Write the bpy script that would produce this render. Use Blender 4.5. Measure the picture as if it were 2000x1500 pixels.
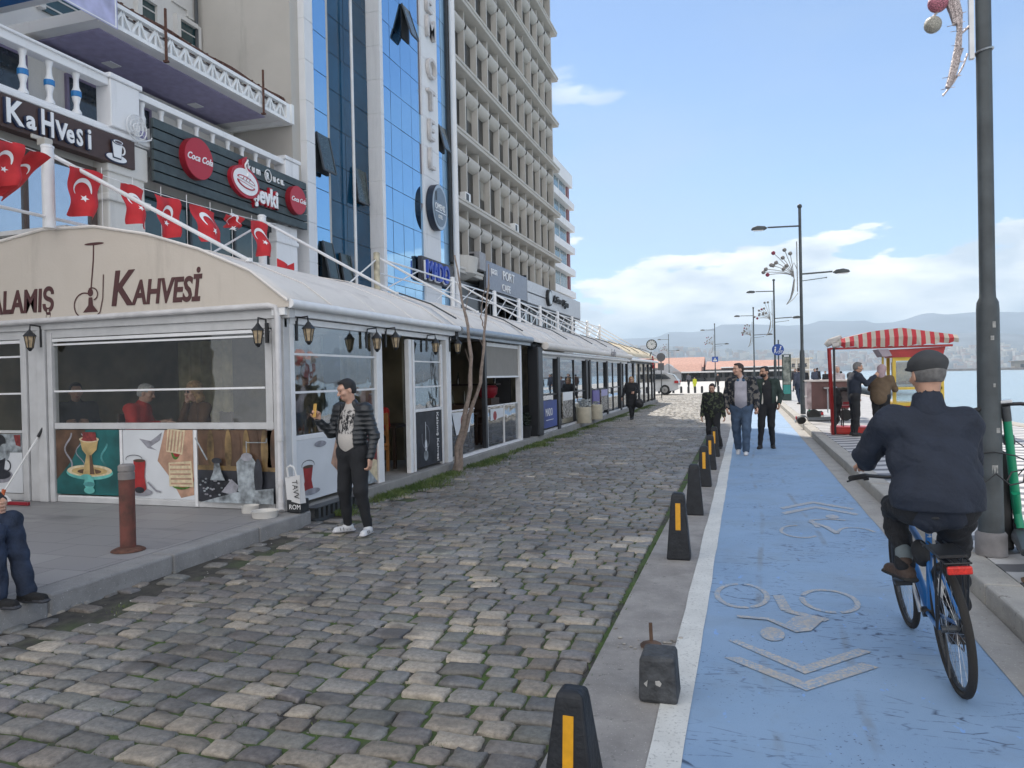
import bpy, math, random
import numpy as np
from mathutils import Vector, Matrix
R = math.radians
for _o in list(bpy.data.objects): bpy.data.objects.remove(_o)
SC = bpy.context.scene
COL = SC.collection
rnd = random.Random(7)
nrg = np.random.default_rng(11)

# ---------------------------------------------------------------- camera, light, exposure
_cd = bpy.data.cameras.new('camera'); CAM = bpy.data.objects.new('camera', _cd); COL.objects.link(CAM)
_cd.sensor_width = 36; _cd.lens = 26.1; _cd.clip_start = .05; _cd.clip_end = 20000
_yaw, _pit, _rol = R(17.42), R(-.51), R(1.2)
_f = Vector((-math.sin(_yaw)*math.cos(_pit), math.cos(_yaw)*math.cos(_pit), math.sin(_pit)))
_r = Vector((math.cos(_yaw), math.sin(_yaw), 0)); _u = _r.cross(_f)
_r2 = _r*math.cos(_rol)-_u*math.sin(_rol); _u2 = _u*math.cos(_rol)+_r*math.sin(_rol)
CAM.matrix_world = Matrix(((_r2.x, _u2.x, -_f.x, 0), (_r2.y, _u2.y, -_f.y, 0), (_r2.z, _u2.z, -_f.z, 1.68), (0, 0, 0, 1)))
SC.camera = CAM
SUN_EL = R(48.0); SUN_AZ = math.atan2(13.9, 28.0)          # sun ahead and to the left
_s = Vector((-math.sin(SUN_AZ)*math.cos(SUN_EL), math.cos(SUN_AZ)*math.cos(SUN_EL), math.sin(SUN_EL)))
_sl = bpy.data.lights.new('sun', 'SUN'); SUN = bpy.data.objects.new('sun', _sl); COL.objects.link(SUN)
_sl.energy = 2.6; _sl.angle = R(.5); _sl.color = (1, .93, .83)
SUN.rotation_euler = (-_s).to_track_quat('-Z', 'Y').to_euler()
SC.view_settings.view_transform = 'Standard'; SC.view_settings.look = 'None'
SC.view_settings.exposure = 1.27; SC.view_settings.gamma = 1; SC.view_settings.use_curve_mapping = False
SC.cycles.max_bounces = 7; SC.cycles.glossy_bounces = 4; SC.cycles.transparent_max_bounces = 12
SC.cycles.volume_bounces = 0; SC.cycles.use_denoising = True
W = bpy.data.worlds.new('World'); SC.world = W; W.use_nodes = True
_n = W.node_tree.nodes; _l = W.node_tree.links; _n.clear()
def wn(t, **k):
    x = _n.new(t)
    for a, b in k.items(): setattr(x, a, b)
    return x
def wm(op, a, b=None, clamp=False):
    x = wn('ShaderNodeMath', operation=op, use_clamp=clamp)
    for i, v in enumerate((a, b)):
        if v is None: continue
        if isinstance(v, (int, float)): x.inputs[i].default_value = v
        else: _l.new(v, x.inputs[i])
    return x.outputs[0]
sky = wn('ShaderNodeTexSky', sky_type='NISHITA', sun_disc=False, sun_elevation=SUN_EL, sun_rotation=-SUN_AZ)
sky.air_density = .9; sky.dust_density = .05; sky.ozone_density = 3.5; sky.altitude = 0
_tc = wn('ShaderNodeTexCoord'); _sx = wn('ShaderNodeSeparateXYZ'); _l.new(_tc.outputs['Generated'], _sx.inputs[0])
_az = wm('ARCTAN2', _sx.outputs[0], _sx.outputs[1]); _el = wm('ARCSINE', _sx.outputs[2])
_cv = wn('ShaderNodeCombineXYZ'); _l.new(wm('MULTIPLY', _az, 6.5), _cv.inputs[0]); _l.new(wm('MULTIPLY', _el, 21.0), _cv.inputs[1])
_cv.inputs[2].default_value = 9.2
_cn = wn('ShaderNodeTexNoise'); _cn.inputs['Scale'].default_value = 1.0; _cn.inputs['Detail'].default_value = 9; _cn.inputs['Roughness'].default_value = .52
_l.new(_cv.outputs[0], _cn.inputs['Vector'])
_bn = wn('ShaderNodeMapRange', interpolation_type='SMOOTHSTEP'); _l.new(_el, _bn.inputs[0])     # cumulus bank low over the hills
_bn.inputs[1].default_value = R(13.5); _bn.inputs[2].default_value = R(5.5); _bn.inputs[3].default_value = -.20; _bn.inputs[4].default_value = .17
_bd = wm('ADD', _cn.outputs[0], _bn.outputs[0])
_cm = wn('ShaderNodeMapRange', interpolation_type='SMOOTHSTEP'); _l.new(_bd, _cm.inputs[0]); _cm.inputs[1].default_value = .505; _cm.inputs[2].default_value = .55
_cv2 = wn('ShaderNodeCombineXYZ'); _l.new(wm('MULTIPLY', _az, 9.0), _cv2.inputs[0]); _l.new(wm('MULTIPLY', _el, 26.0), _cv2.inputs[1])
_cn2 = wn('ShaderNodeTexNoise'); _cn2.inputs['Detail'].default_value = 6; _l.new(_cv2.outputs[0], _cn2.inputs['Vector']); _cn2.inputs['Scale'].default_value = 1.0
_cr = wn('ShaderNodeMapRange'); _l.new(_cn2.outputs[0], _cr.inputs[0]); _cr.inputs[1].default_value = .35; _cr.inputs[2].default_value = .65
_cc = wn('ShaderNodeMix', data_type='RGBA'); _l.new(_cr.outputs[0], _cc.inputs[0])
_cc.inputs[6].default_value = (4.6, 5.2, 5.9, 1); _cc.inputs[7].default_value = (9.5, 9.5, 9.4, 1)
# thin high veil that pales the sky and a wisp
_hv = wn('ShaderNodeTexNoise'); _hv.inputs['Detail'].default_value = 5; _hv.inputs['Scale'].default_value = 1.6
_hm = wn('ShaderNodeMapping'); _hm.inputs['Scale'].default_value = (1, 1, 3.2); _l.new(_tc.outputs['Generated'], _hm.inputs[0]); _l.new(_hm.outputs[0], _hv.inputs['Vector'])
_hr = wn('ShaderNodeMapRange', interpolation_type='SMOOTHSTEP'); _l.new(_hv.outputs[0], _hr.inputs[0])
_hr.inputs[1].default_value = .45; _hr.inputs[2].default_value = .85; _hr.inputs[3].default_value = .10; _hr.inputs[4].default_value = .55
_m1 = wn('ShaderNodeMix', data_type='RGBA'); _l.new(_hr.outputs[0], _m1.inputs[0]); _l.new(sky.outputs[0], _m1.inputs[6]); _m1.inputs[7].default_value = (3.6, 4.3, 5.0, 1)
_wd = wm('SQRT', wm('ADD', wm('POWER', wm('DIVIDE', wm('ABSOLUTE', wm('ADD', _az, .205)), .06), 2.0), wm('POWER', wm('DIVIDE', wm('ABSOLUTE', wm('SUBTRACT', _el, .368)), .024), 2.0)))
_ws = wn('ShaderNodeMapRange', interpolation_type='SMOOTHSTEP'); _l.new(wm('ADD', _wd, wm('MULTIPLY', wm('SUBTRACT', _cn2.outputs[0], .5), 5.0)), _ws.inputs[0]); _ws.inputs[1].default_value = 1.0; _ws.inputs[2].default_value = .1
_cm_ = wm('MAXIMUM', _cm.outputs[0], wm('MULTIPLY', _ws.outputs[0], .6))
_m2 = wn('ShaderNodeMix', data_type='RGBA'); _l.new(wm('MULTIPLY', _cm_, .95), _m2.inputs[0]); _l.new(_m1.outputs[2], _m2.inputs[6]); _l.new(_cc.outputs[2], _m2.inputs[7])
# bright unseen cloud field added behind the camera to lift the shade
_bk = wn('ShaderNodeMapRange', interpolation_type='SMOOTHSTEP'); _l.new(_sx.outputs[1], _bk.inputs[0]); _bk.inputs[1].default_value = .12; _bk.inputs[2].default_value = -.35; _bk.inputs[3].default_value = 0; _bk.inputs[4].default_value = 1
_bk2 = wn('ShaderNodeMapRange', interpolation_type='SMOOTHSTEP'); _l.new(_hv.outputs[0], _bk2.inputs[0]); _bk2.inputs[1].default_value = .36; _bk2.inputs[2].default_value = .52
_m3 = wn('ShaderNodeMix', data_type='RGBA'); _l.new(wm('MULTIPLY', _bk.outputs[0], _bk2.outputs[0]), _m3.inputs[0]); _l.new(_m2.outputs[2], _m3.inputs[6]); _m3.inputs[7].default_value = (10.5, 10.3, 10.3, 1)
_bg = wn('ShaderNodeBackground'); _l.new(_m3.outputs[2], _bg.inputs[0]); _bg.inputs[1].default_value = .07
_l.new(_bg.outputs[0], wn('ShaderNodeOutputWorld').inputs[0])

# ---------------------------------------------------------------- materials
MATS = {}
def M(name, c=(.5, .5, .5), rough=.6, metal=0, var=.12, scale=6., bump=0., bscale=40., spec=.5, alpha=1, trans=0, coat=0, c2=None, attr=None, emit=0, lo=.4, hi=.62):
    if name in MATS: return MATS[name]
    m = bpy.data.materials.new(name); m.use_nodes = True; nt = m.node_tree; b = nt.nodes['Principled BSDF']
    b.inputs['Roughness'].default_value = rough; b.inputs['Metallic'].default_value = metal
    b.inputs['Specular IOR Level'].default_value = spec; b.inputs['Alpha'].default_value = alpha
    b.inputs['Transmission Weight'].default_value = trans; b.inputs['Coat Weight'].default_value = coat
    m.diffuse_color = (*c, 1)
    tc = nt.nodes.new('ShaderNodeTexCoord')
    no = nt.nodes.new('ShaderNodeTexNoise'); no.inputs['Scale'].default_value = scale; no.inputs['Detail'].default_value = 6
    nt.links.new(tc.outputs['Object'], no.inputs['Vector'])
    mr = nt.nodes.new('ShaderNodeMapRange'); nt.links.new(no.outputs[0], mr.inputs[0]); mr.inputs[1].default_value = lo if c2 else .3; mr.inputs[2].default_value = hi if c2 else .7
    mx = nt.nodes.new('ShaderNodeMix'); mx.data_type = 'RGBA'; nt.links.new(mr.outputs[0], mx.inputs[0])
    if attr:
        at = nt.nodes.new('ShaderNodeAttribute'); at.attribute_name = attr
        mm = nt.nodes.new('ShaderNodeMix'); mm.data_type = 'RGBA'; mm.blend_type = 'MULTIPLY'; mm.inputs[0].default_value = 1
        mx.inputs[6].default_value = (1-var,)*3+(1,); mx.inputs[7].default_value = (1+var,)*3+(1,)
        nt.links.new(at.outputs['Color'], mm.inputs[6]); nt.links.new(mx.outputs[2], mm.inputs[7]); out = mm.outputs[2]
    else:
        mx.inputs[6].default_value = tuple(max(0, v*(1-var)) for v in c)+(1,)
        mx.inputs[7].default_value = (tuple(c2) if c2 else tuple(min(1, v*(1+var)) for v in c))+(1,); out = mx.outputs[2]
    nt.links.new(out, b.inputs['Base Color'])
    if emit:
        nt.links.new(out, b.inputs['Emission Color']); b.inputs['Emission Strength'].default_value = emit
    if bump:
        n2 = nt.nodes.new('ShaderNodeTexNoise'); n2.inputs['Scale'].default_value = bscale; n2.inputs['Detail'].default_value = 5
        nt.links.new(tc.outputs['Object'], n2.inputs['Vector'])
        bp = nt.nodes.new('ShaderNodeBump'); bp.inputs['Strength'].default_value = bump; bp.inputs['Distance'].default_value = .02
        nt.links.new(n2.outputs[0], bp.inputs['Height']); nt.links.new(bp.outputs[0], b.inputs['Normal'])
    MATS[name] = m; return m
def glassmat(name, tint=(.75, .82, .85), refl=.35, rough=.02, dark=.0, wav=0.):
    """thin pane: mostly see-through, with a clear mirror part"""
    if name in MATS: return MATS[name]
    m = bpy.data.materials.new(name); m.use_nodes = True; nt = m.node_tree; nt.nodes.clear()
    o = nt.nodes.new('ShaderNodeOutputMaterial'); t = nt.nodes.new('ShaderNodeBsdfTransparent'); t.inputs[0].default_value = (*tint, 1)
    g = nt.nodes.new('ShaderNodeBsdfGlossy'); g.inputs['Roughness'].default_value = rough; g.inputs[0].default_value = (.9, .95, 1, 1)
    mx = nt.nodes.new('ShaderNodeMixShader'); lw = nt.nodes.new('ShaderNodeLayerWeight'); lw.inputs[0].default_value = .35
    mr = nt.nodes.new('ShaderNodeMapRange'); nt.links.new(lw.outputs['Fresnel'], mr.inputs[0]); mr.inputs[3].default_value = refl*.5; mr.inputs[4].default_value = min(1, refl*2)
    nt.links.new(mr.outputs[0], mx.inputs[0]); nt.links.new(t.outputs[0], mx.inputs[1]); nt.links.new(g.outputs[0], mx.inputs[2]); nt.links.new(mx.outputs[0], o.inputs[0])
    if wav:
        tc = nt.nodes.new('ShaderNodeTexCoord'); n2 = nt.nodes.new('ShaderNodeTexNoise'); n2.inputs['Scale'].default_value = 2.2; n2.inputs['Detail'].default_value = 2
        nt.links.new(tc.outputs['Object'], n2.inputs['Vector']); bp = nt.nodes.new('ShaderNodeBump'); bp.inputs['Strength'].default_value = wav; bp.inputs['Distance'].default_value = .1
        nt.links.new(n2.outputs[0], bp.inputs['Height']); nt.links.new(bp.outputs[0], g.inputs['Normal'])
    MATS[name] = m; return m

# ---------------------------------------------------------------- mesh builder
def _basis(d):
    d = d.normalized(); a = Vector((0, 0, 1)) if abs(d.z) < .9 else Vector((1, 0, 0))
    u = a.cross(d).normalized(); return u, d.cross(u)
class MB:
    def __init__(s): s.v = []; s.f = []; s.m = []; s.cur = 0
    def use(s, i): s.cur = i; return s
    def add(s, vs, fs):
        o = len(s.v); s.v += [tuple(v) for v in vs]; s.f += [tuple(i+o for i in f) for f in fs]; s.m += [s.cur]*len(fs); return s
    def box(s, x0, x1, y0, y1, z0, z1):
        return s.add([(x0, y0, z0), (x1, y0, z0), (x1, y1, z0), (x0, y1, z0), (x0, y0, z1), (x1, y0, z1), (x1, y1, z1), (x0, y1, z1)],
                     [(0, 3, 2, 1), (4, 5, 6, 7), (0, 1, 5, 4), (1, 2, 6, 5), (2, 3, 7, 6), (3, 0, 4, 7)])
    def obox(s, c, sz, mat):
        x, y, z = sz[0]/2, sz[1]/2, sz[2]/2; c = Vector(c)
        vs = [c+mat@Vector(p) for p in ((-x, -y, -z), (x, -y, -z), (x, y, -z), (-x, y, -z), (-x, -y, z), (x, -y, z), (x, y, z), (-x, y, z))]
        return s.add(vs, [(0, 3, 2, 1), (4, 5, 6, 7), (0, 1, 5, 4), (1, 2, 6, 5), (2, 3, 7, 6), (3, 0, 4, 7)])
    def tube(s, pts, r, n=8, cap=True):
        pts = [Vector(p) for p in pts]; rs = r if isinstance(r, (list, tuple)) else [r]*len(pts)
        vs = []; fs = []; u = None
        for i, p in enumerate(pts):
            d = (pts[min(i+1, len(pts)-1)]-pts[max(i-1, 0)])
            if d.length < 1e-9: d = Vector((0, 0, 1))
            d.normalize()
            if u is None: u, w = _basis(d)
            else:
                u = (u-d*u.dot(d))
                if u.length < 1e-6: u, w = _basis(d)
                u.normalize(); w = d.cross(u)
            vs += [p+(u*math.cos(2*math.pi*k/n)+w*math.sin(2*math.pi*k/n))*rs[i] for k in range(n)]
        for i in range(len(pts)-1):
            fs += [(i*n+k, i*n+(k+1) % n, (i+1)*n+(k+1) % n, (i+1)*n+k) for k in range(n)]
        if cap: fs += [tuple(range(n))[::-1], tuple((len(pts)-1)*n+k for k in range(n))]
        return s.add(vs, fs)
    def beam(s, a, b, w, h, up=(0, 0, 1)):
        a, b = Vector(a), Vector(b); d = (b-a).normalized(); x = d.cross(Vector(up))
        if x.length < 1e-5: x = d.cross(Vector((1, 0, 0)))
        x.normalize(); z = x.cross(d); vs = []
        for p in (a, b): vs += [p-x*w/2-z*h/2, p+x*w/2-z*h/2, p+x*w/2+z*h/2, p-x*w/2+z*h/2]
        return s.add(vs, [(3, 2, 1, 0), (4, 5, 6, 7), (0, 1, 5, 4), (1, 2, 6, 5), (2, 3, 7, 6), (3, 0, 4, 7)])
    def lathe(s, prof, c=(0, 0, 0), n=20, ax=None):
        c = Vector(c); vs = []; fs = []
        mt = ax if ax else Matrix.Identity(3)
        for r, z in prof: vs += [c+mt@Vector((r*math.cos(2*math.pi*k/n), r*math.sin(2*math.pi*k/n), z)) for k in range(n)]
        for i in range(len(prof)-1): fs += [(i*n+k, i*n+(k+1) % n, (i+1)*n+(k+1) % n, (i+1)*n+k) for k in range(n)]
        fs += [tuple(range(n))[::-1], tuple((len(prof)-1)*n+k for k in range(n))]
        return s.add(vs, fs)
    def ball(s, c, r, n=12, sc=(1, 1, 1)):
        c = Vector(c); m = max(5, n//2); vs = []; fs = []
        for i in range(m+1):
            t = math.pi*(.03+.94*i/m)
            vs += [c+Vector((r*sc[0]*math.sin(t)*math.cos(2*math.pi*k/n), r*sc[1]*math.sin(t)*math.sin(2*math.pi*k/n), -r*sc[2]*math.cos(t))) for k in range(n)]
        for i in range(m): fs += [(i*n+k, i*n+(k+1) % n, (i+1)*n+(k+1) % n, (i+1)*n+k) for k in range(n)]
        fs += [tuple(range(n))[::-1], tuple(m*n+k for k in range(n))]
        return s.add(vs, fs)
    def poly(s, pts, ext):
        """closed prism of a flat outline pushed along ext"""
        pts = [Vector(p) for p in pts]; e = Vector(ext); n = len(pts)
        return s.add(pts+[p+e for p in pts], [tuple(range(n)), tuple(range(n, 2*n))[::-1]]+[((i+1) % n, i, i+n, (i+1) % n+n) for i in range(n)])
    def sheet(s, rows, close=False):
        """grid of points -> faces"""
        n = len(rows[0]); vs = [p for r in rows for p in r]; fs = []
        for i in range(len(rows)-1):
            for k in range(n-1): fs.append((i*n+k, i*n+k+1, (i+1)*n+k+1, (i+1)*n+k))
        return s.add(vs, fs)
    def build(s, name, mats, parent=None, smooth=False, bevel=0, solid=0, local=False, fix=True):
        me = bpy.data.meshes.new(name); v = s.v
        if parent is not None and not local:
            o = parent; T = Matrix.Identity(4)
            while o is not None: T = o.matrix_basis @ T; o = o.parent
            Ti = T.inverted(); v = [tuple(Ti@Vector(p)) for p in v]
        me.from_pydata(v, [], s.f)
        if not isinstance(mats, (list, tuple)): mats = [mats]
        for m in mats: me.materials.append(m)
        if len(mats) > 1: me.polygons.foreach_set('material_index', s.m)
        if fix:
            import bmesh
            bm = bmesh.new(); bm.from_mesh(me); bmesh.ops.recalc_face_normals(bm, faces=bm.faces); bm.to_mesh(me); bm.free()
        if smooth:
            me.polygons.foreach_set('use_smooth', [True]*len(me.polygons))
            if smooth != 'all': me.set_sharp_from_angle(angle=R(38))
        me.update(); ob = bpy.data.objects.new(name, me); COL.objects.link(ob)
        if parent is not None: ob.parent = parent
        if bevel:
            b = ob.modifiers.new('bevel', 'BEVEL'); b.width = bevel; b.segments = 2; b.limit_method = 'ANGLE'; b.angle_limit = R(40)
        if solid:
            b = ob.modifiers.new('solid', 'SOLIDIFY'); b.thickness = solid
        return ob
def tag(o, label=None, cat=None, group=None, kind=None):
    if label: o['label'] = label
    if cat: o['category'] = cat
    if group: o['group'] = group
    if kind: o['kind'] = kind
    return o
def T(name, loc, label, cat, group=None, rz=0.):
    o = bpy.data.objects.new(name, None); COL.objects.link(o); o.location = loc; o.rotation_euler = (0, 0, rz); o.empty_display_size = .2
    return tag(o, label, cat, group)
def copy_thing(o, loc, rz=None, label=None, scale=None):
    c = o.copy(); COL.objects.link(c); c.location = loc
    if rz is not None: c.rotation_euler = (0, 0, rz)
    if scale: c.scale = scale
    if label: c['label'] = label
    for ch in o.children:
        d = ch.copy(); COL.objects.link(d); d.parent = c
        for g in ch.children:
            e = g.copy(); COL.objects.link(e); e.parent = d
    return c
def text(s, size, mat, loc, rot, parent=None, ext=.006, xs=1., shear=0., bold=0., name='lettering', align='LEFT', sp=1.):
    cu = bpy.data.curves.new(name, 'FONT'); cu.body = s; cu.size = size; cu.extrude = ext; cu.offset = bold; cu.shear = shear; cu.align_x = align; cu.space_character = sp
    cu.resolution_u = 3
    ob = bpy.data.objects.new('tmp', cu); COL.objects.link(ob); dg = bpy.context.evaluated_depsgraph_get(); dg.update()
    me = bpy.data.meshes.new_from_object(ob.evaluated_get(dg)); bpy.data.objects.remove(ob)
    me.materials.clear(); me.materials.append(mat)
    mt = Matrix.Translation(Vector(loc)) @ rot.to_4x4() @ Matrix.Diagonal((xs, 1, 1, 1))
    if parent is not None:
        o = parent; TT = Matrix.Identity(4)
        while o is not None: TT = o.matrix_basis @ TT; o = o.parent
        mt = TT.inverted() @ mt
    me.transform(mt); me.name = name
    o = bpy.data.objects.new(name, me); COL.objects.link(o); o.parent = parent
    return o
ROT_X = Matrix(((0, 0, 1), (1, 0, 0), (0, 1, 0)))       # sign on a wall that looks to +X: reads along +Y
ROT_F = Matrix(((1, 0, 0), (0, 0, -1), (0, 1, 0)))      # sign on a wall that looks to -Y: reads along +X
# common materials
WHITE = M('white_paint', (.78, .78, .77), .45, var=.07, scale=2.5, bump=.1)
WMETAL = M('white_metal', (.70, .70, .70), .35, var=.08, scale=3)
BLACK = M('black_metal', (.015, .016, .018), .45)
CHROME = M('steel', (.45, .46, .47), .3, metal=.9)
DGREY = M('dark_grey', (.05, .055, .06), .5)
RUBBER = M('rubber', (.02, .02, .02), .8, bump=.2)
KZ = .15
# ---------------------------------------------------------------- implicit bodies (one continuous surface each)
def V3(*a): return np.array(a, float)
def cap(a, b, ra, rb=None, k=.02, flat=None, m=0, wr=0.):
    return dict(t='c', a=np.array(a, float), b=np.array(b, float), ra=ra, rb=ra if rb is None else rb, k=k, flat=flat, m=m, wr=wr)
def ell(c, r, k=.02, rot=None, m=0, wr=0.):
    return dict(t='e', c=np.array(c, float), r=np.array(r, float), k=k, rot=rot, m=m, wr=wr)
def _dist(p, P):
    if p['t'] == 'c':
        a, b = p['a'], p['b']; ab = b-a; L = float(ab@ab)+1e-12; Q = P-a
        if p['flat'] is not None:
            n, s = p['flat']; n = np.array(n, float); n = n/np.linalg.norm(n)
            Q = Q+(Q@n)[..., None]*n*(1/s-1)
            ab = ab+(ab@n)*n*(1/s-1); L = float(ab@ab)+1e-12
        t = np.clip((Q@ab)/L, 0, 1)
        d = np.linalg.norm(Q-t[..., None]*ab, axis=-1)-(p['ra']+(p['rb']-p['ra'])*t)
        if p['flat'] is not None: d = d*(.5+.5*s)
    else:
        Q = P-p['c']
        if p['rot'] is not None: Q = Q@p['rot']
        r = p['r']; q = Q/r; k0 = np.linalg.norm(q, axis=-1); k1 = np.linalg.norm(q/r, axis=-1)+1e-9
        d = k0*(k0-1)/k1
    if p['wr']:
        w = p['wr']
        d = d+w*(np.sin(P[..., 2]*38+3*np.sin(P[..., 0]*11+P[..., 1]*9))*.6+np.sin(P[..., 0]*31+P[..., 2]*17+2*np.sin(P[..., 1]*23))*.4)
        d = d+w*.55*(1-np.abs(np.sin(P[..., 2]*33+P[..., 0]*19+P[..., 1]*8+1.6*np.sin(P[..., 0]*13-P[..., 2]*7))))**3
    return d
_E = [(0, 1), (2, 3), (4, 5), (6, 7), (0, 2), (1, 3), (4, 6), (5, 7), (0, 4), (1, 5), (2, 6), (3, 7)]
def implicit(prims, vox, subs=(), puff=0., pufn=70.):
    lo = np.full(3, 1e9); hi = -lo; bb = []
    for p in prims:
        if p['t'] == 'c': r = max(p['ra'], p['rb']); a, b = np.minimum(p['a'], p['b'])-r, np.maximum(p['a'], p['b'])+r
        else: r = p['r'].max(); a, b = p['c']-r, p['c']+r
        pad = p['k']+abs(p['wr'])+3*vox; a = a-pad; b = b+pad; bb.append((a, b)); lo = np.minimum(lo, a); hi = np.maximum(hi, b)
    n = np.ceil((hi-lo)/vox).astype(int)+2
    F = np.full(n, 1e3, np.float32); D = np.full(n, 1e3, np.float32); Lb = np.zeros(n, np.int8)
    ax = [lo[i]+np.arange(n[i])*vox for i in range(3)]
    for p, (a, b) in zip(prims, bb):
        i0 = np.maximum(((a-lo)/vox).astype(int), 0); i1 = np.minimum(((b-lo)/vox).astype(int)+2, n)
        sl = tuple(slice(i0[i], i1[i]) for i in range(3))
        P = np.stack(np.meshgrid(*[ax[i][sl[i]] for i in range(3)], indexing='ij'), -1)
        d = _dist(p, P)
        if puff: d = d+puff*np.abs(np.sin(P[..., 2]*pufn*.5))-puff*.6
        f = F[sl]; k = p['k']; h = np.maximum(k-np.abs(f-d), 0)/k
        F[sl] = np.minimum(f, d)-h*h*k*.25
        near = d < D[sl]; D[sl] = np.where(near, d, D[sl]); Lb[sl] = np.where(near, p['m'], Lb[sl])
    for sb in subs:
        P = np.stack(np.meshgrid(*ax, indexing='ij'), -1)
        if sb['t'] == 'b':      # box: centre, half size, optional rotation
            Q = P-sb['c']
            if sb.get('rot') is not None: Q = Q@sb['rot']
            q = np.abs(Q)-sb['h']; d = np.linalg.norm(np.maximum(q, 0), axis=-1)+np.minimum(q.max(-1), 0)
        else: d = _dist(sb, P)
        F = np.maximum(F, -d)
    S = F < 0
    c = [S[i:n[0]-1+i, j:n[1]-1+j, k:n[2]-1+k] for i in (0, 1) for j in (0, 1) for k in (0, 1)]
    cnt = sum(x.astype(np.int8) for x in c); act = (cnt > 0) & (cnt < 8); idx = np.argwhere(act)
    off = np.array([(i, j, k) for i in (0, 1) for j in (0, 1) for k in (0, 1)])
    vals = np.stack([F[tuple((idx+o).T)] for o in off], 1)
    acc = np.zeros((len(idx), 3)); cn = np.zeros(len(idx))
    for a, b in _E:
        va, vb = vals[:, a], vals[:, b]; m = (va < 0) != (vb < 0); t = np.where(m, va/np.where(m, va-vb, 1), 0)
        acc += np.where(m[:, None], off[a]+(off[b]-off[a])*t[:, None], 0); cn += m
    V = lo+(idx+acc/cn[:, None])*vox
    ID = np.full(act.shape, -1, np.int64); ID[tuple(idx.T)] = np.arange(len(idx))
    Q = []; LL = []
    for a in range(3):
        o = np.zeros(3, int); o[a] = 1; u, w = (a+1) % 3, (a+2) % 3
        s0 = S; s1 = np.roll(S, -1, a); ch = np.argwhere(s0 != s1)
        ch = ch[(ch[:, a] < n[a]-1) & (ch[:, u] > 0) & (ch[:, w] > 0) & (ch[:, u] < n[u]-1) & (ch[:, w] < n[w]-1)]
        du = np.zeros(3, int); du[u] = 1; dw = np.zeros(3, int); dw[w] = 1
        q = np.stack([ID[tuple(x.T)] for x in (ch-du-dw, ch-dw, ch, ch-du)], 1); fl = S[tuple(ch.T)]
        q = np.where(fl[:, None], q, q[:, ::-1]); Q.append(q); LL.append(Lb[tuple(ch.T)])
    Q = np.concatenate(Q); LL = np.concatenate(LL); ok = (Q >= 0).all(1)
    return V, Q[ok], LL[ok]
def imesh(name, prims, vox, mats, parent=None, subs=(), puff=0., pufn=70.):
    V, Q, L = implicit(prims, vox, subs, puff, pufn)
    me = bpy.data.meshes.new(name); me.from_pydata(V.tolist(), [], Q.tolist())
    if not isinstance(mats, (list, tuple)): mats = [mats]
    for m in mats: me.materials.append(m)
    if len(mats) > 1: me.polygons.foreach_set('material_index', L.astype(int).tolist())
    me.polygons.foreach_set('use_smooth', [True]*len(me.polygons)); me.update()
    o = bpy.data.objects.new(name, me); COL.objects.link(o); o.parent = parent
    return o

SKIN = M('skin', (.50, .30, .22), .5, var=.1, scale=30)
SKIN2 = M('skin_tan', (.42, .24, .165), .5, var=.1, scale=30)
LIP = M('lips', (.36, .15, .12), .5)
EYE = M('eye_dark', (.03, .02, .02), .25)
def rotm(yaw=0., pitch=0., roll=0.):
    """columns: right, forward, up of a head turned left by yaw, nodding down by pitch"""
    m = Matrix.Rotation(yaw, 3, 'Z') @ Matrix.Rotation(-pitch, 3, 'X') @ Matrix.Rotation(roll, 3, 'Y')
    return np.array(m)
def head_prims(C, Rm, s=1., fat=0.):
    def P(x, y, z): return C+Rm@(V3(x, y, z)*s)
    E = lambda c, r, k=.015, m=0: ell(P(*c), V3(*r)*s, k*s, Rm, m)
    return [E((0, -.012, .028), (.077, .097, .092), .02), E((0, .022, -.05), (.058+fat, .066, .064), .03), E((0, .05, -.082), (.03, .032, .024), .025),
            E((0, .068, .035), (.058, .03, .03), .02), cap(P(0, .088, .012), P(0, .112, -.026), .009*s, .0145*s, .012*s), E((.014, .1, -.03), (.011, .013, .009), .008), E((-.014, .1, -.03), (.011, .013, .009), .008),
            E((.045, .06, -.022), (.026, .026, .024), .02), E((-.045, .06, -.022), (.026, .026, .024), .02),
            E((0, .09, -.057), (.024, .011, .0055), .004, 1), E((0, .088, -.066), (.02, .011, .006), .004, 1),
            E((.079, -.01, -.008), (.010, .02, .032), .006), E((-.079, -.01, -.008), (.010, .02, .032), .006)]
def face_bits(C, Rm, s, parent, hair, vox, brow=True):
    def P(x, y, z): return C+Rm@(V3(x, y, z)*s)
    pr = [ell(P(sx*.031, .083, .012), V3(.0125, .008, .0065)*s, .001, Rm, 0) for sx in (-1, 1)]
    if brow: pr += [cap(P(sx*.018, .095, .03), P(sx*.046, .083, .033), .0045*s, .004*s, .001, m=1) for sx in (-1, 1)]
    imesh('eyes', pr, max(.0028, vox*.4), [EYE, hair], parent)
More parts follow.
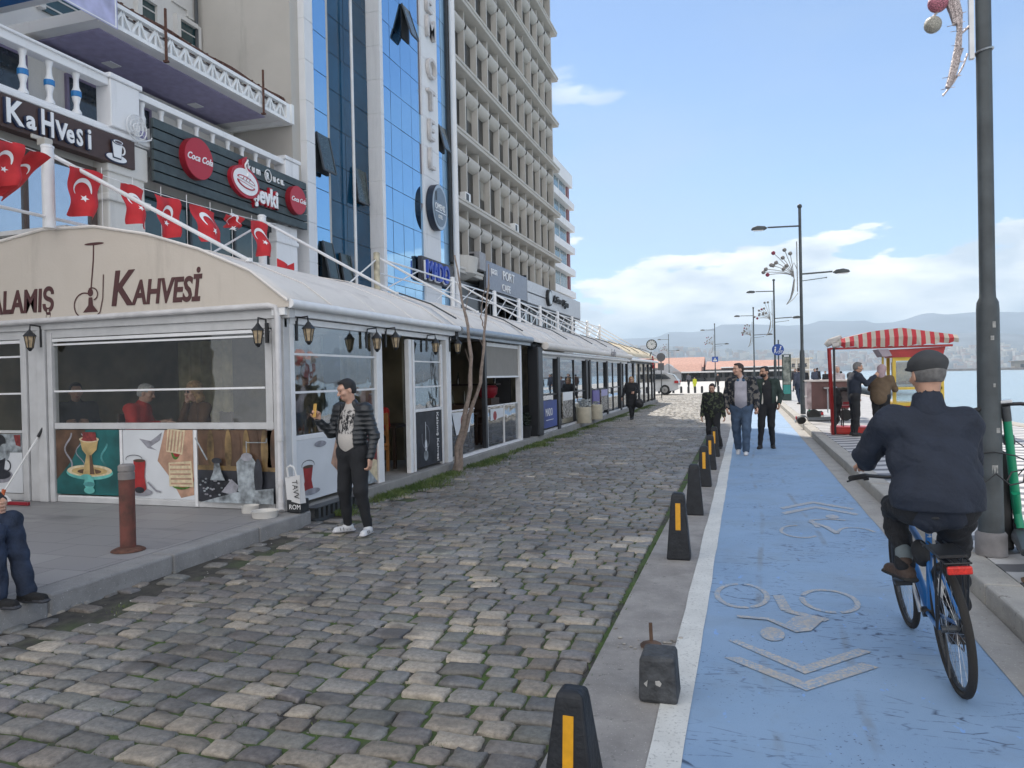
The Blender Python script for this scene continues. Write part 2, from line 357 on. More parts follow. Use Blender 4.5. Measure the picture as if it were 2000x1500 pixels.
def hand_prims(W, d, n, side, curl=.5, s=1., hold=0., spread=.12):
    """wrist W, pointing d, palm facing n; side: +1 puts the thumb on d x n side"""
    d = np.array(d, float); d /= np.linalg.norm(d); n = np.array(n, float); n = n-d*(n@d); n /= np.linalg.norm(n); t = np.cross(d, n)*side
    pr = [cap(W, W+d*.03*s, .026*s, .03*s, .02*s, (n, .62)), cap(W+d*.035*s-t*.017*s, W+d*.082*s-t*.022*s, .027*s, .022*s, .02*s, (n, .55)), cap(W+d*.035*s+t*.017*s, W+d*.082*s+t*.022*s, .027*s, .022*s, .02*s, (n, .55))]
    for i, (o, l) in enumerate(((.031, .072), (.0105, .08), (-.0105, .075), (-.031, .06))):
        b = W+d*.093*s+t*o*s; a1 = curl*(.8+.12*i); a2 = a1+curl*1.1+.1; a3 = a2+curl*.7
        dd = d+t*(1.5-i)*spread*.5; dd = dd/np.linalg.norm(dd)
        def dr(a): return dd*math.cos(a)+n*math.sin(a)
        p1 = b+dr(a1)*l*.46*s; p2 = p1+dr(a2)*l*.32*s; p3 = p2+dr(a3)*l*.22*s
        pr += [cap(b-d*.012*s, p1, .0098*s, .009*s, .006*s), cap(p1, p2, .009*s, .0082*s, .004*s), cap(p2, p3, .0082*s, .007*s, .004*s)]
    b = W+d*.025*s+t*.03*s; q = b+(d*.6+t*.62+n*(.25+hold*.5))*.042*s; q2 = q+(d*.85+t*(.25-hold*.5)+n*(.3+hold*.6))*.03*s
    pr += [cap(W+d*.015*s+t*.012*s, q, .015*s, .0115*s, .012*s), cap(q, q2, .0115*s, .0088*s, .005*s)]
    return pr
DEF = dict(pel=(0, 0, .95), chest=(0, .005, 1.27), neck=(0, -.012, 1.475), head=(0, .025, 1.63),
           shR=(.185, -.01, 1.415), elR=(.245, -.04, 1.13), wrR=(.255, .05, .88), shL=(-.185, -.01, 1.415), elL=(-.245, -.04, 1.13), wrL=(-.255, .05, .88),
           hiR=(.09, 0, .93), knR=(.105, .03, .5), anR=(.105, -.01, .09), hiL=(-.09, 0, .93), knL=(-.105, .03, .5), anL=(-.105, -.01, .09))
def person(label, loc, rz, H=1.75, pose=None, vox=.012, skin=None, hair='short', hairm=None, top=None, legs=None, shoes=None, shirt=None,
           head=(0, 0, 0), feet=(0, 0), bulk=1., belly=0., hem=-.05, open_front=0., cuff=1., footup=(0, 0), handR=None, handL=None, group=None, puff=0., legr=1., longcoat=0., hood=None, extra=None, eyes=True, wr=.004, sleeve=1., pufn=70.):
    J = {k: V3(*v) for k, v in DEF.items()}
    if pose: J.update({k: V3(*v) for k, v in pose.items()})
    sc = H/1.75; J = {k: v*sc for k, v in J.items()}; skin = skin or SKIN
    root = T('person', loc, label, 'person', group, rz)
    Rm = rotm(*head); up = J['neck']-J['pel']; up = up/np.linalg.norm(up)
    x = J['shR']-J['shL']; x /= np.linalg.norm(x); fw = np.cross(up, x); fw /= np.linalg.norm(fw)
    hx = J['hiR']-J['hiL']; hx /= np.linalg.norm(hx)
    fl = (fw, .66); b = bulk*sc
    # body, one continuous skin surface
    C = J['head']; pr = head_prims(C, Rm, sc*.98)
    pr += [cap(J['neck']-up*.06*sc, C-Rm[:, 1]*.02*sc-Rm[:, 2]*.05*sc, .056*sc, .05*sc, .03)]
    pr += [cap(J['pel'], J['chest'], .1*b, .12*b, .05, fl), cap(J['chest'], J['neck']-up*.05*sc, .12*b, .05*sc, .04, fl), cap(J['shL'], J['shR'], .045*sc, .045*sc, .03)]
    for s in 'RL':
        sg = 1 if s == 'R' else -1
        pr += [cap(J['sh'+s], J['el'+s], .042*sc, .036*sc), cap(J['el'+s], J['wr'+s], .037*sc, .025*sc), cap(J['hi'+s], J['kn'+s], .07*sc, .045*sc, .04), cap(J['kn'+s], J['an'+s], .046*sc, .034*sc)]
        hd = handR if s == 'R' else handL; hd = dict(hd or {})
        d = hd.pop('d', J['wr'+s]-J['el'+s]); n = hd.pop('n', (-sg, 0, 0)); n = np.array(n, float)
        pr += hand_prims(J['wr'+s], d, n, hd.pop('side', None) or (-1 if s == 'R' else 1), s=sc, **hd)
    body = imesh('body', pr, vox if vox < .008 else max(vox*.7, .006), [skin, LIP], root)
    if eyes: face_bits(C, Rm, sc*.98, root, hairm or EYE, vox)
    # hair
    def P(x_, y, z): return C+Rm@(V3(x_, y, z)*sc*.98)
    cut = dict(t='b', c=P(0, .1, -.06), h=V3(.2, .1, .115)*sc, rot=Rm)
    if hair == 'short':
        imesh('hair', [ell(P(0, -.018, .034), V3(.0805, .1, .097)*sc, .01, Rm, wr=.003), ell(P(0, .045, .1), V3(.048, .035, .02)*sc, .02, Rm, wr=.003), ell(P(0, -.055, -.02), V3(.068, .055, .06)*sc, .02, Rm)], vox*.7, hairm, root,
              [dict(t='b', c=P(0, .145, -.02), h=V3(.2, .1, .105)*sc, rot=Rm), dict(t='b', c=P(0, .1, -.15), h=V3(.2, .2, .09)*sc, rot=Rm), dict(t='b', c=P(0, .11, -.1), h=V3(.2, .1, .115)*sc, rot=Rm)])
    elif hair == 'rim':     # grey sides, bald top
        imesh('hair', [ell(P(0, -.018, .01), V3(.081, .1, .08)*sc, .01, Rm)], vox*.7, hairm, root,
              [dict(t='b', c=P(0, .14, 0), h=V3(.2, .11, .2)*sc, rot=Rm), dict(t='b', c=P(0, 0, .13), h=V3(.2, .2, .08)*sc, rot=Rm), dict(t='b', c=P(0, 0, -.14), h=V3(.2, .2, .09)*sc, rot=Rm)])
    elif hair == 'long':
        imesh('hair', [ell(P(0, -.02, .04), V3(.096, .11, .105)*sc, .02, Rm, wr=.009), ell(P(.062, -.03, -.06), V3(.045, .06, .095)*sc, .03, Rm, wr=.012), ell(P(-.062, -.03, -.06), V3(.045, .06, .095)*sc, .03, Rm, wr=.012), ell(P(0, -.07, -.07), V3(.08, .05, .1)*sc, .03, Rm, wr=.01)], vox*.7, hairm, root,
              [dict(t='b', c=P(0, .13, -.055), h=V3(.058, .1, .115)*sc, rot=Rm)])
    if hood is not None:
        imesh('hood', [ell(P(0, -.03, .03), V3(.105, .125, .125)*sc, .03, Rm, wr=.005), cap(P(0, -.05, -.08), J['neck'], .09*sc, .1*sc, .04)], vox, hood, root,
              [dict(t='b', c=P(0, .14, -.02), h=V3(.065, .1, .1)*sc, rot=Rm)])
    # clothes
    cb = J['neck']-up*.045*sc
    if shirt:
        imesh('shirt', [cap(J['pel']-up*(-hem*.5), J['chest'], .142*b, .152*b, .06, fl, wr=wr*.6), cap(J['chest'], cb, .15*b, .075*sc, .06, fl), ell(J['pel']+up*.12*sc+fw*.035*sc, V3(.14+belly*.5, .095+belly, .14)*b, .08), cap(cb, J['neck'], .07*sc, .062*sc, .02)], vox, shirt, root)
    if top:
        lo = J['pel']+up*hem*sc
        pr = [cap(lo, J['chest'], .158*b+longcoat*.05, .17*b, .06, fl, wr=wr), cap(J['chest'], cb, .168*b, .085*sc, .07, fl, wr=wr*.5), ell(J['pel']+up*.12*sc+fw*.03*sc, V3(.155+belly*.5, .105+belly, .15)*b, .1, wr=wr),
              cap(J['shL'], J['shR'], .07*sc, .07*sc, .06), cap(J['neck']-up*.035*sc, J['neck']+up*.012*sc, .076*sc, .07*sc, .02)]
        if longcoat: pr.append(cap(lo, lo-V3(0, 0, longcoat), .17*b, .2*b, .06, (fw, .7), wr=wr*1.5))
        for s in 'RL': pr += [cap(J['sh'+s], J['el'+s], .068*b*sleeve, .056*b*sleeve, .06, wr=wr), cap(J['el'+s], J['wr'+s]+(J['el'+s]-J['wr'+s])*.04, .056*b*sleeve, .042*b*sleeve, .03, wr=wr)]
        subs = []
        if open_front:
            Rt = np.stack([x, fw, up], 1); mid = (lo+J['neck'])/2
            subs = [dict(t='b', c=mid+fw*.2*sc+up*.02, h=V3(open_front, .2-.045*b, .5), rot=Rt), dict(t='c', a=J['neck']+up*.05*sc+fw*.02, b=J['neck']+up*.01*sc+fw*.12*sc, ra=.055*sc, rb=.05*sc, k=.01, flat=None, wr=0)]
        imesh("jacket", pr, vox, top, root, subs, puff=puff, pufn=pufn)
    if legs:
        lm = legs
        pr = [cap(J['hiL'], J['hiR'], .115*b*legr, .115*b*legr, .05, (fw, .85), wr=wr*.5), cap(J['pel']+up*.0, J['pel']+up*.04, .13*b*legr, .13*b*legr, .05, fl)]
        for s in 'RL':
            a = J['an'+s]+(J['kn'+s]-J['an'+s])*.02
            pr += [cap(J['hi'+s], J['kn'+s], .098*b*legr, .068*b*legr, .04, wr=wr), cap(J['kn'+s], a, .066*b*legr, .05*sc*cuff, .03, wr=wr*1.3)]
        imesh('trousers', pr, vox, lm, root)
    for i, s in enumerate('RL'):
        an = J['an'+s]; a = feet[i]; d = V3(math.sin(-a), math.cos(a), 0); fp = footup[i]; d = d*math.cos(fp)+V3(0, 0, math.sin(fp)); up2 = V3(0, 0, 1)*math.cos(fp)-V3(math.sin(-a), math.cos(a), 0)*math.sin(fp)
        o = an-up2*(.045*sc)
        sm = shoes or [BLACK, RUBBER]
        pr = [cap(o-d*.03*sc, o+d*.13*sc-up2*.008, .042*sc, .036*sc, .02, (up2, .9)), cap(an-up2*.03*sc, an+up2*.02*sc, .047*sc, .043*sc, .025),
              cap(o-d*.05*sc-up2*.028*sc, o+d*.14*sc-up2*.026*sc, .044*sc, .043*sc, .008, (up2, .35), m=1)]
        imesh('shoe', pr, min(vox, .009), sm, root)
    if extra: extra(root, J, Rm, P, sc)
    return root
# ================================================================ SETTING: ground, road, lane, promenade, sea, hills
def nodes(name):
    m = bpy.data.materials.new(name); m.use_nodes = True; nt = m.node_tree; b = nt.nodes['Principled BSDF']; MATS[name] = m
    class N: pass
    q = N(); q.m = m; q.b = b; q.nt = nt
    tc = nt.nodes.new('ShaderNodeTexCoord')
    def noise(scale, detail=5, rough=.5, vec=None, st=None):
        n = nt.nodes.new('ShaderNodeTexNoise'); n.inputs['Scale'].default_value = scale; n.inputs['Detail'].default_value = detail; n.inputs['Roughness'].default_value = rough
        v = vec or tc.outputs['Object']
        if st:
            mp = nt.nodes.new('ShaderNodeMapping'); mp.inputs['Scale'].default_value = st; nt.links.new(v, mp.inputs[0]); v = mp.outputs[0]
        nt.links.new(v, n.inputs['Vector']); return n.outputs[0]
    def ramp(v, a, b_, c=0., d=1.):
        r = nt.nodes.new('ShaderNodeMapRange'); nt.links.new(v, r.inputs[0])
        for i, x in enumerate((a, b_, c, d)): r.inputs[i+1].default_value = x
        return r.outputs[0]
    def mix(f, a, b_, mode='MIX'):
        x = nt.nodes.new('ShaderNodeMix'); x.data_type = 'RGBA'; x.blend_type = mode
        for i, v in ((0, f), (6, a), (7, b_)):
            if isinstance(v, (int, float)): x.inputs[i].default_value = v
            elif isinstance(v, tuple): x.inputs[i].default_value = (*v, 1)
            else: nt.links.new(v, x.inputs[i])
        return x.outputs[2]
    def math_(op, a, b_=None):
        x = nt.nodes.new('ShaderNodeMath'); x.operation = op
        for i, v in enumerate((a, b_)):
            if v is None: continue
            if isinstance(v, (int, float)): x.inputs[i].default_value = v
            else: nt.links.new(v, x.inputs[i])
        return x.outputs[0]
    def bump(h, s=.3, dist=.02):
        x = nt.nodes.new('ShaderNodeBump'); x.inputs['Strength'].default_value = s; x.inputs['Distance'].default_value = dist; nt.links.new(h, x.inputs['Height']); nt.links.new(x.outputs[0], b.inputs['Normal'])
    def vor(scale, feat='DISTANCE_TO_EDGE', st=None):
        x = nt.nodes.new('ShaderNodeTexVoronoi'); x.feature = feat; x.inputs['Scale'].default_value = scale; v = tc.outputs['Object']
        if st:
            mp = nt.nodes.new('ShaderNodeMapping'); mp.inputs['Scale'].default_value = st; nt.links.new(v, mp.inputs[0]); v = mp.outputs[0]
        nt.links.new(v, x.inputs['Vector']); return x.outputs[0]
    def xyz():
        s = nt.nodes.new('ShaderNodeSeparateXYZ'); nt.links.new(tc.outputs['Object'], s.inputs[0]); return s.outputs
    def out(c, rough=.7):
        if isinstance(c, tuple): b.inputs['Base Color'].default_value = (*c, 1)
        else: nt.links.new(c, b.inputs['Base Color'])
        b.inputs['Roughness'].default_value = rough; return m
    q.noise, q.ramp, q.mix, q.math, q.bump, q.vor, q.xyz, q.out, q.tc = noise, ramp, mix, math_, bump, vor, xyz, out, tc
    return q
# joints between the stones: soil, with moss
q = nodes('joint_soil'); c = q.mix(q.ramp(q.noise(9), .35, .65), (.035, .032, .028), (.075, .068, .055))
X = q.xyz(); c = q.mix(q.math('MULTIPLY', q.ramp(X[0], -4.75, -4.3), q.ramp(q.noise(1.7, 6, .6), .42, .55)), c, (.06, .10, .022)); q.bump(q.noise(60), .6, .01); SOIL = q.out(c, .9)
# blue cycle lane: worn coating with fine cracks, repaint spots, dirt
q = nodes('blue_coating'); c = q.mix(q.ramp(q.noise(1.3, 7, .6), .3, .7), (.205, .315, .465), (.255, .37, .525))
c = q.mix(q.ramp(q.noise(220, 3), .62, .72, 0, .35), c, (.07, .11, .19))
c = q.mix(q.math('MULTIPLY', q.ramp(q.noise(11, 6, .65, st=(1, .45, 1)), .64, .67), .8), c, (.2, .38, .72))
_ck = q.math('MULTIPLY', q.ramp(q.vor(7, st=(.45, 1.6, 1)), .0, .045, 1, 0), q.ramp(q.noise(1.1, 3), .46, .56))
_ck = q.math('MULTIPLY', _ck, q.ramp(q.noise(17, 3), .45, .55)); c = q.mix(_ck, c, (.03, .05, .1))
_sp = q.math('MULTIPLY', q.ramp(q.noise(48, 2), .66, .70), q.ramp(q.noise(1.6, 3), .46, .6)); c = q.mix(_sp, c, (.025, .045, .1))
X = q.xyz(); _dr = q.math('MULTIPLY', q.ramp(q.noise(.9, 6, .65), .5, .66, 0, .5), 1.); c = q.mix(_dr, c, (.20, .25, .30))
for x0_, am, ph_ in ((.12, .05, .3), (.62, .09, 1.7)):
    tr_ = q.math('ABSOLUTE', q.math('SUBTRACT', X[0], q.math('ADD', q.math('MULTIPLY', q.math('SINE', q.math('ADD', q.math('MULTIPLY', X[1], .8), ph_)), am), x0_)))
    c = q.mix(q.math('MULTIPLY', q.ramp(tr_, .012, .035, 1, 0), q.ramp(q.noise(2.2, 5, .6, st=(1, .5, 1)), .48, .62, 0, .55)), c, (.17, .17, .15))
_pa = q.ramp(q.noise(.75, 3, .5, st=(1, .6, 1)), .50, .53, 0, .22); c = q.mix(_pa, c, (.26, .39, .55)); q.bump(q.noise(160, 4), .25, .01); BLUE = q.out(c, .62)
def worn(name, col, under, thr=.5):
    q = nodes(name); c = q.mix(q.ramp(q.noise(55, 6, .7), thr-.05, thr+.05), col, under); c = q.mix(q.ramp(q.noise(5, 5), .35, .65, 0, .5), c, tuple(.75*a for a in col)); q.bump(q.noise(160, 4), .3, .01); return q.out(c, .65)
LINE = worn('white_line_paint', (.68, .68, .64), (.36, .36, .34), .60)
WORN = worn('worn_symbol_paint', (.52, .47, .40), (.235, .345, .49), .485)
def conc(name, a, b, stain=(.06, .055, .05), s=2.2):
    q = nodes(name); c = q.mix(q.ramp(q.noise(s, 8, .65), .3, .7), a, b); c = q.mix(q.ramp(q.noise(s*5, 6, .7), .6, .7, 0, .75), c, stain); c = q.mix(q.ramp(q.noise(90, 2), .66, .7, 0, .5), c, tuple(v*1.8 for v in b)); q.bump(q.noise(50, 6, .7), .5, .012); return q.out(c, .85)
STRIP = conc('strip_concrete', (.20, .19, .18), (.36, .34, .32), (.08, .075, .07), 3.2); KERB = conc('kerb_granite', (.22, .215, .21), (.30, .295, .29), (.13, .13, .13), 5)
KERB2 = conc('kerb_concrete', (.30, .285, .26), (.42, .40, .36), (.11, .1, .09), 3); PLINTH = conc('plinth_concrete', (.22, .215, .205), (.31, .30, .28)); EDGE = conc('edge_band', (.28, .27, .25), (.4, .38, .35), (.12, .11, .1), 3)
q = nodes('platform_tiles'); br = q.nt.nodes.new('ShaderNodeTexBrick'); mp = q.nt.nodes.new('ShaderNodeMapping'); q.nt.links.new(q.tc.outputs['Object'], mp.inputs[0]); q.nt.links.new(mp.outputs[0], br.inputs[0])
br.inputs['Scale'].default_value = 1; br.inputs['Brick Width'].default_value = .62; br.inputs['Row Height'].default_value = .4; br.inputs['Mortar Size'].default_value = .004
br.inputs['Color1'].default_value = (.25, .243, .245, 1); br.inputs['Color2'].default_value = (.33, .32, .32, 1); br.inputs['Mortar'].default_value = (.1, .1, .1, 1); br.inputs['Bias'].default_value = -.4
c = q.mix(q.ramp(q.noise(1.2, 7, .6, st=(.6, 1.6, 1)), .56, .66, 0, .6), br.outputs[0], (.12, .12, .125)); c = q.mix(q.ramp(q.noise(130, 2), .3, .7, 0, .25), c, (.3, .3, .3)); q.bump(q.noise(120), .12, .01); TILES = q.out(c, .55)
q = nodes('wave_paving'); X = q.xyz()
ph = q.math('ADD', q.math('MULTIPLY', X[1], 11.5), q.math('MULTIPLY', q.math('SINE', q.math('MULTIPLY', X[0], 4.2)), 1.9)); w = q.math('ADD', q.math('SINE', ph), q.math('MULTIPLY', q.math('SUBTRACT', q.noise(3), .5), .8))
c = q.mix(q.ramp(w, .15, .3), (.55, .54, .53), (.13, .13, .14)); c = q.mix(q.ramp(q.noise(4, 6), .4, .7, 0, .35), c, (.2, .19, .18)); WAVES = q.out(c, .6)
PALE = conc('pale_paving', (.4, .385, .36), (.5, .48, .45), (.25, .24, .22), .6)
q = nodes('cobble_stone'); at = q.nt.nodes.new('ShaderNodeAttribute'); at.attribute_name = 'stone'
c = q.mix(1., at.outputs['Color'], q.mix(q.ramp(q.noise(34, 6, .7), .3, .7), (.6, .6, .6), (1.3, 1.3, 1.3)), 'MULTIPLY'); c = q.mix(q.ramp(q.noise(150, 3), .66, .72, 0, .5), c, (.05, .045, .04))
c = q.mix(q.ramp(q.noise(2.5, 5), .52, .7, 0, .35), c, (.085, .075, .062)); c = q.mix(1., c, q.mix(q.ramp(q.noise(.55, 5, .6), .35, .65), (.72, .71, .70), (1.12, 1.12, 1.12)), 'MULTIPLY'); c = q.mix(q.math('MULTIPLY', q.ramp(q.noise(1.9, 4), .60, .66), .55), c, (.055, .05, .045)); q.bump(q.noise(70, 6, .7), .45, .012); STONE = q.out(c, .55)

def ST(mb, name, mat, **k): return tag(mb.build(name, mat, **k), kind='structure')
# land under everything
g_ = MB(); g_.add([(-80, -12, -.05), (7.05, -12, -.05), (7.05, 96, -.05), (-80, 96, -.05)], [(0, 1, 2, 3)]); g_.add([(-80, 96.0, -.05), (20, 96, -.05), (20, 185, -.05), (-80, 185, -.05)], [(0, 1, 2, 3)])
g_.add([(7.05, -12, -.05), (7.05, -12, -1.6), (7.05, 96, -1.6), (7.05, 96, -.05)], [(0, 1, 2, 3)])
ST(g_, 'ground', PALE, fix=False)
m_ = MB().add([(-5.0, -2, -.02), (-.8, -2, -.02), (-.8, 24, -.02), (-5.0, 24, -.02)], [(0, 1, 2, 3)]).add([(-5.3, 24, -.045), (-.8, 24, -.045), (-.8, 46, -.045), (-5.3, 46, -.045)], [(0, 1, 2, 3)]).add([(-24, 46, -.045), (-.8, 46, -.045), (-.8, 64, -.045), (-24, 64, -.045)], [(0, 1, 2, 3)])
ST(m_, 'road_bed', SOIL, fix=False)
# cobbles: real stones, irregular outline, domed top
def cobbles():
    VV = []; FF = []; CC = []; nv = 0
    y = -.6
    while y < 63.5:
        h = float(nrg.uniform(.14, .19)); x0, x1 = (-5.02, -.86-.008*max(y, 0)) if y < 46.2 else (-23.5, -1.2)
        if y > 24: x1 = -1.1
        far = y > 13; x = x0-nrg.uniform(0, .15)
        while x < x1-.05:
            w = float(nrg.uniform(.16, .28)); xe = min(x+w, x1)
            if x1-xe < .09: xe = x1
            w = xe-x; cx, cy = x+w/2, y+h/2+.05*math.sin(x*1.1+.3*y)+.02*math.sin(x*3.1)
            if not (y < 11 and x < -4.6 and nrg.random() < .45) :
                n = 6 if not far else 4; s = np.array([-1, -.9, -.35, .35, .9, 1]) if n == 6 else np.array([-1, -.84, .84, 1])
                gx, gy = np.meshgrid(s, s, indexing='ij'); e = nrg.uniform(.0, .09)
                sx = gx*(1-e*gy*gy*.8); sy = gy*(1-e*gx*gx*1.4)
                jit = .0085 if not far else .008
                px = cx+sx*(w/2-.0105)+nrg.normal(0, jit, gx.shape)*.55; py = cy+sy*(h/2-.0115)+nrg.normal(0, jit, gx.shape)*.55
                a = nrg.normal(0, .02, 2); top = nrg.uniform(-.006, .005)
                s_e = np.maximum(np.abs(gx), np.abs(gy)); pz = top-.009*(s_e > .95)-.0015*(gx*gx+gy*gy)+a[0]*gx*.16+a[1]*gy*.13+(nrg.normal(0, .0018, gx.shape))
                v = np.stack([px, py, pz], -1).reshape(-1, 3)
                ring = [i*n for i in range(n)]+[(n-1)*n+j for j in range(1, n)]+[i*n+n-1 for i in range(n-2, -1, -1)]+[j for j in range(n-2, 0, -1)]
                sk = v[ring].copy(); c0 = np.array([cx, cy, 0]); sk[:, :2] = c0[:2]+(sk[:, :2]-c0[:2])*1.03; sk[:, 2] = -.05
                VV.append(np.vstack([v, sk]))
                f = [(nv+i*n+j, nv+(i+1)*n+j, nv+(i+1)*n+j+1, nv+i*n+j+1) for i in range(n-1) for j in range(n-1)]
                L = len(ring); b = nv+n*n
                f += [(nv+ring[k], nv+ring[(k+1) % L], b+(k+1) % L, b+k)[::-1] for k in range(L)]
                FF += f; tan_p = .2 if y < 5 else (.13 if y < 7.5 else .025)
                t = nrg.random(); g = nrg.uniform(.75, 1.2)
                if t < tan_p: col = np.array([.37, .325, .265])*g
                elif t < tan_p+.09: col = np.array([.24, .21, .178])*g
                elif t < tan_p+.2: col = np.array([.235, .222, .2])*g
                else: col = np.array([.215, .206, .192])*g*np.array([1+nrg.uniform(-.04, .05), 1, 1+nrg.uniform(-.06, .05)])
                if y > 24: col = col*.5+np.array([.34, .31, .26])*.55*g
                CC.append(np.tile(np.append(col, 1.), (n*n+L, 1))); nv += n*n+L
            x = xe
        y += h
    V = np.concatenate(VV); C_ = np.concatenate(CC)
    me = bpy.data.meshes.new('cobbles'); me.from_pydata(V.tolist(), [], FF); me.materials.append(STONE)
    me.polygons.foreach_set('use_smooth', [True]*len(me.polygons))
    at = me.attributes.new('stone', 'FLOAT_COLOR', 'POINT'); at.data.foreach_set('color', C_.astype(np.float32).ravel())
    me.polygons.foreach_set('use_smooth', [True]*len(me.polygons)); me.update()
    o = bpy.data.objects.new('cobbled_road', me); COL.objects.link(o); return tag(o, kind='structure')
cobbles()
ST(MB().box(-.87, -.43, -3, 64, -.2, 0), 'concrete_strip', STRIP)
ST(MB().box(-.43, 1.36, -3, 76, -.2, .002), 'cycle_lane', BLUE)
def wavy(x0, x1, y0, y1, z, step=.4, amp=.006):
    rows = []; y = y0
    while y <= y1: rows.append([(x0+rnd.uniform(-amp, amp), y, z), (x1+rnd.uniform(-amp, amp), y, z)]); y += step
    return rows
ST(MB().sheet(wavy(-.435, -.285, -3, 75, .006)), 'lane_line', LINE, fix=False)
ST(MB().sheet(wavy(1.33, 1.585, -3, 75, .006)), 'lane_edge_band', EDGE, fix=False)
ST(MB().box(1.37, 1.6, -3, 76, -.2, .0), 'gutter', STRIP)
k_ = MB(); y = -3.
while y < 95: k_.box(1.592, 1.84, y, y+.985, -.2, KZ+rnd.uniform(-.004, .004)); y += 1.
ST(k_, 'promenade_kerb', KERB2, bevel=.018)
ST(MB().box(1.845, 6.7, -3, 96, -.2, KZ-.006), 'promenade', WAVES)
ST(MB().box(6.7, 7.08, -3, 96, -1.5, KZ+.02), 'quay_edge', KERB2, bevel=.02)
k_ = MB(); y = -3.3
while y < 7.6: k_.box(-5.2, -4.94, y, min(y+1.24, 7.68), -.2, KZ+rnd.uniform(-.002, .002)); y += 1.25
ST(k_, 'pavement_kerb', KERB, bevel=.02)
ST(MB().box(-40, -5.203, -4, 7.72, -.2, KZ-.004), 'pavement', TILES)
k_ = MB().box(-11.5, -5.1, 7.73, 46, -.2, KZ); ST(k_, 'cafe_floor', PLINTH, bevel=.012)
# symbols painted on the lane
def flat(mb, pts, z=.006): mb.add([(x, y, z) for x, y in pts], [tuple(range(len(pts)))])
def ringf(mb, cx, cy, rx, ry, w, z=.006, a0=0, a1=360):
    n = 28; rows = [[], []]
    for i in range(n+1):
        a = R(a0+(a1-a0)*i/n); rows[0].append((cx+rx*math.cos(a), cy+ry*math.sin(a), z)); rows[1].append((cx+(rx-w)*math.cos(a), cy+(ry-w*1.2)*math.sin(a), z))
    mb.sheet(rows)
def strokef(mb, pts, w, z=.006):
    for (ax, ay), (bx, by) in zip(pts[:-1], pts[1:]):
        d = math.hypot(bx-ax, by-ay); nx, ny = -(by-ay)/d*w/2, (bx-ax)/d*w/2
        mb.add([(ax+nx, ay+ny, z), (ax-nx, ay-ny, z), (bx-nx, by-ny, z), (bx+nx, by+ny, z)], [(0, 1, 2, 3)]); z += .0006
s_ = MB(); ringf(s_, -.05, 5.83, .2, .33, .04, a0=-70, a1=85); ringf(s_, -.05, 5.83, .2, .33, .04, a0=100, a1=285); ringf(s_, .56, 5.83, .205, .30, .04, a0=-75, a1=160); ringf(s_, .56, 5.83, .205, .3, .04, a0=170, a1=275)
strokef(s_, [(.21, 5.88), (.25, 5.52), (.4, 5.42), (.5, 5.36)], .075); flat(s_, [(.5, 5.42), (.3, 5.4), (.22, 5.2), (.28, 5.06), (.38, 5.12)], .0085); strokef(s_, [(.28, 5.1), (.13, 5.29), (-.08, 5.30)], .045, .0095)
flat(s_, [(.14+.075*math.cos(a), 5.0+.13*math.sin(a)) for a in np.linspace(0, 6.1, 16)], .0075)
for p in ([(-.13, 4.82), (-.07, 4.84), (.29, 4.5), (.62, 4.86), (.69, 4.82), (.29, 4.38)], [(-.145, 4.52), (-.06, 4.55), (.28, 4.27), (.61, 4.63), (.69, 4.58), (.28, 4.15)]):
    s_.add([(x, y, .0065) for x, y in p], [(0, 1, 2, 5), (5, 2, 3, 4)])
tag(s_.build('cycle_symbol', WORN, fix=False), 'worn bicycle rider symbol and two chevrons painted nearest on the blue lane', 'road marking')
s_ = MB(); ringf(s_, .52, 8.3, .2, .33, .035, a0=90, a1=320); ringf(s_, 1.08, 8.3, .2, .33, .035, a0=20, a1=170)
strokef(s_, [(.72, 8.55), (.68, 8.95), (.86, 9.05), (1.05, 9.0)], .05); strokef(s_, [(.66, 8.85), (.8, 8.6), (.88, 8.25)], .06, .008); flat(s_, [(.93+.07*math.cos(a), 9.2+.13*math.sin(a)) for a in np.linspace(0, 6.1, 16)], .0075)
for dy in (0, .35): s_.add([(x, y+dy, .0065) for x, y in [(.38, 9.35), (.42, 9.25), (.8, 9.75), (1.2, 9.35), (1.24, 9.45), (.8, 9.9)]], [(0, 1, 2, 5), (5, 2, 3, 4)])
tag(s_.build('cycle_symbol', WORN, fix=False), 'faint bicycle symbol with chevrons farther along the blue lane', 'road marking')
# sea
q = nodes('sea_water'); X = q.xyz(); q.b.inputs['Roughness'].default_value = .16; q.bump(q.noise(1.3, 8, .6, st=(1, .55, 1)), .5, .35); SEA = q.out((.26, .34, .38), .2)
ST(MB().add([(7.0, -60, -1.35), (9000, -60, -1.35), (9000, 9000, -1.35), (-4000, 9000, -1.35), (-4000, 185, -1.35), (7.0, 185, -1.35)], [(0, 1, 2, 3, 4, 5)]), 'sea', SEA, fix=False)
# hills across the bay: two ranges as solid ridges
def ridge(name, prof, Y, deep, mat, base=-2., seed=3):
    rg = np.random.default_rng(seed); px = [p[0] for p in prof]; pz = [p[1] for p in prof]
    xs = np.linspace(px[0], px[-1], 150); rows = []
    zt = np.interp(xs, px, pz)+rg.normal(0, 2.2, 150).cumsum()*.35
    for j, (fy, fz) in enumerate(((0, 0), (.18, .22), (.38, .5), (.55, .66), (.75, .88), (1, 1), (1.5, .5), (2, 0))):
        rr = rg.normal(0, 1, 150); rr = np.convolve(rr, np.ones(5)/5, 'same')
        rows.append([(x, Y+deep*fy+deep*.05*r*(j > 0), base+(z-base)*fz*(1+.09*r*(0 < j < 5)) if j < 7 else base) for x, z, r in zip(xs, zt, rr)])
    return ST(MB().sheet(rows), name, mat, smooth='all', fix=False)
HILL1 = M('hill_far', (.09, .10, .13), .9, var=.4, scale=.004); HILL2 = M('hill_near', (.10, .11, .125), .9, var=.45, scale=.01)
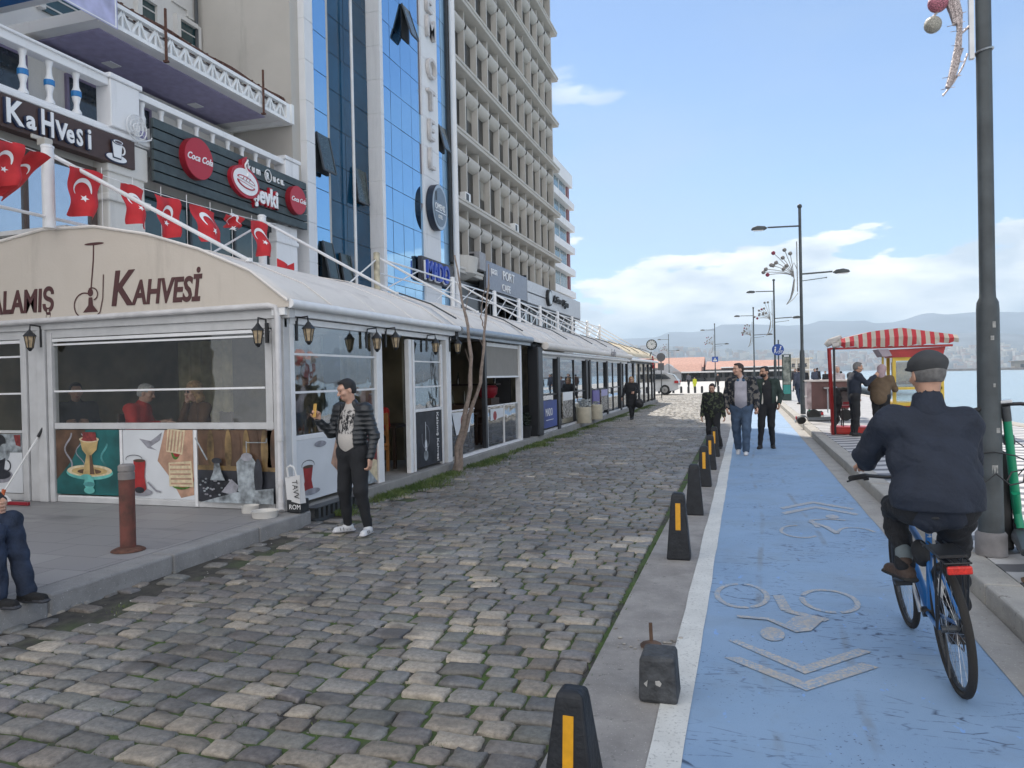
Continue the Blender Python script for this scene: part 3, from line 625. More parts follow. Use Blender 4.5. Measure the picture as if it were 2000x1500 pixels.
ridge('far_mountains', [(-2600, 180), (-1800, 300), (-998, 317), (-732, 326), (-609, 370), (-404, 357), (-252, 377), (-185, 409), (-53, 408), (349, 383), (506, 389), (584, 415), (782, 406), (961, 378), (1108, 376), (1218, 400), (1326, 435), (1397, 440), (1503, 423), (1698, 430), (2016, 423), (2600, 440), (3600, 330), (4600, 250)], 5000, 1500, HILL1)
ridge('near_hills', [(-1800, 90), (-763, 128), (-617, 170), (-417, 172), (-317, 157), (-143, 149), (17, 135), (224, 134), (473, 107), (619, 113), (809, 159), (1011, 188), (1149, 193), (1301, 172), (1700, 190), (2400, 150), (3200, 120)], 3300, 900, HILL2, seed=5)
ST(MB().sheet([[(x, y, (.4 if j else -1.8)+j*.8) for x in np.linspace(-2200, 3600, 30)] for j, y in enumerate((2950, 3000, 3320))]), 'far_shore', HILL2, smooth='all', fix=False)
t_ = MB()
for i in range(1500):
    x = rnd.uniform(-900, 1500); d = rnd.random()**1.5; zz = np.interp(x, (-800, -400, 0, 500, 1100, 1500), (150, 150, 115, 80, 110, 90))*d; y = 3050+250*d+900*.4*d
    w = rnd.uniform(10, 30); h = rnd.uniform(8, 20); t_.use(rnd.randrange(3)); t_.box(x, x+w, y-15, y+15, zz-25, zz*.85+h)
tag(t_.build('far_town', [M('town_a', (.5, .47, .42), .8), M('town_b', (.4, .3, .25), .8), M('town_c', (.3, .31, .32), .8)], fix=False), 'dense hazy town climbing the hills across the bay', 'town', kind='stuff')
# breakwater with a small hut
tag(MB().box(180, 1500, 880, 900, -2, 1.1).build('breakwater', M('rock', (.22, .2, .19), .9, var=.3, scale=.3), bevel=.3), 'long low breakwater out in the bay behind the snack kiosk', 'breakwater')
hb = T('harbour_hut', (275, 889, 1.1), 'small square pale hut at the end of the breakwater', 'hut')
MB().box(265, 290, 883, 895, 1.1, 7.2).build('wall', M('hut_wall', (.3, .28, .25), .8), hb); MB().box(263, 292, 881, 897, 7.2, 8).build('roof', M('hut_roof', (.25, .24, .23), .8), hb); MB().box(270, 273, 882.8, 882.98, 1.1, 4.5).box(278, 283, 882.8, 882.98, 3, 5).build('window', DGREY, hb)
# ferry terminal, red roofs
TR = M('red_roof_tiles', (.40, .22, .17), .8, var=.15, scale=2); TW = M('terminal_wall', (.30, .31, .33), .7); TCR = M('terminal_cream', (.55, .5, .42), .7)
tm = T('ferry_terminal', (-4, 172, 0), 'low ferry terminal with long pink red roofs at the end of the quay', 'building')
def gable(x0, x1, y0, y1, z0, z1, mat=TR):
    ym = (y0+y1)/2; return MB().poly([(x0, y0-.6, z0), (x0, y1+.6, z0), (x0, ym, z1)], (x1-x0, 0, 0))
gable(-26, -8.8, 172, 184, 3.1, 5.5).build('roof', TR, tm); gable(-15, -9, 166, 171.5, 2.1, 3.8).build('roof', TR, tm); gable(-8.3, 9, 170, 182, 2.5, 4.4).build('roof', TR, tm)
MB().poly([(-19.5, 165.5, 1.9), (-13, 165.5, 1.9), (-16.2, 165.5, 4.0)], (0, 6, 0)).build('roof', TW, tm)
MB().box(-26, -8.8, 172.3, 183.5, 0, 3.1).box(-8.3, 9, 170.5, 181.5, 0, 2.5).box(-19.3, -13.2, 165.7, 171, 0, 1.9).build('wall', TW, tm, bevel=.02)
MB().box(-13, 13.5, 163, 170, 1.85, 2.15).box(-5, 9.5, 168, 171, 2.75, 3.0).build('canopy', M('terminal_white', (.6, .6, .6), .6), tm)
MB().box(9.2, 13.3, 170.6, 176, 0, 4.3).box(8.6, 13.9, 170, 176.6, 4.3, 4.6).build('tower', TCR, tm)
for i in range(16): MB().box(-12+i*1.55, -11+i*1.55, 170.3, 170.46, .7, 1.7).build('window', DGREY, tm)
for i in range(3): MB().box(9.7+i*1.2, 10.3+i*1.2, 170.4, 170.58, 2.6, 3.4).build('window', DGREY, tm)
# bollards in a row where the cobbles end
fb = MB().lathe([(.1, 0), (.1, .5), (.07, .58), (.02, .6)], n=8).build('bollard', M('bollard_black', (.03, .032, .035), .5), smooth=True)
tag(fb, 'short dark bollard in the distant row where the cobbled square ends', 'bollard', 'distant bollards'); fb.location = (-7.2, 66, 0)
for i in range(1, 22):
    x = -7.2+i*.62+.06*math.sin(i*5)
    if x > 5.2: break
    copy_thing(fb, (x, 66+.3*math.sin(i), 0))
# tall bare masts at the quay
for i, (x, y, h) in enumerate(((6.6, 120, 4.2), (7.6, 122, 3.6), (9.4, 121, 3.9))):
    m_ = MB().tube([(x, y, 0), (x, y, h)], [.05, .02], 5).tube([(x-.5, y, h*.7), (x+.5, y, h*.74)], .015, 4).build('mast', WMETAL); tag(m_, ('thin boat mast left of the other two behind the crowd', 'middle thin boat mast behind the crowd', 'thin boat mast right of the other two behind the crowd')[i], 'mast')
# white car
def car():
    P = M('car_white', (.62, .64, .66), .25, coat=.6, var=.02); G = M('car_glass', (.02, .025, .03), .08)
    c = T('parked_car', (-6.55, 62.2, 0), 'white estate car half hidden behind the far end of the cafes', 'car')
    # side profile, car lies along X, rear end at +X
    pr = [(-4.4, .35), (-4.45, .7), (-4.2, .92), (-3.2, 1.02), (-2.5, 1.42), (-2.0, 1.5), (-.7, 1.5), (-.25, 1.38), (.12, 1.0), (.2, .75), (.16, .4), (-.2, .28), (-4.2, .26)]
    rows = []
    for yy, sc, dz in ((-.9, .97, -.04), (-.93, 1, 0), (-.86, 1, 0), (.86, 1, 0), (.93, 1, 0), (.9, .97, -.04)):
        rows.append([((x+2.1)*sc-2.1-6.3+1.1, 62.2+(yy*(.80 if z > 1.1 else 1)), max(.24, z+dz)) for x, z in pr+pr[:1]])
    b = MB().sheet(rows); n = len(pr)+1; b.f += [tuple(range(n-1)), tuple(range(5*n, 6*n-1))]; b.m += [0, 0]
    b.build('body', P, c, smooth=True)
    ox = -5.2
    for yy in (61.33, 63.07):
        s = 1 if yy > 62 else -1
        MB().poly([(ox-3.0, yy+s*.12, 1.05), (ox-2.4, yy+s*.03, 1.38), (ox-1.55, yy+s*.0, 1.42), (ox-1.5, yy+s*.12, 1.05)], (0, s*.02, 0)).build('window', G, c); MB().poly([(ox-1.42, yy+s*.12, 1.05), (ox-1.45, yy+s*.0, 1.42), (ox-.75, yy+s*.01, 1.4), (ox-.3, yy+s*.12, 1.08)], (0, s*.02, 0)).build('window', G, c)
    MB().poly([(ox-.22, 61.5, 1.36), (ox+.06, 61.42, 1.02), (ox+.06, 62.98, 1.02), (ox-.22, 62.9, 1.36)], (.03, 0, .02)).build('rear_window', G, c)
    for s, yy in ((-1, 61.24), (1, 63.16)):
        MB().box(ox-.08, ox+.2, yy-.06*(s < 0)-.0, yy+.06*(s > 0)+.03*(s < 0), .78, .95).build('tail_light', M('tail_red', (.4, .02, .02), .3), c)
    A = Matrix(((1, 0, 0), (0, 0, 1), (0, 1, 0)))
    for wx in (-.75, -3.5):
        for s, yy in ((-1, 61.3), (1, 63.1)):
            w = MB().lathe([(.2, -.1), (.32, -.1), (.34, -.05), (.34, .05), (.32, .1), (.2, .1)], (ox+wx, yy, .34), 20, A).build('wheel', RUBBER, c, smooth=True)
            rm = MB().lathe([(.05, .07), (.2, .09), (.21, .105), (.19, .108), (.05, .1)] if s > 0 else [(.05, -.07), (.2, -.09), (.21, -.105), (.19, -.108), (.05, -.1)], (ox+wx, yy, .34), 20, A).build('rim', CHROME, w, smooth=True)
    c.location.x -= .35; c.scale = (1.15, 1.1, 1.2); return c
car()
# distant city blocks by the square
# ================================================================ BUILDINGS on the left
def matb(name, a, b, s=.35, st=None): 
    q = nodes(name); c = q.mix(q.ramp(q.noise(s, 8, .7), .3, .7), a, b); c = q.mix(q.ramp(q.noise(1.2, 7, .75, st=(1, 1, .12)), .56, .74, 0, .5), c, tuple(v*.55 for v in a)); q.bump(q.noise(30, 5), .2, .01); return q.out(c, .8)
CREAM = matb('cream_render', (.60, .58, .54), (.70, .68, .64)); BEIGE = matb('beige_render', (.41, .385, .35), (.49, .465, .425)); GREYW = matb('grey_render', (.50, .49, .47), (.6, .59, .57))
TRIM = matb('white_trim', (.72, .72, .73), (.80, .80, .80)); LILAC = M('lilac_soffit', (.36, .33, .50), .7); BSOF = M('blue_soffit', (.02, .13, .36), .6)
DWIN = M('dark_window', (.02, .028, .035), .06, var=.3, spec=.8); TEAL = M('teal_window', (.02, .05, .055), .08, spec=.8); RUST = M('rusty_iron', (.10, .045, .03), .85, var=.5, scale=20, bump=.4)
XF = -11.5
kb = T('cafe_building', (-14, 14, 0), 'old cream building with white balustrade balconies and dark shop signs over the terrace', 'building')
b = MB().box(-26, -11.75, 1, 17.45, .15, 6.42); b.build('wall', CREAM, kb)
MB().box(-26, -13.4, 1, 17.42, 6.42, 8.6).build('wall', CREAM, kb); MB().box(-26, -14.5, 1, 17.4, 8.6, 24).build('wall', GREYW, kb)
# balcony slab and cornice
MB().box(-13.4, -11.42, 1, 17.46, 6.43, 6.62).box(-11.75, -11.36, 1, 17.46, 6.46, 6.55).build('balcony_slab', TRIM, kb, bevel=.02)
MB().box(-11.62, -11.38, 1, 11.2, 7.36, 7.52).box(-11.62, -11.38, 11.9, 16.8, 7.36, 7.50).box(-11.66, -11.33, 1, 11.2, 7.50, 7.55).build('balustrade_rail', TRIM, kb, bevel=.015)
for y0, y1 in ((11.2, 11.9), (16.8, 17.42)):
    MB().box(-11.7, -11.34, y0, y1, 6.6, 7.5).box(-11.74, -11.3, y0-.05, y1+.05, 7.5, 7.6).build('pedestal', TRIM, kb, bevel=.02)
BB = M('balustrade_blue', (.02, .18, .45), .5); BL = M('balustrade_lilac', (.33, .31, .5), .6)
ys = [2.5+.5*i for i in range(0, 14)]+[9.53, 10.03, 10.58]+[12.12+.52*i for i in range(9)]
for y in ys:
    pf = [(.085, 6.62), (.085, 6.66), (.05, 6.72), (.045, 6.8), (.075, 6.92), (.078, 6.96), (.078, 7.04), (.05, 7.12), (.045, 7.25), (.075, 7.36)]
    o = MB().lathe([(r, z) for r, z in pf], (-11.5, y, 0), 10).build('baluster', TRIM, kb, smooth=True)
    MB().lathe([(.07, 6.93), (.088, 6.94), (.088, 7.03), (.07, 7.04)] if y < 11.5 else [(.075, 6.62), (.095, 6.63), (.085, 6.72), (.06, 6.78)], (-11.5, y, 0), 10).build('band', BB if y < 11.5 else BL, o)
for y0, y1 in ((2, 4), (5, 6.3), (7.4, 8.9), (9.9, 11.1), (12.1, 14.3)):
    f = MB().box(-13.42, -13.36, y0, y1, 6.6, 8.15).build('window', DWIN, kb); MB().box(-13.4, -13.33, y0-.06, y0, 6.6, 8.2).box(-13.4, -13.33, y1, y1+.06, 6.6, 8.2).box(-13.4, -13.33, y0, y1, 8.15, 8.2).box(-13.4, -13.34, (y0+y1)/2-.03, (y0+y1)/2+.03, 6.6, 8.15).build('frame', M('mauve_frame', (.2, .17, .26), .6), f)
# upper balcony with lilac soffit and openwork edge
MB().box(-14.5, -11.6, 11.3, 17.3, 8.72, 8.95).build('upper_slab', TRIM, kb)
MB().box(-14.0, -12.0, 11.6, 16.9, 8.695, 8.72).build('soffit', LILAC, kb)
for y in (12.8, 15.4): MB().box(-13.2, -12.95, y, y+.3, 8.68, 8.695).build('soffit_lamp', TRIM, kb)
e_ = MB().box(-11.6, -11.48, 11.3, 17.3, 8.6, 8.68).box(-11.6, -11.48, 11.3, 17.3, 9.02, 9.1).box(-11.6, -11.48, 11.3, 11.5, 8.68, 9.02).box(-11.6, -11.48, 17.12, 17.3, 8.68, 9.02)
n = 13
for i in range(n):
    y = 11.5+i*(5.62/n); d = 5.62/n
    e_.beam((-11.54, y, 8.68), (-11.54, y+d/2, 9.02), .05, .045, (1, 0, 0)).beam((-11.54, y+d/2, 9.02), (-11.54, y+d, 8.68), .05, .045, (1, 0, 0)).beam((-11.54, y+d/2, 8.68), (-11.54, y+d/2, 9.02), .05, .03, (1, 0, 0))
e_.build('openwork_edge', WHITE, kb, fix=False); MB().box(-11.66, -11.64, 11.5, 17.1, 8.68, 9.02).build('edge_backing', M('shade_grey', (.22, .22, .24), .8), kb)
MB().box(-14.5, -11.45, 17.3, 17.42, 8.6, 9.12).box(-11.6, -11.46, 11.2, 11.3, 8.6, 9.4).build('edge_end', WHITE, kb)
r_ = MB(); r_.tube([(-11.7, y, 9.25+.03*math.sin(y*3)) for y in np.linspace(11.3, 17.3, 26)], .045, 6); r_.tube([(-11.6, y, 9.17+.03*math.sin(y*5+1)) for y in np.linspace(11.3, 17.3, 26)], .03, 6)
for y in np.linspace(11.5, 17.2, 22): r_.box(-11.85, -11.6, y, y+.05, 9.1, 9.24)
r_.build('rusty_rail', RUST, kb, smooth=True)
for y in (12.75, 16.05): MB().box(-11.46, -11.42, y, y+.04, 8.45, 9.55).box(-11.5, -11.4, y-.01, y+.06, 8.43, 8.47).build('iron_bracket', RUST, kb)
# blue soffit nearer, with hanging banner
MB().box(-14.5, -11.45, 2, 10.4, 8.62, 9.2).build('upper_slab', TRIM, kb); MB().box(-14.2, -11.6, 2, 10.2, 8.6, 8.62).build('soffit', BSOF, kb)
BAN = M('lilac_banner', (.42, .42, .60), .6, var=.25, scale=3)
bn = MB().sheet([[(-11.36, 3+.5*i, z) for i in range(17)]+[(-11.36, 11.42, z)] for z in (8.5, 9.4, 10.4)]).build('banner', BAN, solid=.01); tag(bn, 'pale lilac printed banner hanging at the top left corner of the cream building', 'banner')
MB().box(-11.352, -11.345, 3, 11.36, 8.52, 8.54).box(-11.352, -11.345, 11.36, 11.39, 8.52, 10.4).build('banner_edge', WHITE, bn); text('ardıçlı evler', .16, M('banner_ink', (.3, .3, .42), .6), (-11.345, 9.4, 8.75), ROT_X, bn, .003, shear=.3)
# upper windows with mouldings
for y0, y1, z0, z1 in ((15.25, 15.75, 9.9, 11.5), (16.6, 17.25, 9.9, 11.55), (12.5, 13.6, 9.9, 12.2), (9, 10.4, 9.9, 12.2), (15.25, 17.0, 13.5, 15)):
    w = MB().box(-14.53, -14.44, y0, y1, z0, z1).build('window', TEAL, kb); m_ = MB().box(-14.5, -14.36, y0-.14, y0, z0, z1+.1).box(-14.5, -14.36, y1, y1+.14, z0, z1+.1).box(-14.5, -14.34, y0, y1, z1, z1+.12)
    for i in range(6): m_.box(-14.47, -14.42, y0, y1, z0+.1+i*.26, z0+.13+i*.26)
    m_.build('frame', GREYW, w)
mm = MB().box(-14.5, -14.44, 16.4, 17.0, 11.95, 12.0).box(-14.5, -14.44, 16.95, 17.0, 11.8, 11.95).box(-14.5, -14.44, 17.0, 17.38, 11.78, 11.83); mm.build('moulding', GREYW, kb)
MB().tube([(-14.4, 17.25, 9), (-14.4, 17.25, 24)], .05, 8).build('downpipe', DGREY, kb, smooth=True)
# first floor openings above the cafe canopies
w = MB().box(-11.8, -11.70, 4.5, 11.05, 3.4, 5.72).build('window', M('mirror_window', (.55, .6, .65), .03, metal=.9, var=.03), kb)
fr = MB()
for y in (4.5, 7.2, 9.65, 11.0): fr.box(-11.76, -11.64, y, y+.05+(.06 if y == 11.0 else 0), 3.4, 5.74)
fr.box(-11.76, -11.62, 4.5, 11.1, 5.70, 5.8); fr.build('frame', M('brown_frame', (.07, .045, .035), .5), w)
MB().box(-11.78, -11.45, 11.2, 12.1, .2, 5.8).box(-11.8, -11.38, 11.12, 12.2, 5.2, 5.34).box(-11.8, -11.4, 11.15, 12.15, 5.75, 6.4).build('pilaster', CREAM, kb, bevel=.03)
MB().box(-11.78, -11.45, 16.5, 17.44, .2, 5.8).box(-11.8, -11.4, 16.45, 17.45, 5.3, 5.42).build('pilaster', TRIM, kb, bevel=.03)
w = MB().box(-11.8, -11.72, 12.2, 16.5, 3.3, 5.7).build('window', TEAL, kb); fr = MB()
for y in (12.2, 13.6, 15.1, 16.4): fr.box(-11.76, -11.66, y, y+.07, 3.3, 5.7)
fr.box(-11.77, -11.6, 12.2, 16.5, 5.55, 5.7).build('frame', M('dark_frame', (.03, .035, .04), .5), w)
for y in np.linspace(12.5, 16.3, 6):
    pass
# shop signs
sg = T('shop_sign', (-11.5, 8, 6.1), 'brown shop sign reading KaHveSi with a white cup at its end', 'sign')
MB().box(-11.72, -11.5, 1.2, 11.75, 5.9, 6.44).build('board', M('brown_board', (.065, .035, .028), .5), sg, bevel=.008)
LW = M('letter_white', (.8, .8, .8), .4, var=.02); LB = M('letter_back', (.02, .03, .07), .5)
def raised(s, size, y, z, parent, xs=1., x=-11.5, mat=LW, bold=.012, shear=0, depth=.02):
    text(s, size, LB, (x+depth, y-.02, z-.01), ROT_X, parent, depth, xs, shear, bold+.008, 'letter_shadow'); text(s, size, mat, (x+depth*2+.012, y, z), ROT_X, parent, .008, xs, shear, bold)
raised('K', .55, 9.03, 5.99, sg, .85); raised('a', .42, 9.40, 6.0, sg, .95); raised('H', .60, 9.66, 5.98, sg, .62); raised('V', .42, 9.96, 6.0, sg, .85); raised('e', .45, 10.16, 6.0, sg, .75); raised('S', .4, 10.37, 6.0, sg, .7); raised('i', .52, 10.6, 6.0, sg, .8); raised('KALAMIŞ', .5, 6.2, 6.0, sg, 1.)
cu = MB()
cyc, czc = 11.28, 6.13
def disc_x(mb, x, cy, cz, ry, rz, t=.01, n=28, a0=0, a1=360, tilt=0.):
    pts = []
    for i in range(n):
        a = R(a0+(a1-a0)*i/(n if a1-a0 == 360 else n-1)); p, q_ = ry*math.cos(a), rz*math.sin(a); pts.append((x, cy+p*math.cos(tilt)-q_*math.sin(tilt), cz+p*math.sin(tilt)+q_*math.cos(tilt)))
    mb.poly(pts, (t, 0, 0))
cu.use(1); disc_x(cu, -11.498, cyc, czc-.13, .26, .09, .012); cu.use(0); disc_x(cu, -11.484, cyc, czc-.125, .235, .072, .012)
cu.use(1); cu.poly([(-11.47, cyc-.14, czc+.19), (-11.47, cyc+.13, czc+.19), (-11.47, cyc+.09, czc-.14), (-11.47, cyc-.1, czc-.14)], (.012, 0, 0)); cu.use(0); cu.poly([(-11.457, cyc-.12, czc+.17), (-11.457, cyc+.11, czc+.17), (-11.457, cyc+.075, czc-.12), (-11.457, cyc-.085, czc-.12)], (.012, 0, 0))
cu.use(1); disc_x(cu, -11.444, cyc, czc+.17, .125, .045, .01); cu.use(0); disc_x(cu, -11.433, cyc, czc+.172, .11, .034, .004); cu.use(2); disc_x(cu, -11.4285, cyc, czc+.168, .085, .024, .004)
cu.use(0); cu.tube([(-11.45, cyc+.1+.07*math.sin(t), czc+.04+.08*math.cos(t)) for t in np.linspace(0, 3.1, 9)], .015, 6)
cu.build('cup', [LW, LB, M('coffee_brown', (.09, .07, .08), .5)], sg, fix=False)
MB().box(-11.5, -11.46, 9.5, 9.9, 5.86, 5.93).box(-11.48, -11.3, 9.6, 9.75, 5.76, 5.88).build('spotlight', M('old_white', (.5, .47, .42), .6), sg, bevel=.01)
s2 = T('slatted_sign', (-11.5, 14.8, 6.2), 'grey slatted shop sign with a red sandwich logo and two round red drink badges', 'sign')
sl = MB()
for i in range(6): sl.box(-11.50, -11.44, 12.22, 17.68, 5.50+i*.215, 5.50+i*.215+.185)
sl.build('slats', M('slat_grey', (.055, .075, .08), .6, var=.2), s2, bevel=.006); MB().box(-11.56, -11.505, 12.25, 17.65, 5.5, 6.77).build('backing', DGREY, s2)
REDS = M('sign_red', (.42, .015, .03), .4, var=.04); REDD = M('sign_red_dark', (.25, .01, .02), .4)
for cy, rr in ((13.35, .44), (17.05, .37)):
    bd = MB(); bd.use(1); disc_x(bd, -11.44, cy, 6.22 if cy < 14 else 6.15, rr, rr, .14, 40); bd.use(0); disc_x(bd, -11.298, cy, 6.22 if cy < 14 else 6.15, rr*.985, rr*.985, .01, 40); o = bd.build('badge', [REDS, REDD], s2)
    text('Coca Cola', rr*.46, LW, (-11.283, cy-rr*.86, (6.22 if cy < 14 else 6.15)-rr*.14), ROT_X, o, .004, .9, .35, .004)
lg = MB(); zc = 6.12; yc = 14.95
lg.use(1); disc_x(lg, -11.44, yc, zc, .52, .36, .11, 36, tilt=-.15); lg.poly([(-11.44, yc-.12, zc+.2), (-11.44, yc+.1, zc+.3), (-11.44, yc+.02, zc+.45), (-11.44, yc+.1, zc+.62), (-11.44, yc-.1, zc+.5)], (.10, 0, 0))
lg.use(0); disc_x(lg, -11.328, yc, zc, .45, .29, .01, 36, tilt=-.15); lg.use(1); disc_x(lg, -11.316, yc, zc+.02, .33, .1, .008, 30, 0, 180, -.15); disc_x(lg, -11.316, yc, zc-.04, .33, .12, .008, 30, 180, 360, -.15); lg.use(0); disc_x(lg, -11.306, yc, zc+.02, .29, .07, .006, 30, 0, 180, -.15); disc_x(lg, -11.306, yc, zc-.06, .26, .07, .006, 30, 180, 360, -.15)
for k in (-.12, 0, .12): lg.use(1); lg.beam((-11.298, yc+k-.02, zc+.03), (-11.298, yc+k+.02, zc+.1), .015, .01, (1, 0, 0))
lg.use(0); lg.tube([(-11.31, yc+.02+.05*math.sin(t*3), zc+.12+.16*t) for t in np.linspace(0, 2.6, 14)], .022, 6)
lg.build('sandwich_logo', [LW, REDS], s2, fix=False)
text('k u m', .26, LW, (-11.42, 15.15, 6.46), ROT_X, s2, .012, .82, 0, .006); text('u c u.', .26, LW, (-11.42, 16.15, 6.44), ROT_X, s2, .012, .82, 0, .006); text('R', .24, LW, (-11.42, 15.87, 6.43), ROT_X, s2, .012, .8, 0, .006)
MB().tube([(-11.41, 15.94+.13*math.cos(t), 6.52+.15*math.sin(t)) for t in np.linspace(0, 6.283, 24)], .012, 5).build('ring', LW, s2)
text('şevki', .58, REDS, (-11.43, 15.25, 5.78), ROT_X, s2, .05, .82, 0, .05, 'letter_shadow'); text('şevki', .58, LW, (-11.36, 15.25, 5.78), ROT_X, s2, .01, .82, 0, .02)
s2.location = Vector(s2.location)+Vector((.2, -.08, .29)); sg.location = Vector(sg.location)+Vector((.16, 0, 0))
# air conditioner and fan on the balcony
ac = T('air_conditioner', (-12.2, 13.6, 6.62), 'white air conditioner standing behind the balcony balusters', 'air conditioner'); MB().box(-12.4, -12.0, 13.1, 14.0, 6.62, 7.25).build('casing', WHITE, ac, bevel=.02); MB().tube([(-11.98, 13.55+.22*math.cos(t), 6.93+.22*math.sin(t)) for t in np.linspace(0, 6.283, 20)], .015, 5).tube([(-11.98, 13.55+.11*math.cos(t), 6.93+.11*math.sin(t)) for t in np.linspace(0, 6.283, 20)], .012, 5).build('fan_grille', DGREY, ac)
fn = MB()
for r in (.08, .16, .25): fn.tube([(-11.28, 11.75+r*math.cos(t), 6.72+r*math.sin(t)) for t in np.linspace(0, 6.283, 20)], .012, 5)
for k in range(10): a = k*.628; fn.tube([(-11.28, 11.75, 6.72), (-11.27, 11.75+.25*math.cos(a), 6.72+.25*math.sin(a))], .006, 4)
fn.tube([(-11.32, 11.8, 6.45), (-11.3, 12.15, 6.6), (-11.32, 12.2, 6.85)], .02, 5); tag(fn.build('outdoor_fan', WMETAL), 'round white wire fan fixed below the balcony corner', 'fan')
# ---------------------------------------------------------------- hotel with mirror glass
hm = T('hotel_building', (-13, 23, 0), 'narrow hotel building with blue mirror glass between white stone pilasters', 'building')
MGL = M('mirror_blue', (.30, .52, .74), .025, metal=1., var=.03, scale=.3); DGL = M('deep_blue_glass', (.006, .05, .10), .05, spec=.45, var=.3, scale=.5); MARB = matb('hotel_stone', (.64, .65, .66), (.74, .74, .75))
MB().box(-27, -12.35, 17.5, 29.2, 0, 26).build('wall', BEIGE, hm)
MB().box(-14.6, -11.55, 17.46, 17.84, 6, 26).build('side_wall', BEIGE, hm)
JZ = [7.18-1.1*k for k in range(6, 0, -1)]+[7.18+1.12*k for k in range(17)]
def pil(y0, y1, name='pilaster', x=-11.35, xb=-12.4):
    b = MB()
    for a, z in zip(JZ[:-1], JZ[1:]): b.box(xb, x, y0, y1, a+.008, z-.008)
    b.box(xb, x-.02, y0+.01, y1-.01, .2, 26); b.build(name, MARB, hm)
pil(17.84, 18.26, x=-11.35, xb=-11.9); pil(22.3, 22.52, x=-11.35, xb=-11.85); pil(25.85, 27.35, 'sign_strip', -11.42)
def glaz(y0, y1, ny, mat, x=-11.5, name='glass'):
    o = MB(); k = 0; dy = (y1-y0)/ny
    for a, z in zip(JZ[:-1], JZ[1:]):
        for j in range(ny):
            t = rnd.uniform(-.004, .004); u = rnd.uniform(-.004, .004); ya, yb = y0+j*dy+.009, y0+(j+1)*dy-.009
            o.add([(x+t, ya, a+.01), (x-t, yb, a+.01), (x-t+u, yb, z-.01), (x+t+u, ya, z-.01)], [(0, 1, 2, 3)])
    g = o.build(name, mat, hm, fix=False)
    MB().box(x-.1, x-.03, y0, y1, JZ[0], 26).build('mullions', DGREY, g); return g
glaz(22.5, 25.85, 4, MGL); glaz(27.35, 28.5, 2, MGL); glaz(18.26, 19.2, 1, MGL)
glaz(19.3, 22.3, 2, DGL, -11.84); MB().box(-11.84, -11.5, 19.2, 19.3, 1, 26).build('return_wall', BEIGE, hm); MB().tube([(-11.62, 20.9, 1), (-11.62, 20.9, 26)], .05, 8).build('mullion_post', WMETAL, hm, smooth=True)
MB().box(-11.72, -11.5, 25.72, 25.84, 7.6, 26).build('sign_edge', M('brown_edge', (.12, .1, .12), .5), hm)
MB().tube([(-11.3, 28.72, 4), (-11.3, 28.72, 26)], .13, 12).build('downpipe', MARB, hm, smooth=True)
def flap(y0, y1, z0, z1, ang, x=-11.47, bottom=True):
    L = z1-z0; c, s = math.cos(ang), math.sin(ang); o = (x, 0, z1)
    P = lambda y, l, d: (x+l*s+d*c, y, z1-l*c+d*s)
    w = MB().add([P(y0, 0, 0), P(y1, 0, 0), P(y1, L, 0), P(y0, L, 0), P(y0, 0, .03), P(y1, 0, .03), P(y1, L, .03), P(y0, L, .03)], [(0, 3, 2, 1), (4, 5, 6, 7), (0, 1, 5, 4), (1, 2, 6, 5), (2, 3, 7, 6), (3, 0, 4, 7)]).build('open_window', M('flap_glass', (.03, .05, .05), .12), hm)
    MB().beam(P(y0, 0, .02), P(y0, L, .02), .05, .05).beam(P(y1, 0, .02), P(y1, L, .02), .05, .05).beam(P(y0, L, .02), P(y1, L, .02), .05, .05).build('frame', DGREY, w)
    MB().box(x-.02, x+.004, y0, y1, z0, z1).build('opening', M('opening_dark', (.012, .014, .016), .8), w)
flap(18.5, 19.15, 7.65, 8.75, .2); flap(21.2, 21.9, 7.4, 8.5, .12, -11.8); flap(24.3, 24.9, 13.9, 15.1, .3); flap(27.45, 28.1, 10.8, 11.8, .25)
flap(18.7, 19.2, 4.6, 5.7, .2); flap(20.2, 20.8, 4.7, 5.6, .15, -11.8)
hs = T('hotel_lettering', (-11.4, 26.6, 12), 'tall vertical hotel name in pale raised letters on the white stone strip', 'sign')
GLT = M('pale_letter', (.55, .52, .5), .5)
for ch, z in (('R', 17.3), ('E', 15.75), ('M', 14.8), ('O', 13.25), ('T', 12.0), ('E', 10.85), ('L', 9.75)):
    text(ch, 1.12, GLT, (-11.33, 26.15, z), ROT_X, hs, .07, .95, 0, .01)
rs = T('round_sign', (-11.2, 26.65, 8.3), 'round dark steel sign with silver lettering under the vertical hotel name', 'sign')
d_ = MB(); d_.use(0); disc_x(d_, -11.4, 26.65, 8.3, .72, .88, .26, 48); d_.use(1); disc_x(d_, -11.139, 26.65, 8.3, .7, .86, .02, 48); d_.use(2); disc_x(d_, -11.118, 26.65, 8.3, .6, .75, .012, 48); d_.build('plate', [M('navy_rim', (.012, .018, .035), .4), CHROME, M('plate_grey', (.16, .19, .22), .35, metal=.5)], rs)
text('OMENS', .34, LW, (-11.10, 26.12, 8.18), ROT_X, rs, .006, .85); text('OTEL', .2, LW, (-11.10, 26.42, 7.86), ROT_X, rs, .006, .85); MB().box(-11.106, -11.096, 26.15, 27.15, 8.09, 8.12).build('rule', LW, rs); MB().box(-11.106, -11.09, 26.2, 26.3, 8.5, 8.85).build('emblem', DGREY, rs)
bm_ = T('projecting_sign', (-11.2, 25.6, 5.6), 'dark box sign with raised blue letters at the foot of the hotel glass', 'sign'); MB().box(-11.45, -11.3, 25.2, 28.3, 5.35, 6.25).build('box', M('box_brown', (.05, .045, .05), .5), bm_)
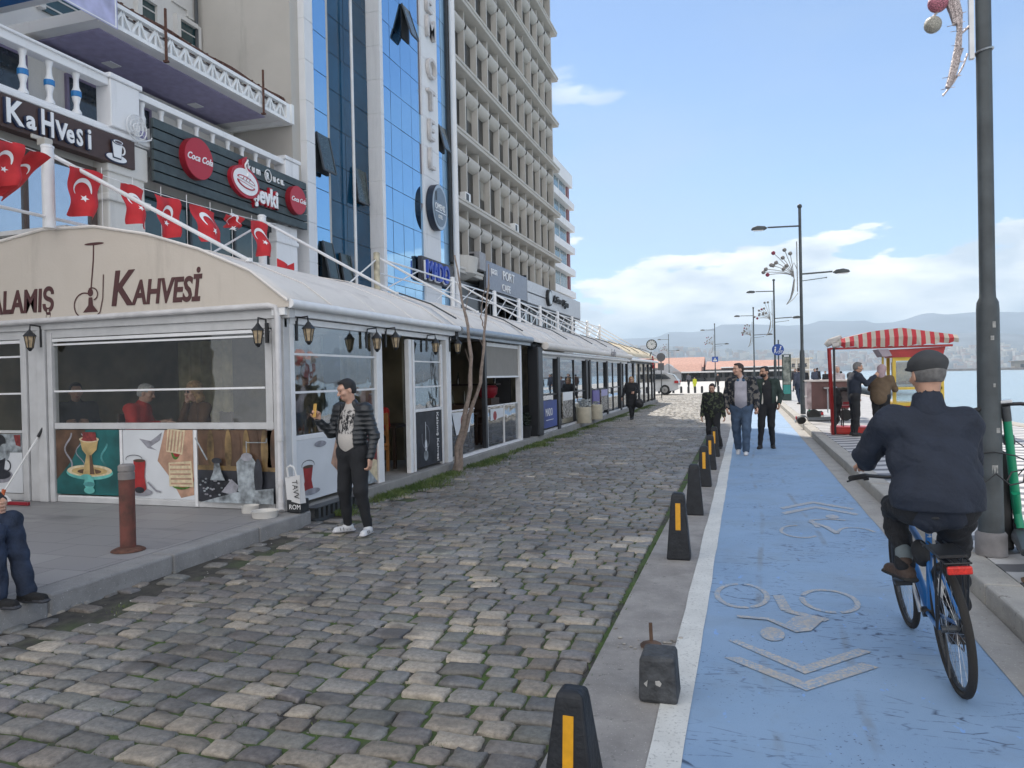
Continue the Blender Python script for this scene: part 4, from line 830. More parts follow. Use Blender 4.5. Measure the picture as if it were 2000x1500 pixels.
text('MADO', .95, M('blue_letter', (.02, .06, .4), .4), (-11.2, 25.35, 5.45), ROT_X, bm_, .06, .78, 0, .02); text('MADO', .95, LW, (-11.25, 25.3, 5.42), ROT_X, bm_, .03, .8, 0, .03, 'letter_edge')
# ---------------------------------------------------------------- concrete office tower
CONC = matb('tower_concrete', (.39, .37, .335), (.47, .445, .41), .5); CONL = matb('tower_concrete_light', (.46, .435, .395), (.54, .515, .475), .5); TGL = M('tower_glass', (.035, .034, .03), .3, var=.6, scale=.9); BLND = M('tower_blind', (.28, .26, .22), .7, var=.3, scale=1.2)
tw = T('office_tower', (-16, 38, 0), 'tall beige concrete office tower with a grid of deep window frames', 'building')
Y0, Y1, NB = 29.3, 46.4, 11; FL = [6.3+2.93*k for k in range(10)]; TOPZ = 34.8
MB().box(-26, -12.29, Y0, Y1-.1, 0, TOPZ).build('core_wall', CONC, tw)
dy = (Y1-Y0)/NB
for k, z in enumerate(FL[:-1]):
    zl = z-.02
    MB().box(-12.5, -11.25, Y0-.55, Y1+.75, zl-.16, zl+.06).box(-11.3, -11.2, Y0-.55, Y1+.75, zl-.02, zl+.1).build('ledge', CONL, tw, bevel=.03)
    if k and k % 1 == 0: pass
    for j in range(NB+1):
        y = Y0+j*dy; MB().box(-12.3, -11.56, y-.055, y+.055, zl+.06, zl+2.77).build('fin', CONL, tw)
    for j in range(NB):
        ya, yb = Y0+j*dy+.078, Y0+(j+1)*dy-.078; zt = zl+2.45; rows = [[(-12.2, ya, zt-.62), (-12.2, yb, zt-.62)]]
        for a in np.linspace(0, 1, 7): rows.append([(-11.82+.36*math.sin(a*2.5+.25), y, zt-.60+.60*a) for y in (ya, yb)])
        rows.append([(-12.2, ya, zt+.02), (-12.2, yb, zt+.02)])
        MB().sheet(rows).build('hood', CONL, tw, smooth=True, fix=False)
        w = MB(); ym = ya+(yb-ya)*.42
        w.use(0); w.box(-12.3, -11.84, ya, yb, zl+.3, zl+1.84); w.use(1)
        if rnd.random() < .3: w.box(-11.84, -11.83, ya+.02, yb-.02, zl+rnd.uniform(.9, 1.6), zl+1.84)
        w.use(2); w.box(-12.3, -11.75, ya, yb, zl+.06, zl+.3); w.use(3); w.box(-11.829, -11.80, (ya+yb)/2-.02, (ya+yb)/2+.02, zl+.3, zl+1.84); w.build('window', [TGL, BLND, CONC, DGREY], tw)
MB().box(-26, -11.3, Y0-.2, Y1+.2, FL[-1], TOPZ).build('upper_wall', CONC, tw)
MB().box(-25, -11.5, Y1-.1, Y1+.1, 6.3, 34.2).build('end_wall', CONC, tw)
MB().box(-12.42, -11.42, Y0-.75, Y0-.08, 6.5, 32.6).box(-12.3, -11.9, 28.55, 29.2, 1, 32).build('joint_panel', DGREY, tw)
# rounded lobe at tower corner + dark shopfront below
MB().lathe([(.6, 5.9), (1.25, 6.2), (1.35, 6.9)], (-12.3, 30.2, 0), 24).build('corner_canopy', CONL, tw, smooth=True)
sf = MB().box(-11.9, -11.6, 29.2, 38, .2, 5.9).build('shopfront', M('shopfront_dark', (.012, .014, .018), .3), tw)
f = MB()
for y in np.arange(32.3, 52, 1.15): f.box(-11.58, -11.5, y, y+.08, 3.6, 5.8)
f.box(-11.58, -11.5, 32, 52, 5.3, 5.38); f.build('shop_frame', BLACK, tw)
MB().box(-11.72, -11.6, 32.4, 52.3, 3.6, 5.85).build('shop_glass', M('shop_glass_pale', (.3, .33, .35), .08, metal=.5, var=.5, scale=.8), tw); MB().box(-25, -11.75, 38, 52.4, 0, 6.0).build('podium', GREYW, tw)
for z, y in ((6.45, 30.5), (9.28, 30.0), (9.3, 37.2)):
    a = T('air_conditioner', (-11.6, y, z), 'small white air conditioner on a tower ledge', 'air conditioner', 'air conditioners on the tower ledges'); MB().box(-11.6, -11.32, y, y+.62, z, z+.45).build('casing', WHITE, a, bevel=.015); MB().box(-11.32, -11.31, y+.06, y+.38, z+.06, z+.38).build('fan_grille', DGREY, a)
a = T('speaker_box', (-11.4, 30.9, 6.5), 'dark grey equipment box at the lower corner of the tower', 'box'); MB().box(-11.7, -11.1, 31.0, 31.8, 6.5, 7.3).build('casing', M('box_grey', (.3, .3, .31), .6), a, bevel=.02); MB().box(-11.7, -11.35, 30.9, 30.99, 6.55, 7.2).build('grille', BLACK, a)
p1 = T('cafe_sign', (-11.2, 34.6, 6.4), 'grey metal cafe sign with white serif style capitals', 'sign'); MB().box(-11.5, -11.15, 32.0, 38.6, 5.75, 7.05).build('board', M('silver_board', (.2, .21, .25), .35, metal=.5), p1, bevel=.02)
text('pasa', .52, LW, (-11.13, 32.6, 6.52), ROT_X, p1, .015); text('PORT', .62, LW, (-11.13, 34.35, 6.45), ROT_X, p1, .015, 1.2); text('CAFE', .5, LW, (-11.13, 34.2, 5.88), ROT_X, p1, .015, 1.15)
MB().box(-11.45, -11.2, 31.8, 31.98, 5.5, 7.2).box(-11.45, -11.2, 38.62, 38.8, 5.5, 7.2).box(-11.5, -11.2, 31.9, 52.4, 5.6, 5.72).build('frame', BLACK, p1)
p2 = T('pizza_shop_sign', (-11.2, 46, 6.4), 'long white shop sign with a dark round badge and script letters', 'sign'); MB().box(-11.5, -11.2, 38.85, 52.5, 5.75, 6.98).build('board', M('white_board', (.5, .51, .53), .4), p2, bevel=.02)
d_ = MB(); d_.use(0); disc_x(d_, -11.2, 43.2, 6.4, .5, .5, .18, 28); d_.use(1); disc_x(d_, -11.018, 43.2, 6.4, .38, .38, .02, 28); d_.build('badge', [BLACK, CHROME], p2); text('A.Gino', .62, BLACK, (-11.1, 44.2, 6.25), ROT_X, p2, .06, 1.1, .25); text('Dijon', .62, BLACK, (-11.1, 46.6, 6.2), ROT_X, p2, .06, 1.1, .25)
# ---------------------------------------------------------------- farther block of flats
fb2 = T('apartment_block', (-14, 63, 0), 'white apartment block with balconies and glass behind the office tower', 'building')
MB().box(-30, -16.35, 58, 70, 0, 20.6).build('wall', WHITE, fb2)
for k in range(9):
    z = .6+2.12*k
    MB().box(-16.6, -15.75, 57.6, 70.15, z, z+.62).build('balcony', TRIM, fb2, bevel=.03); MB().box(-16.34, -16.28, 58.2, 68.6, z+.63, z+2.08).build('window', M('flat_glass', (.10, .16, .18), .08, var=.3, scale=1), fb2); MB().box(-16.34, -16.2, 69.1, 69.9, z+.63, z+2.1).build('red_panel', M('dull_red', (.25, .12, .13), .7), fb2); MB().box(-16.3, -16.25, 63.3, 63.4, z+.63, z+2.08).box(-16.3, -16.25, 65.9, 66.0, z+.63, z+2.08).build('frame', WHITE, fb2)
MB().box(-16.6, -15.9, 57.6, 70.15, 19.7, 20.9).build('parapet', TRIM, fb2)

fb2.location.x += .4
# ================================================================ CAFES along the street
FABB = matb('awning_beige', (.52, .465, .40), (.57, .515, .45), .8); FABW = matb('awning_white', (.66, .62, .575), (.76, .72, .67), .6); FABY = matb('awning_ochre', (.55, .47, .34), (.62, .55, .42), .8)
FRM = M('frame_grey', (.52, .52, .52), .45, var=.08, bump=.1); FRMW = M('frame_white', (.74, .74, .74), .4, var=.06); FRMD = M('frame_black', (.02, .022, .026), .45)
FILM = glassmat('clear_film', (.45, .48, .52), .5, .03, wav=.05); PANE = glassmat('dark_pane', (.86, .88, .86), .14, .02, wav=.04); PANE2 = glassmat('sea_pane', (.35, .38, .4), .75, .015)
INT = M('interior_wall', (.22, .185, .12), .8, var=.5, scale=1.5); BROWN = M('letter_brown', (.075, .025, .025), .6)
ARC = [(-12.0, 2.6), (-11.3, 3.1), (-10.4, 3.45), (-9.66, 3.62), (-8.75, 3.74), (-7.89, 3.71), (-7.07, 3.55), (-6.3, 3.31), (-5.57, 3.0), (-5.06, 2.62)]
def canopy(name, y0, y1, mat, parent, dz=0., sag=.05):
    rows = []; n = max(4, int((y1-y0)/.3))
    for i in range(n+1):
        t = i/n; y = y0+(y1-y0)*t; s = -sag*math.sin(math.pi*t)-.02*math.sin(t*9)
        rows.append([(x, y, z+dz+s*(.3+.7*math.sin(math.pi*(k+.5)/len(ARC)))) for k, (x, z) in enumerate(ARC)])
    o = MB().sheet(rows).build(name, mat, parent, smooth='all', solid=.02)
    for t_ in np.arange(y0+1.1, y1-.4, 1.25): MB().tube([(x, t_+.01*math.sin(x*5), z+dz-sag*math.sin(math.pi*(t_-y0)/(y1-y0))*(.3+.7*math.sin(math.pi*(k+.5)/len(ARC)))+.004) for k, (x, z) in enumerate(ARC)], .009, 5).build('awning_seam', mat, parent, smooth=True)
    return o
cf = T('cafe_pavilion', (-7, 10, KZ), 'hookah cafe pavilion with arched beige awning, brown lettering and food posters', 'cafe')
canopy('awning', 7.5, 12.85, FABW, cf)
gp = [(x, 7.49, z) for x, z in ARC]; g_ = MB().poly(gp+[(-5.06, 7.49, 2.56), (-12, 7.49, 2.5)], (0, .035, 0)).build('awning_front', FABB, cf)
MB().tube([(x, 7.48, z+.01) for x, z in ARC], .02, 6).build('awning_seam', FABW, cf, smooth=True)
text('K', .62, BROWN, (-7.68, 7.485, 2.70), ROT_F, cf, .003, .86, .2, .012); text('AHVESİ', .42, BROWN, (-7.32, 7.485, 2.70), ROT_F, cf, .003, .72, .2, .012)
text('K', .62, BROWN, (-10.1, 7.485, 2.66), ROT_F, cf, .003, .86, .2, .012); text('ALAMIŞ', .42, BROWN, (-9.72, 7.485, 2.68), ROT_F, cf, .003, .76, .1, .012)
class Pl:
    """flat printed artwork on a plane: u across, v up"""
    def __init__(s, o, ux, nx, mats): s.o = Vector(o); s.u = Vector(ux); s.n = Vector(nx); s.mb = MB(); s.mats = mats; s.k = 0
    def P(s, u, v, d=0): return s.o+s.u*u+Vector((0, 0, 1))*v+s.n*d
    def poly(s, pts, m):
        s.k += 1; d = .0007*s.k+.001; s.mb.use(m); s.mb.add([s.P(u, v, d) for u, v in pts], [tuple(range(len(pts)))])
    def ell(s, cu, cv, a, b, m, a0=0, a1=360, n=24, rot=0.):
        pts = []
        for i in range(n+(a1-a0 != 360)):
            t = R(a0+(a1-a0)*i/n); p, q_ = a*math.cos(t), b*math.sin(t); pts.append((cu+p*math.cos(rot)-q_*math.sin(rot), cv+p*math.sin(rot)+q_*math.cos(rot)))
        s.poly(pts, m)
    def line(s, pts, w, m):
        s.k += 1; d = .0007*s.k+.001; s.mb.use(m)
        for (a, b), (c, e) in zip(pts[:-1], pts[1:]):
            L = math.hypot(c-a, e-b)+1e-6; nx, ny = -(e-b)/L*w/2, (c-a)/L*w/2; s.mb.add([s.P(a+nx, b+ny, d), s.P(a-nx, b-ny, d), s.P(c-nx, e-ny, d), s.P(c+nx, e+ny, d)], [(0, 1, 2, 3)])
    def build(s, name, parent): return s.mb.build(name, s.mats, parent, fix=False)
h = Pl((0, 7.488, 0), (1, 0, 0), (0, -1, 0), [BROWN])
h.line([(-7.985, 2.88), (-7.93, 3.3), (-7.92, 3.5)], .022, 0); h.ell(-7.91, 3.5, .16, .018, 0); h.ell(-7.99, 2.88, .045, .05, 0); h.poly([(-8.02, 2.82), (-7.96, 2.82), (-7.95, 2.72), (-7.87, 2.63), (-8.12, 2.63), (-8.03, 2.72)], 0)
h.line([(-8.02+.17*math.cos(t)-.07, 2.72+.16*math.sin(t)) for t in np.linspace(1.2, 4.6, 16)], .018, 0); h.line([(-8.1, 2.56), (-7.95, 2.55), (-7.84, 2.62), (-7.79, 2.8), (-7.77, 3.1)], .016, 0); h.line([(-7.96+.09*math.cos(t), 2.86+.08*math.sin(t)) for t in np.linspace(-1.3, 2.2, 10)], .016, 0); h.build('hookah_emblem', cf)
# front wall frame, Y = 7.6
fr = MB().box(-12, -5.10, 7.56, 7.68, 2.44, 2.56).box(-12, -5.2, 7.6, 7.66, 2.33, 2.44).box(-5.36, -5.2, 7.58, 7.7, KZ, 2.44).box(-8.86, -8.78, 7.58, 7.68, KZ, 2.40).box(-9.02, -8.88, 7.56, 7.68, KZ, 2.44).box(-9.32, -9.22, 7.57, 7.68, KZ, 2.40).box(-9.2, -9.04, 7.59, 7.66, KZ, 2.4).box(-5.48, -5.38, 7.60, 7.68, KZ, 2.3).box(-8.77, -5.37, 7.59, 7.67, 1.12, 1.2)
fr.box(-12, -9.33, 7.6, 7.67, 1.06, 1.1).box(-12, -9.33, 7.61, 7.66, KZ, .24).box(-8.77, -5.49, 7.61, 7.66, KZ, .22); fr.build('frame', FRM, cf, bevel=.006)
for z in (2.24, 1.62): MB().box(-8.77, -5.49, 7.6, 7.64, z-.012, z+.012).build('window_rail', FRMW, cf)
for z in (2.1, 1.6): MB().box(-12, -9.33, 7.6, 7.64, z-.012, z+.012).build('window_rail', FRMW, cf)
MB().box(-12, -5.4, 7.6, 7.66, 2.28, 2.32).build('window_rail', FRMW, cf)
MB().add([(-8.78, 7.63, 1.2), (-5.48, 7.63, 1.2), (-5.48, 7.63, 2.3), (-8.78, 7.63, 2.3)], [(0, 1, 2, 3)]).build('window', PANE, cf, fix=False)
MB().add([(-12, 7.63, 1.1), (-9.32, 7.63, 1.1), (-9.32, 7.63, 2.3), (-12, 7.63, 2.3)], [(0, 1, 2, 3)]).build('window', PANE, cf, fix=False)
pipe = MB().tube([(-12, 7.50, 2.53), (-5.33, 7.50, 2.585), (-5.24, 7.50, 2.56), (-5.22, 7.50, 2.45), (-5.23, 7.50, .22), (-5.2, 7.46, .17)], .038, 10).lathe([(.045, -.03), (.045, .03)], (-5.225, 7.5, 1.02), 10).lathe([(.045, -.03), (.045, .03)], (-5.23, 7.5, .5), 10).lathe([(.045, -.03), (.045, .03)], (-5.23, 7.5, .25), 10); pipe.build('drain_pipe', M('pvc', (.55, .54, .54), .5, var=.1), cf, smooth=True)
# artwork panels
pal = [M('art_teal', (.01, .10, .10), .5, var=.5, scale=3), M('art_brown', (.09, .05, .03), .5, var=.6, scale=4), M('art_gold', (.45, .32, .14), .5, var=.3, scale=8), M('art_aqua', (.12, .42, .38), .5, var=.25, scale=9), M('art_coal', (.2, .03, .03), .6, var=.5, scale=20),
       M('art_white', (.62, .64, .66), .45, var=.06, scale=3), M('art_board', (.42, .25, .17), .5, var=.35, scale=7), M('art_bread', (.60, .50, .33), .5, var=.2, scale=20), M('art_red', (.30, .02, .02), .5, var=.3), M('art_green', (.06, .15, .02), .6, var=.5, scale=20), M('art_dark', (.02, .022, .03), .5, var=.6, scale=6), M('art_steel', (.26, .29, .31), .45, var=.7, scale=10), M('art_smoke', (.06, .22, .22), .5, var=.6, scale=6), M('art_cloth', (.27, .27, .3), .6, var=.3, scale=12), M('art_bronze', (.17, .11, .045), .5, var=.7, scale=6)]
def panel(u0, u1, v0, v1, bg, name='poster'):
    p = Pl((0, 7.6, 0), (1, 0, 0), (0, -1, 0), pal); p.mb.use(bg); p.mb.box(u0, u1, 7.6, 7.64, v0, v1); return p
p = panel(-8.76, -7.70, .26, 1.11, 0); p.poly([(-8.76, 1.11), (-8.25, 1.11), (-8.5, .7), (-8.76, .45)], 1)
p.line([(-8.55+.06*math.sin(t*2), .55+.13*t) for t in np.linspace(0, 4, 16)], .025, 13); p.line([(-7.95+.05*math.sin(t*2.2), .5+.12*t) for t in np.linspace(0, 3.6, 16)], .03, 12); p.line([(-8.35+.07*math.sin(t*2+1), .62+.11*t) for t in np.linspace(0, 4, 14)], .014, 13)
p.ell(-8.2, .55, .39, .095, 3); p.ell(-8.2, .575, .375, .078, 7); p.ell(-8.2, .57, .30, .055, 2); p.ell(-8.2, .565, .2, .035, 1); p.poly([(-8.31, .52), (-8.09, .52), (-8.14, .68), (-8.16, .8), (-8.24, .8), (-8.27, .68)], 2); p.poly([(-8.19, .53), (-8.11, .53), (-8.16, .78), (-8.19, .78)], 1)
p.poly([(-8.34, .98), (-8.31, .85), (-8.24, .78), (-8.16, .78), (-8.07, .85), (-8.04, .98)], 2); p.ell(-8.19, .985, .165, .04, 7); p.ell(-8.19, .985, .13, .025, 8); p.poly([(-8.3, .97), (-8.29, 1.08), (-8.08, 1.08), (-8.06, .97)], 4); p.ell(-8.25, .5, .09, .03, 3); p.poly([(-8.27, .48), (-8.13, .48), (-8.11, .40), (-8.14, .35), (-8.26, .35), (-8.29, .4)], 3); p.ell(-8.2, .4, .1, .03, 12); p.ell(-8.2, .32, .09, .045, 3)
p.build('poster', cf)
p = panel(-7.64, -6.54, .24, 1.11, 5)
p.poly([(-7.1, .72), (-6.98, 1.11), (-6.55, 1.11), (-6.55, .3), (-6.75, .26), (-6.9, .5)], 6); p.poly([(-7.38, 1.0), (-7.2, .97), (-7.02, 1.08), (-7.05, .98), (-7.2, .9), (-7.1, .85), (-7.25, .88)], 13)
def toast(cu, cv, s, rot):
    p.ell(cu+.01, cv-s*.55, s*.95, s*.5, 9, rot=rot); p.ell(cu+.03, cv-s*.4, s*.9, s*.5, 8, rot=rot)
    q4 = [(-s, -s*.8), (s, -s*.9), (s*.92, s*.85), (-s*.95, s*.8)]; cr, sr = math.cos(rot), math.sin(rot); tr = lambda a, b: (cu+a*cr-b*sr, cv+a*sr+b*cr)
    p.poly([tr(a, b) for a, b in q4], 7)
    for k in range(5): vv = -s*.62+k*s*.32; p.line([tr(-s*.85, vv), tr(s*.85, vv-.01)], .022, 6)
toast(-6.82, .97, .155, 1.45); toast(-6.74, .56, .185, .05)
p.line([(-7.46+.13*math.cos(t), .74+.05*math.sin(t)) for t in np.linspace(-.2, 3.4, 12)], .008, 10); p.ell(-7.38, .32, .2, .05, 13); p.poly([(-7.47, .72), (-7.28, .72), (-7.3, .52), (-7.27, .36), (-7.33, .31), (-7.43, .31), (-7.48, .36), (-7.45, .52)], 8); p.ell(-7.375, .72, .095, .02, 1); p.ell(-7.38, .345, .075, .04, 10); p.line([(-7.25, .45), (-7.12, .34), (-7.05, .33)], .025, 13)
p.build('poster', cf)
p = panel(-6.48, -5.36, .23, 1.11, 1)
for k in range(9): p.ell(-6.42+k*.13, .87, .05, .25, 14 if k % 2 else 1)
p.poly([(-6.48, .68), (-5.36, .66), (-5.36, .60), (-6.48, .61)], 14); p.poly([(-6.48, .62), (-5.36, .61), (-5.36, .23), (-6.48, .23)], 10)
for k in range(60): p.ell(-6.45+rnd.random()*.5, .3+rnd.random()*.25, .018, .012, rnd.choice((11, 13, 10)), n=8)
p.poly([(-6.2, .72), (-6.13, .72), (-6.1, .6), (-6.05, .5), (-6.27, .5), (-6.22, .6)], 11); p.ell(-6.165, .74, .075, .035, 10); p.poly([(-5.86, .38), (-5.62, .38), (-5.6, .72), (-5.66, .8), (-5.8, .8), (-5.88, .72)], 11); p.ell(-5.74, .385, .13, .03, 11); p.ell(-5.73, .79, .08, .05, 13); p.line([(-5.73, .83), (-5.73, .98)], .012, 11); p.line([(-5.73, .965), (-5.45, .965)], .01, 11); p.line([(-5.45, .96), (-5.44, 1.02)], .018, 11); p.ell(-5.57, .55, .06, .22, 10); p.line([(-6.47, 1.02), (-6.3, .75)], .02, 11)
p.poly([(-6.1, .36), (-5.95, .52), (-5.85, .44), (-5.9, .32)], 13); p.poly([(-6.4, .23), (-5.9, .36), (-5.36, .42), (-5.36, .23)], 11)
p.build('poster', cf)
p = panel(-12, -9.36, .25, 1.05, 5); p.poly([(-12, 1.05), (-9.36, 1.05), (-9.36, .8), (-12, .78)], 11); p.ell(-9.78, .95, .13, .1, 10); p.ell(-9.68, .8, .1, .12, 11); p.ell(-9.77, .48, .24, .1, 13); p.ell(-9.77, .5, .2, .07, 10); p.poly([(-9.92, .72), (-9.66, .72), (-9.7, .52), (-9.88, .52)], 10); p.ell(-9.79, .74, .11, .05, 11); p.line([(-9.63+.06*math.cos(t), .62+.07*math.sin(t)) for t in np.linspace(-1.5, 1.5, 8)], .02, 10); p.poly([(-9.5, 1.04), (-9.38, 1.04), (-9.38, .88), (-9.46, .9)], 4); p.build('poster', cf)
MB().box(-8.76, -6.5, 7.615, 7.65, .16, .24).box(-7.69, -7.65, 7.592, 7.62, .2, 1.11).box(-6.53, -6.49, 7.59, 7.62, .16, 1.11).build('panel_trim', FRMW, cf)
# side wall of the same pavilion, X = -5.25
sd = MB().box(-5.3, -5.2, 7.72, 12.85, 2.38, 2.46).box(-5.28, -5.2, 9.9, 10.08, KZ, 2.38).box(-5.30, -5.18, 12.55, 12.68, KZ, 2.38).box(-5.3, -5.22, 11.05, 11.16, KZ, 2.34).box(-5.3, -5.22, 11.20, 11.27, KZ, 2.34).box(-5.28, -5.22, 12.38, 12.46, KZ, 2.3).box(-5.27, -5.22, 7.72, 9.9, .96, 1.02).box(-5.27, -5.22, 11.27, 12.4, 1.13, 1.18).box(-5.29, -5.21, 9.35, 9.89, 1.02, 1.06).box(-5.3, -5.2, 7.71, 7.80, KZ, 2.38)
sd.build('frame', FRMW, cf, bevel=.006)
for z in (2.02, 1.55): MB().box(-5.27, -5.23, 7.8, 9.9, z-.014, z+.014).build('window_rail', FRMW, cf)
for z in (1.98, 1.55): MB().box(-5.27, -5.23, 11.27, 12.4, z-.012, z+.012).build('window_rail', FRMW, cf)
def panex(y0, y1, z0, z1, mat, parent, x=-5.25): return MB().add([(x, y0, z0), (x, y1, z0), (x, y1, z1), (x, y0, z1)], [(0, 1, 2, 3)]).build('window', mat, parent, fix=False)
panex(7.8, 9.9, 1.0, 2.38, FILM, cf); panex(11.27, 12.4, 1.18, 2.34, FILM, cf)
MB().box(-5.3, -5.12, 7.5, 12.85, 2.47, 2.62).tube([(-5.05, 7.5, 2.60), (-5.05, 12.85, 2.60)], .055, 10).build('gutter', FRMW, cf, smooth=True); MB().box(-5.34, -5.1, 12.85, 12.95, 2.4, 2.66).build('gutter_end', FRMD, cf)
def panelx(y0, y1, z0, z1, bg): p = Pl((-5.22, 0, 0), (0, 1, 0), (1, 0, 0), pal); p.mb.use(bg); p.mb.box(-5.26, -5.22, y0, y1, z0, z1); return p
p = panelx(7.8, 9.28, .2, .96, 5); p.poly([(8.6, .6), (8.75, .96), (9.28, .96), (9.28, .3), (9.0, .3)], 6); p.ell(9.0, .62, .2, .15, 7); p.poly([(7.95, .62), (8.17, .62), (8.13, .45), (8.17, .32), (8.0, .28), (7.93, .32), (7.98, .45)], 8); p.ell(8.06, .62, .11, .02, 1); p.line([(8.06+.14*math.cos(t), .64+.06*math.sin(t)) for t in np.linspace(-.2, 3.4, 12)], .008, 10); p.ell(8.12, .3, .2, .04, 13); p.ell(8.35, .88, .14, .04, 13); p.ell(8.95, .4, .14, .1, 9); p.ell(9.0, .45, .12, .1, 7); p.build('poster', cf)
p = panelx(9.35, 9.88, .18, 1.02, 4); p.poly([(9.35, .18), (9.88, .18), (9.88, .5), (9.35, .62)], 7); p.poly([(9.35, .18), (9.88, .18), (9.6, .4)], 11); p.build('poster', cf)
p = panelx(11.28, 12.36, .2, 1.12, 10); p.line([(11.65, .95), (11.65, .4)], .02, 5); p.ell(11.65, .38, .09, .09, 11); p.ell(11.65, .55, .05, .1, 5); p.line([(11.65+.16*math.sin(t), .7+.2*math.cos(t)) for t in np.linspace(0, 5, 18)], .012, 13); o = p.build('poster', cf)
text('Kalamış Kahvesi', .125, LW, (-5.205, 12.1, 1.1), Matrix(((0, 0, 1), (0, 1, 0), (-1, 0, 0))) @ Matrix.Identity(3), o, .002, 1.05)
# interior of the pavilion
MB().box(-11.6, -11.4, 7.7, 46, KZ, 3.2).build('interior_wall', INT, cf)
MB().box(-11.4, -6.2, 12.82, 12.9, KZ, 2.6).build('partition', INT, cf)
CUR = M('reflection_curtain', (.50, .43, .24), .9, var=.5, scale=2.5); c_ = MB()  # hangings tinted yellow to stand in for building reflections in the front glass
for x0, x1 in ((-8.3, -7.3), (-10.6, -9.3), (-7.0, -6.2)): c_.sheet([[(x, 11.9+.06*math.sin(x*26), z) for x in np.linspace(x0, x1, 30)] for z in (KZ, 2.5)])
c_.build('reflection_curtain', CUR, cf, smooth='all', fix=False)
MB().box(-10.3, -6.5, 7.85, 9.5, KZ, KZ+.16).build('seating_platform', INT, cf)
# wooden table and chairs
WOOD = M('varnished_wood', (.30, .13, .04), .4, var=.3, scale=8); WOODD = M('dark_wood', (.05, .03, .02), .5)
def mk_chair(label, loc, rz, mat=WOOD, group=None):
    c = T('wooden_chair', (0, 0, 0), label, 'chair', group)
    for x in (-.2, .2):
        for y in (-.2, .2): MB().beam((x, y, 0), (x*(1 if y > 0 else 1), y-(.04 if y < 0 else 0)*0, .45 if y > 0 else .98), .04, .045).build('leg', mat, c, bevel=.005)
    MB().box(-.23, .23, -.22, .23, .43, .47).box(-.21, .21, -.2, .2, .36, .42).build('seat', mat, c, bevel=.008); MB().box(-.2, .2, -.215, -.19, .78, .97).box(-.2, .2, -.212, -.192, .6, .68).build('backrest', mat, c, bevel=.008)
    c.location = loc; c.rotation_euler = (0, 0, rz); return c
ch0 = mk_chair('varnished wooden chair standing in the open cafe doorway', (-5.95, 11.05, KZ), R(175))
def mk_table(label, loc, mat=WOODD):
    t = T('cafe_table', (0, 0, 0), label, 'table'); MB().box(-.38, .38, -.38, .38, .7, .74).build('tabletop', mat, t, bevel=.01)
    for x in (-.33, .33):
        for y in (-.33, .33): MB().box(x-.025, x+.025, y-.025, y+.025, 0, .7).build('leg', mat, t)
    t.location = loc; return t
tb = mk_table('dark square table between the man in red and the blonde woman', (-7.6, 8.4, KZ+.16)); copy_thing(tb, (-6.1, 11.9, KZ), label='dark square table inside the cafe doorway'); copy_thing(tb, (-8.85, 8.6, KZ+.16), label='dark square table behind the left window bay')
for k, (x, y, a, l) in enumerate(((-8.1, 8.4, -1.57, 'dark chair of the man in the red hoodie'), (-7.0, 8.5, 2.6, 'dark chair of the blonde woman in sunglasses'), (-9.45, 8.7, -2., 'dark chair of the man at the left window'))):
    mk_chair(l, (x, y, KZ+.16), a, WOODD)
# second pavilion: open bay with roller blind
c2 = T('cafe_pavilion', (-7, 15.3, KZ), 'open fronted cafe bay with grey roller blind and knee high glass screens', 'cafe')
canopy('awning', 12.95, 17.8, FABW, c2, -.02); MB().tube([(-5.06, 12.95, 2.58), (-5.06, 17.8, 2.60)], .075, 12).box(-5.25, -5.08, 12.95, 17.8, 2.46, 2.56).build('gutter', M('gutter_grey', (.3, .33, .36), .4, metal=.3), c2, smooth=True)
MB().box(-5.28, -5.2, 12.72, 12.8, KZ, 2.5).box(-5.3, -5.18, 17.18, 17.3, KZ, 2.5).box(-5.29, -5.21, 17.34, 17.42, KZ, 2.5).box(-5.3, -5.2, 12.95, 17.3, KZ, .2).box(-5.27, -5.22, 14.9, 17.18, 2.36, 2.44).build('frame', FRMW, c2); MB().box(-5.29, -5.21, 14.72, 14.84, KZ, 2.5).build('post', FRMD, c2)
MB().box(-5.26, -5.23, 14.84, 17.18, 1.72, 2.42).build('roller_blind', M('blind_taupe', (.25, .235, .21), .8, var=.05), c2); MB().box(-5.28, -5.21, 14.84, 17.18, 1.68, 1.72).build('blind_bar', FRMW, c2)
for y0, y1 in ((12.85, 14.1), (14.9, 16.0), (16.05, 17.15)): 
    w = panex(y0, y1, .22, 1.06, FILM, c2); MB().box(-5.27, -5.23, y0, y1, 1.06, 1.085).box(-5.27, -5.23, y0-.015, y0+.015, .2, 1.08).build('frame', FRMW, w)
p = Pl((-5.24, 0, 0), (0, 1, 0), (1, 0, 0), pal); p.poly([(12.9, 1.04), (14.0, 1.02), (13.8, .62), (13.1, .6)], 5); p.ell(13.5, .83, .16, .16, 8); p.ell(13.5, .7, .2, .05, 8); p.build('sticker', c2); p = Pl((-5.24, 0, 0), (0, 1, 0), (1, 0, 0), pal); p.poly([(15.1, 1.0), (16.0, 1.0), (16.0, .8), (15.1, .75)], 5); p.ell(15.4, .85, .12, .1, 8); p.build('sticker', c2)
MB().box(-11.4, -6.0, 17.6, 17.7, KZ, 2.6).build('partition', INT, c2)
sh = T('back_shelf', (-8.0, 17.4, KZ), 'dark shelf of bottles and jars at the back of the open cafe', 'shelf')
MB().box(-10, -5.8, 17.2, 17.55, 1.0, 1.05).box(-10, -5.8, 17.2, 17.55, 1.5, 1.54).box(-10, -5.8, 17.15, 17.56, KZ, .98).build('board', WOODD, sh)
b_ = MB()
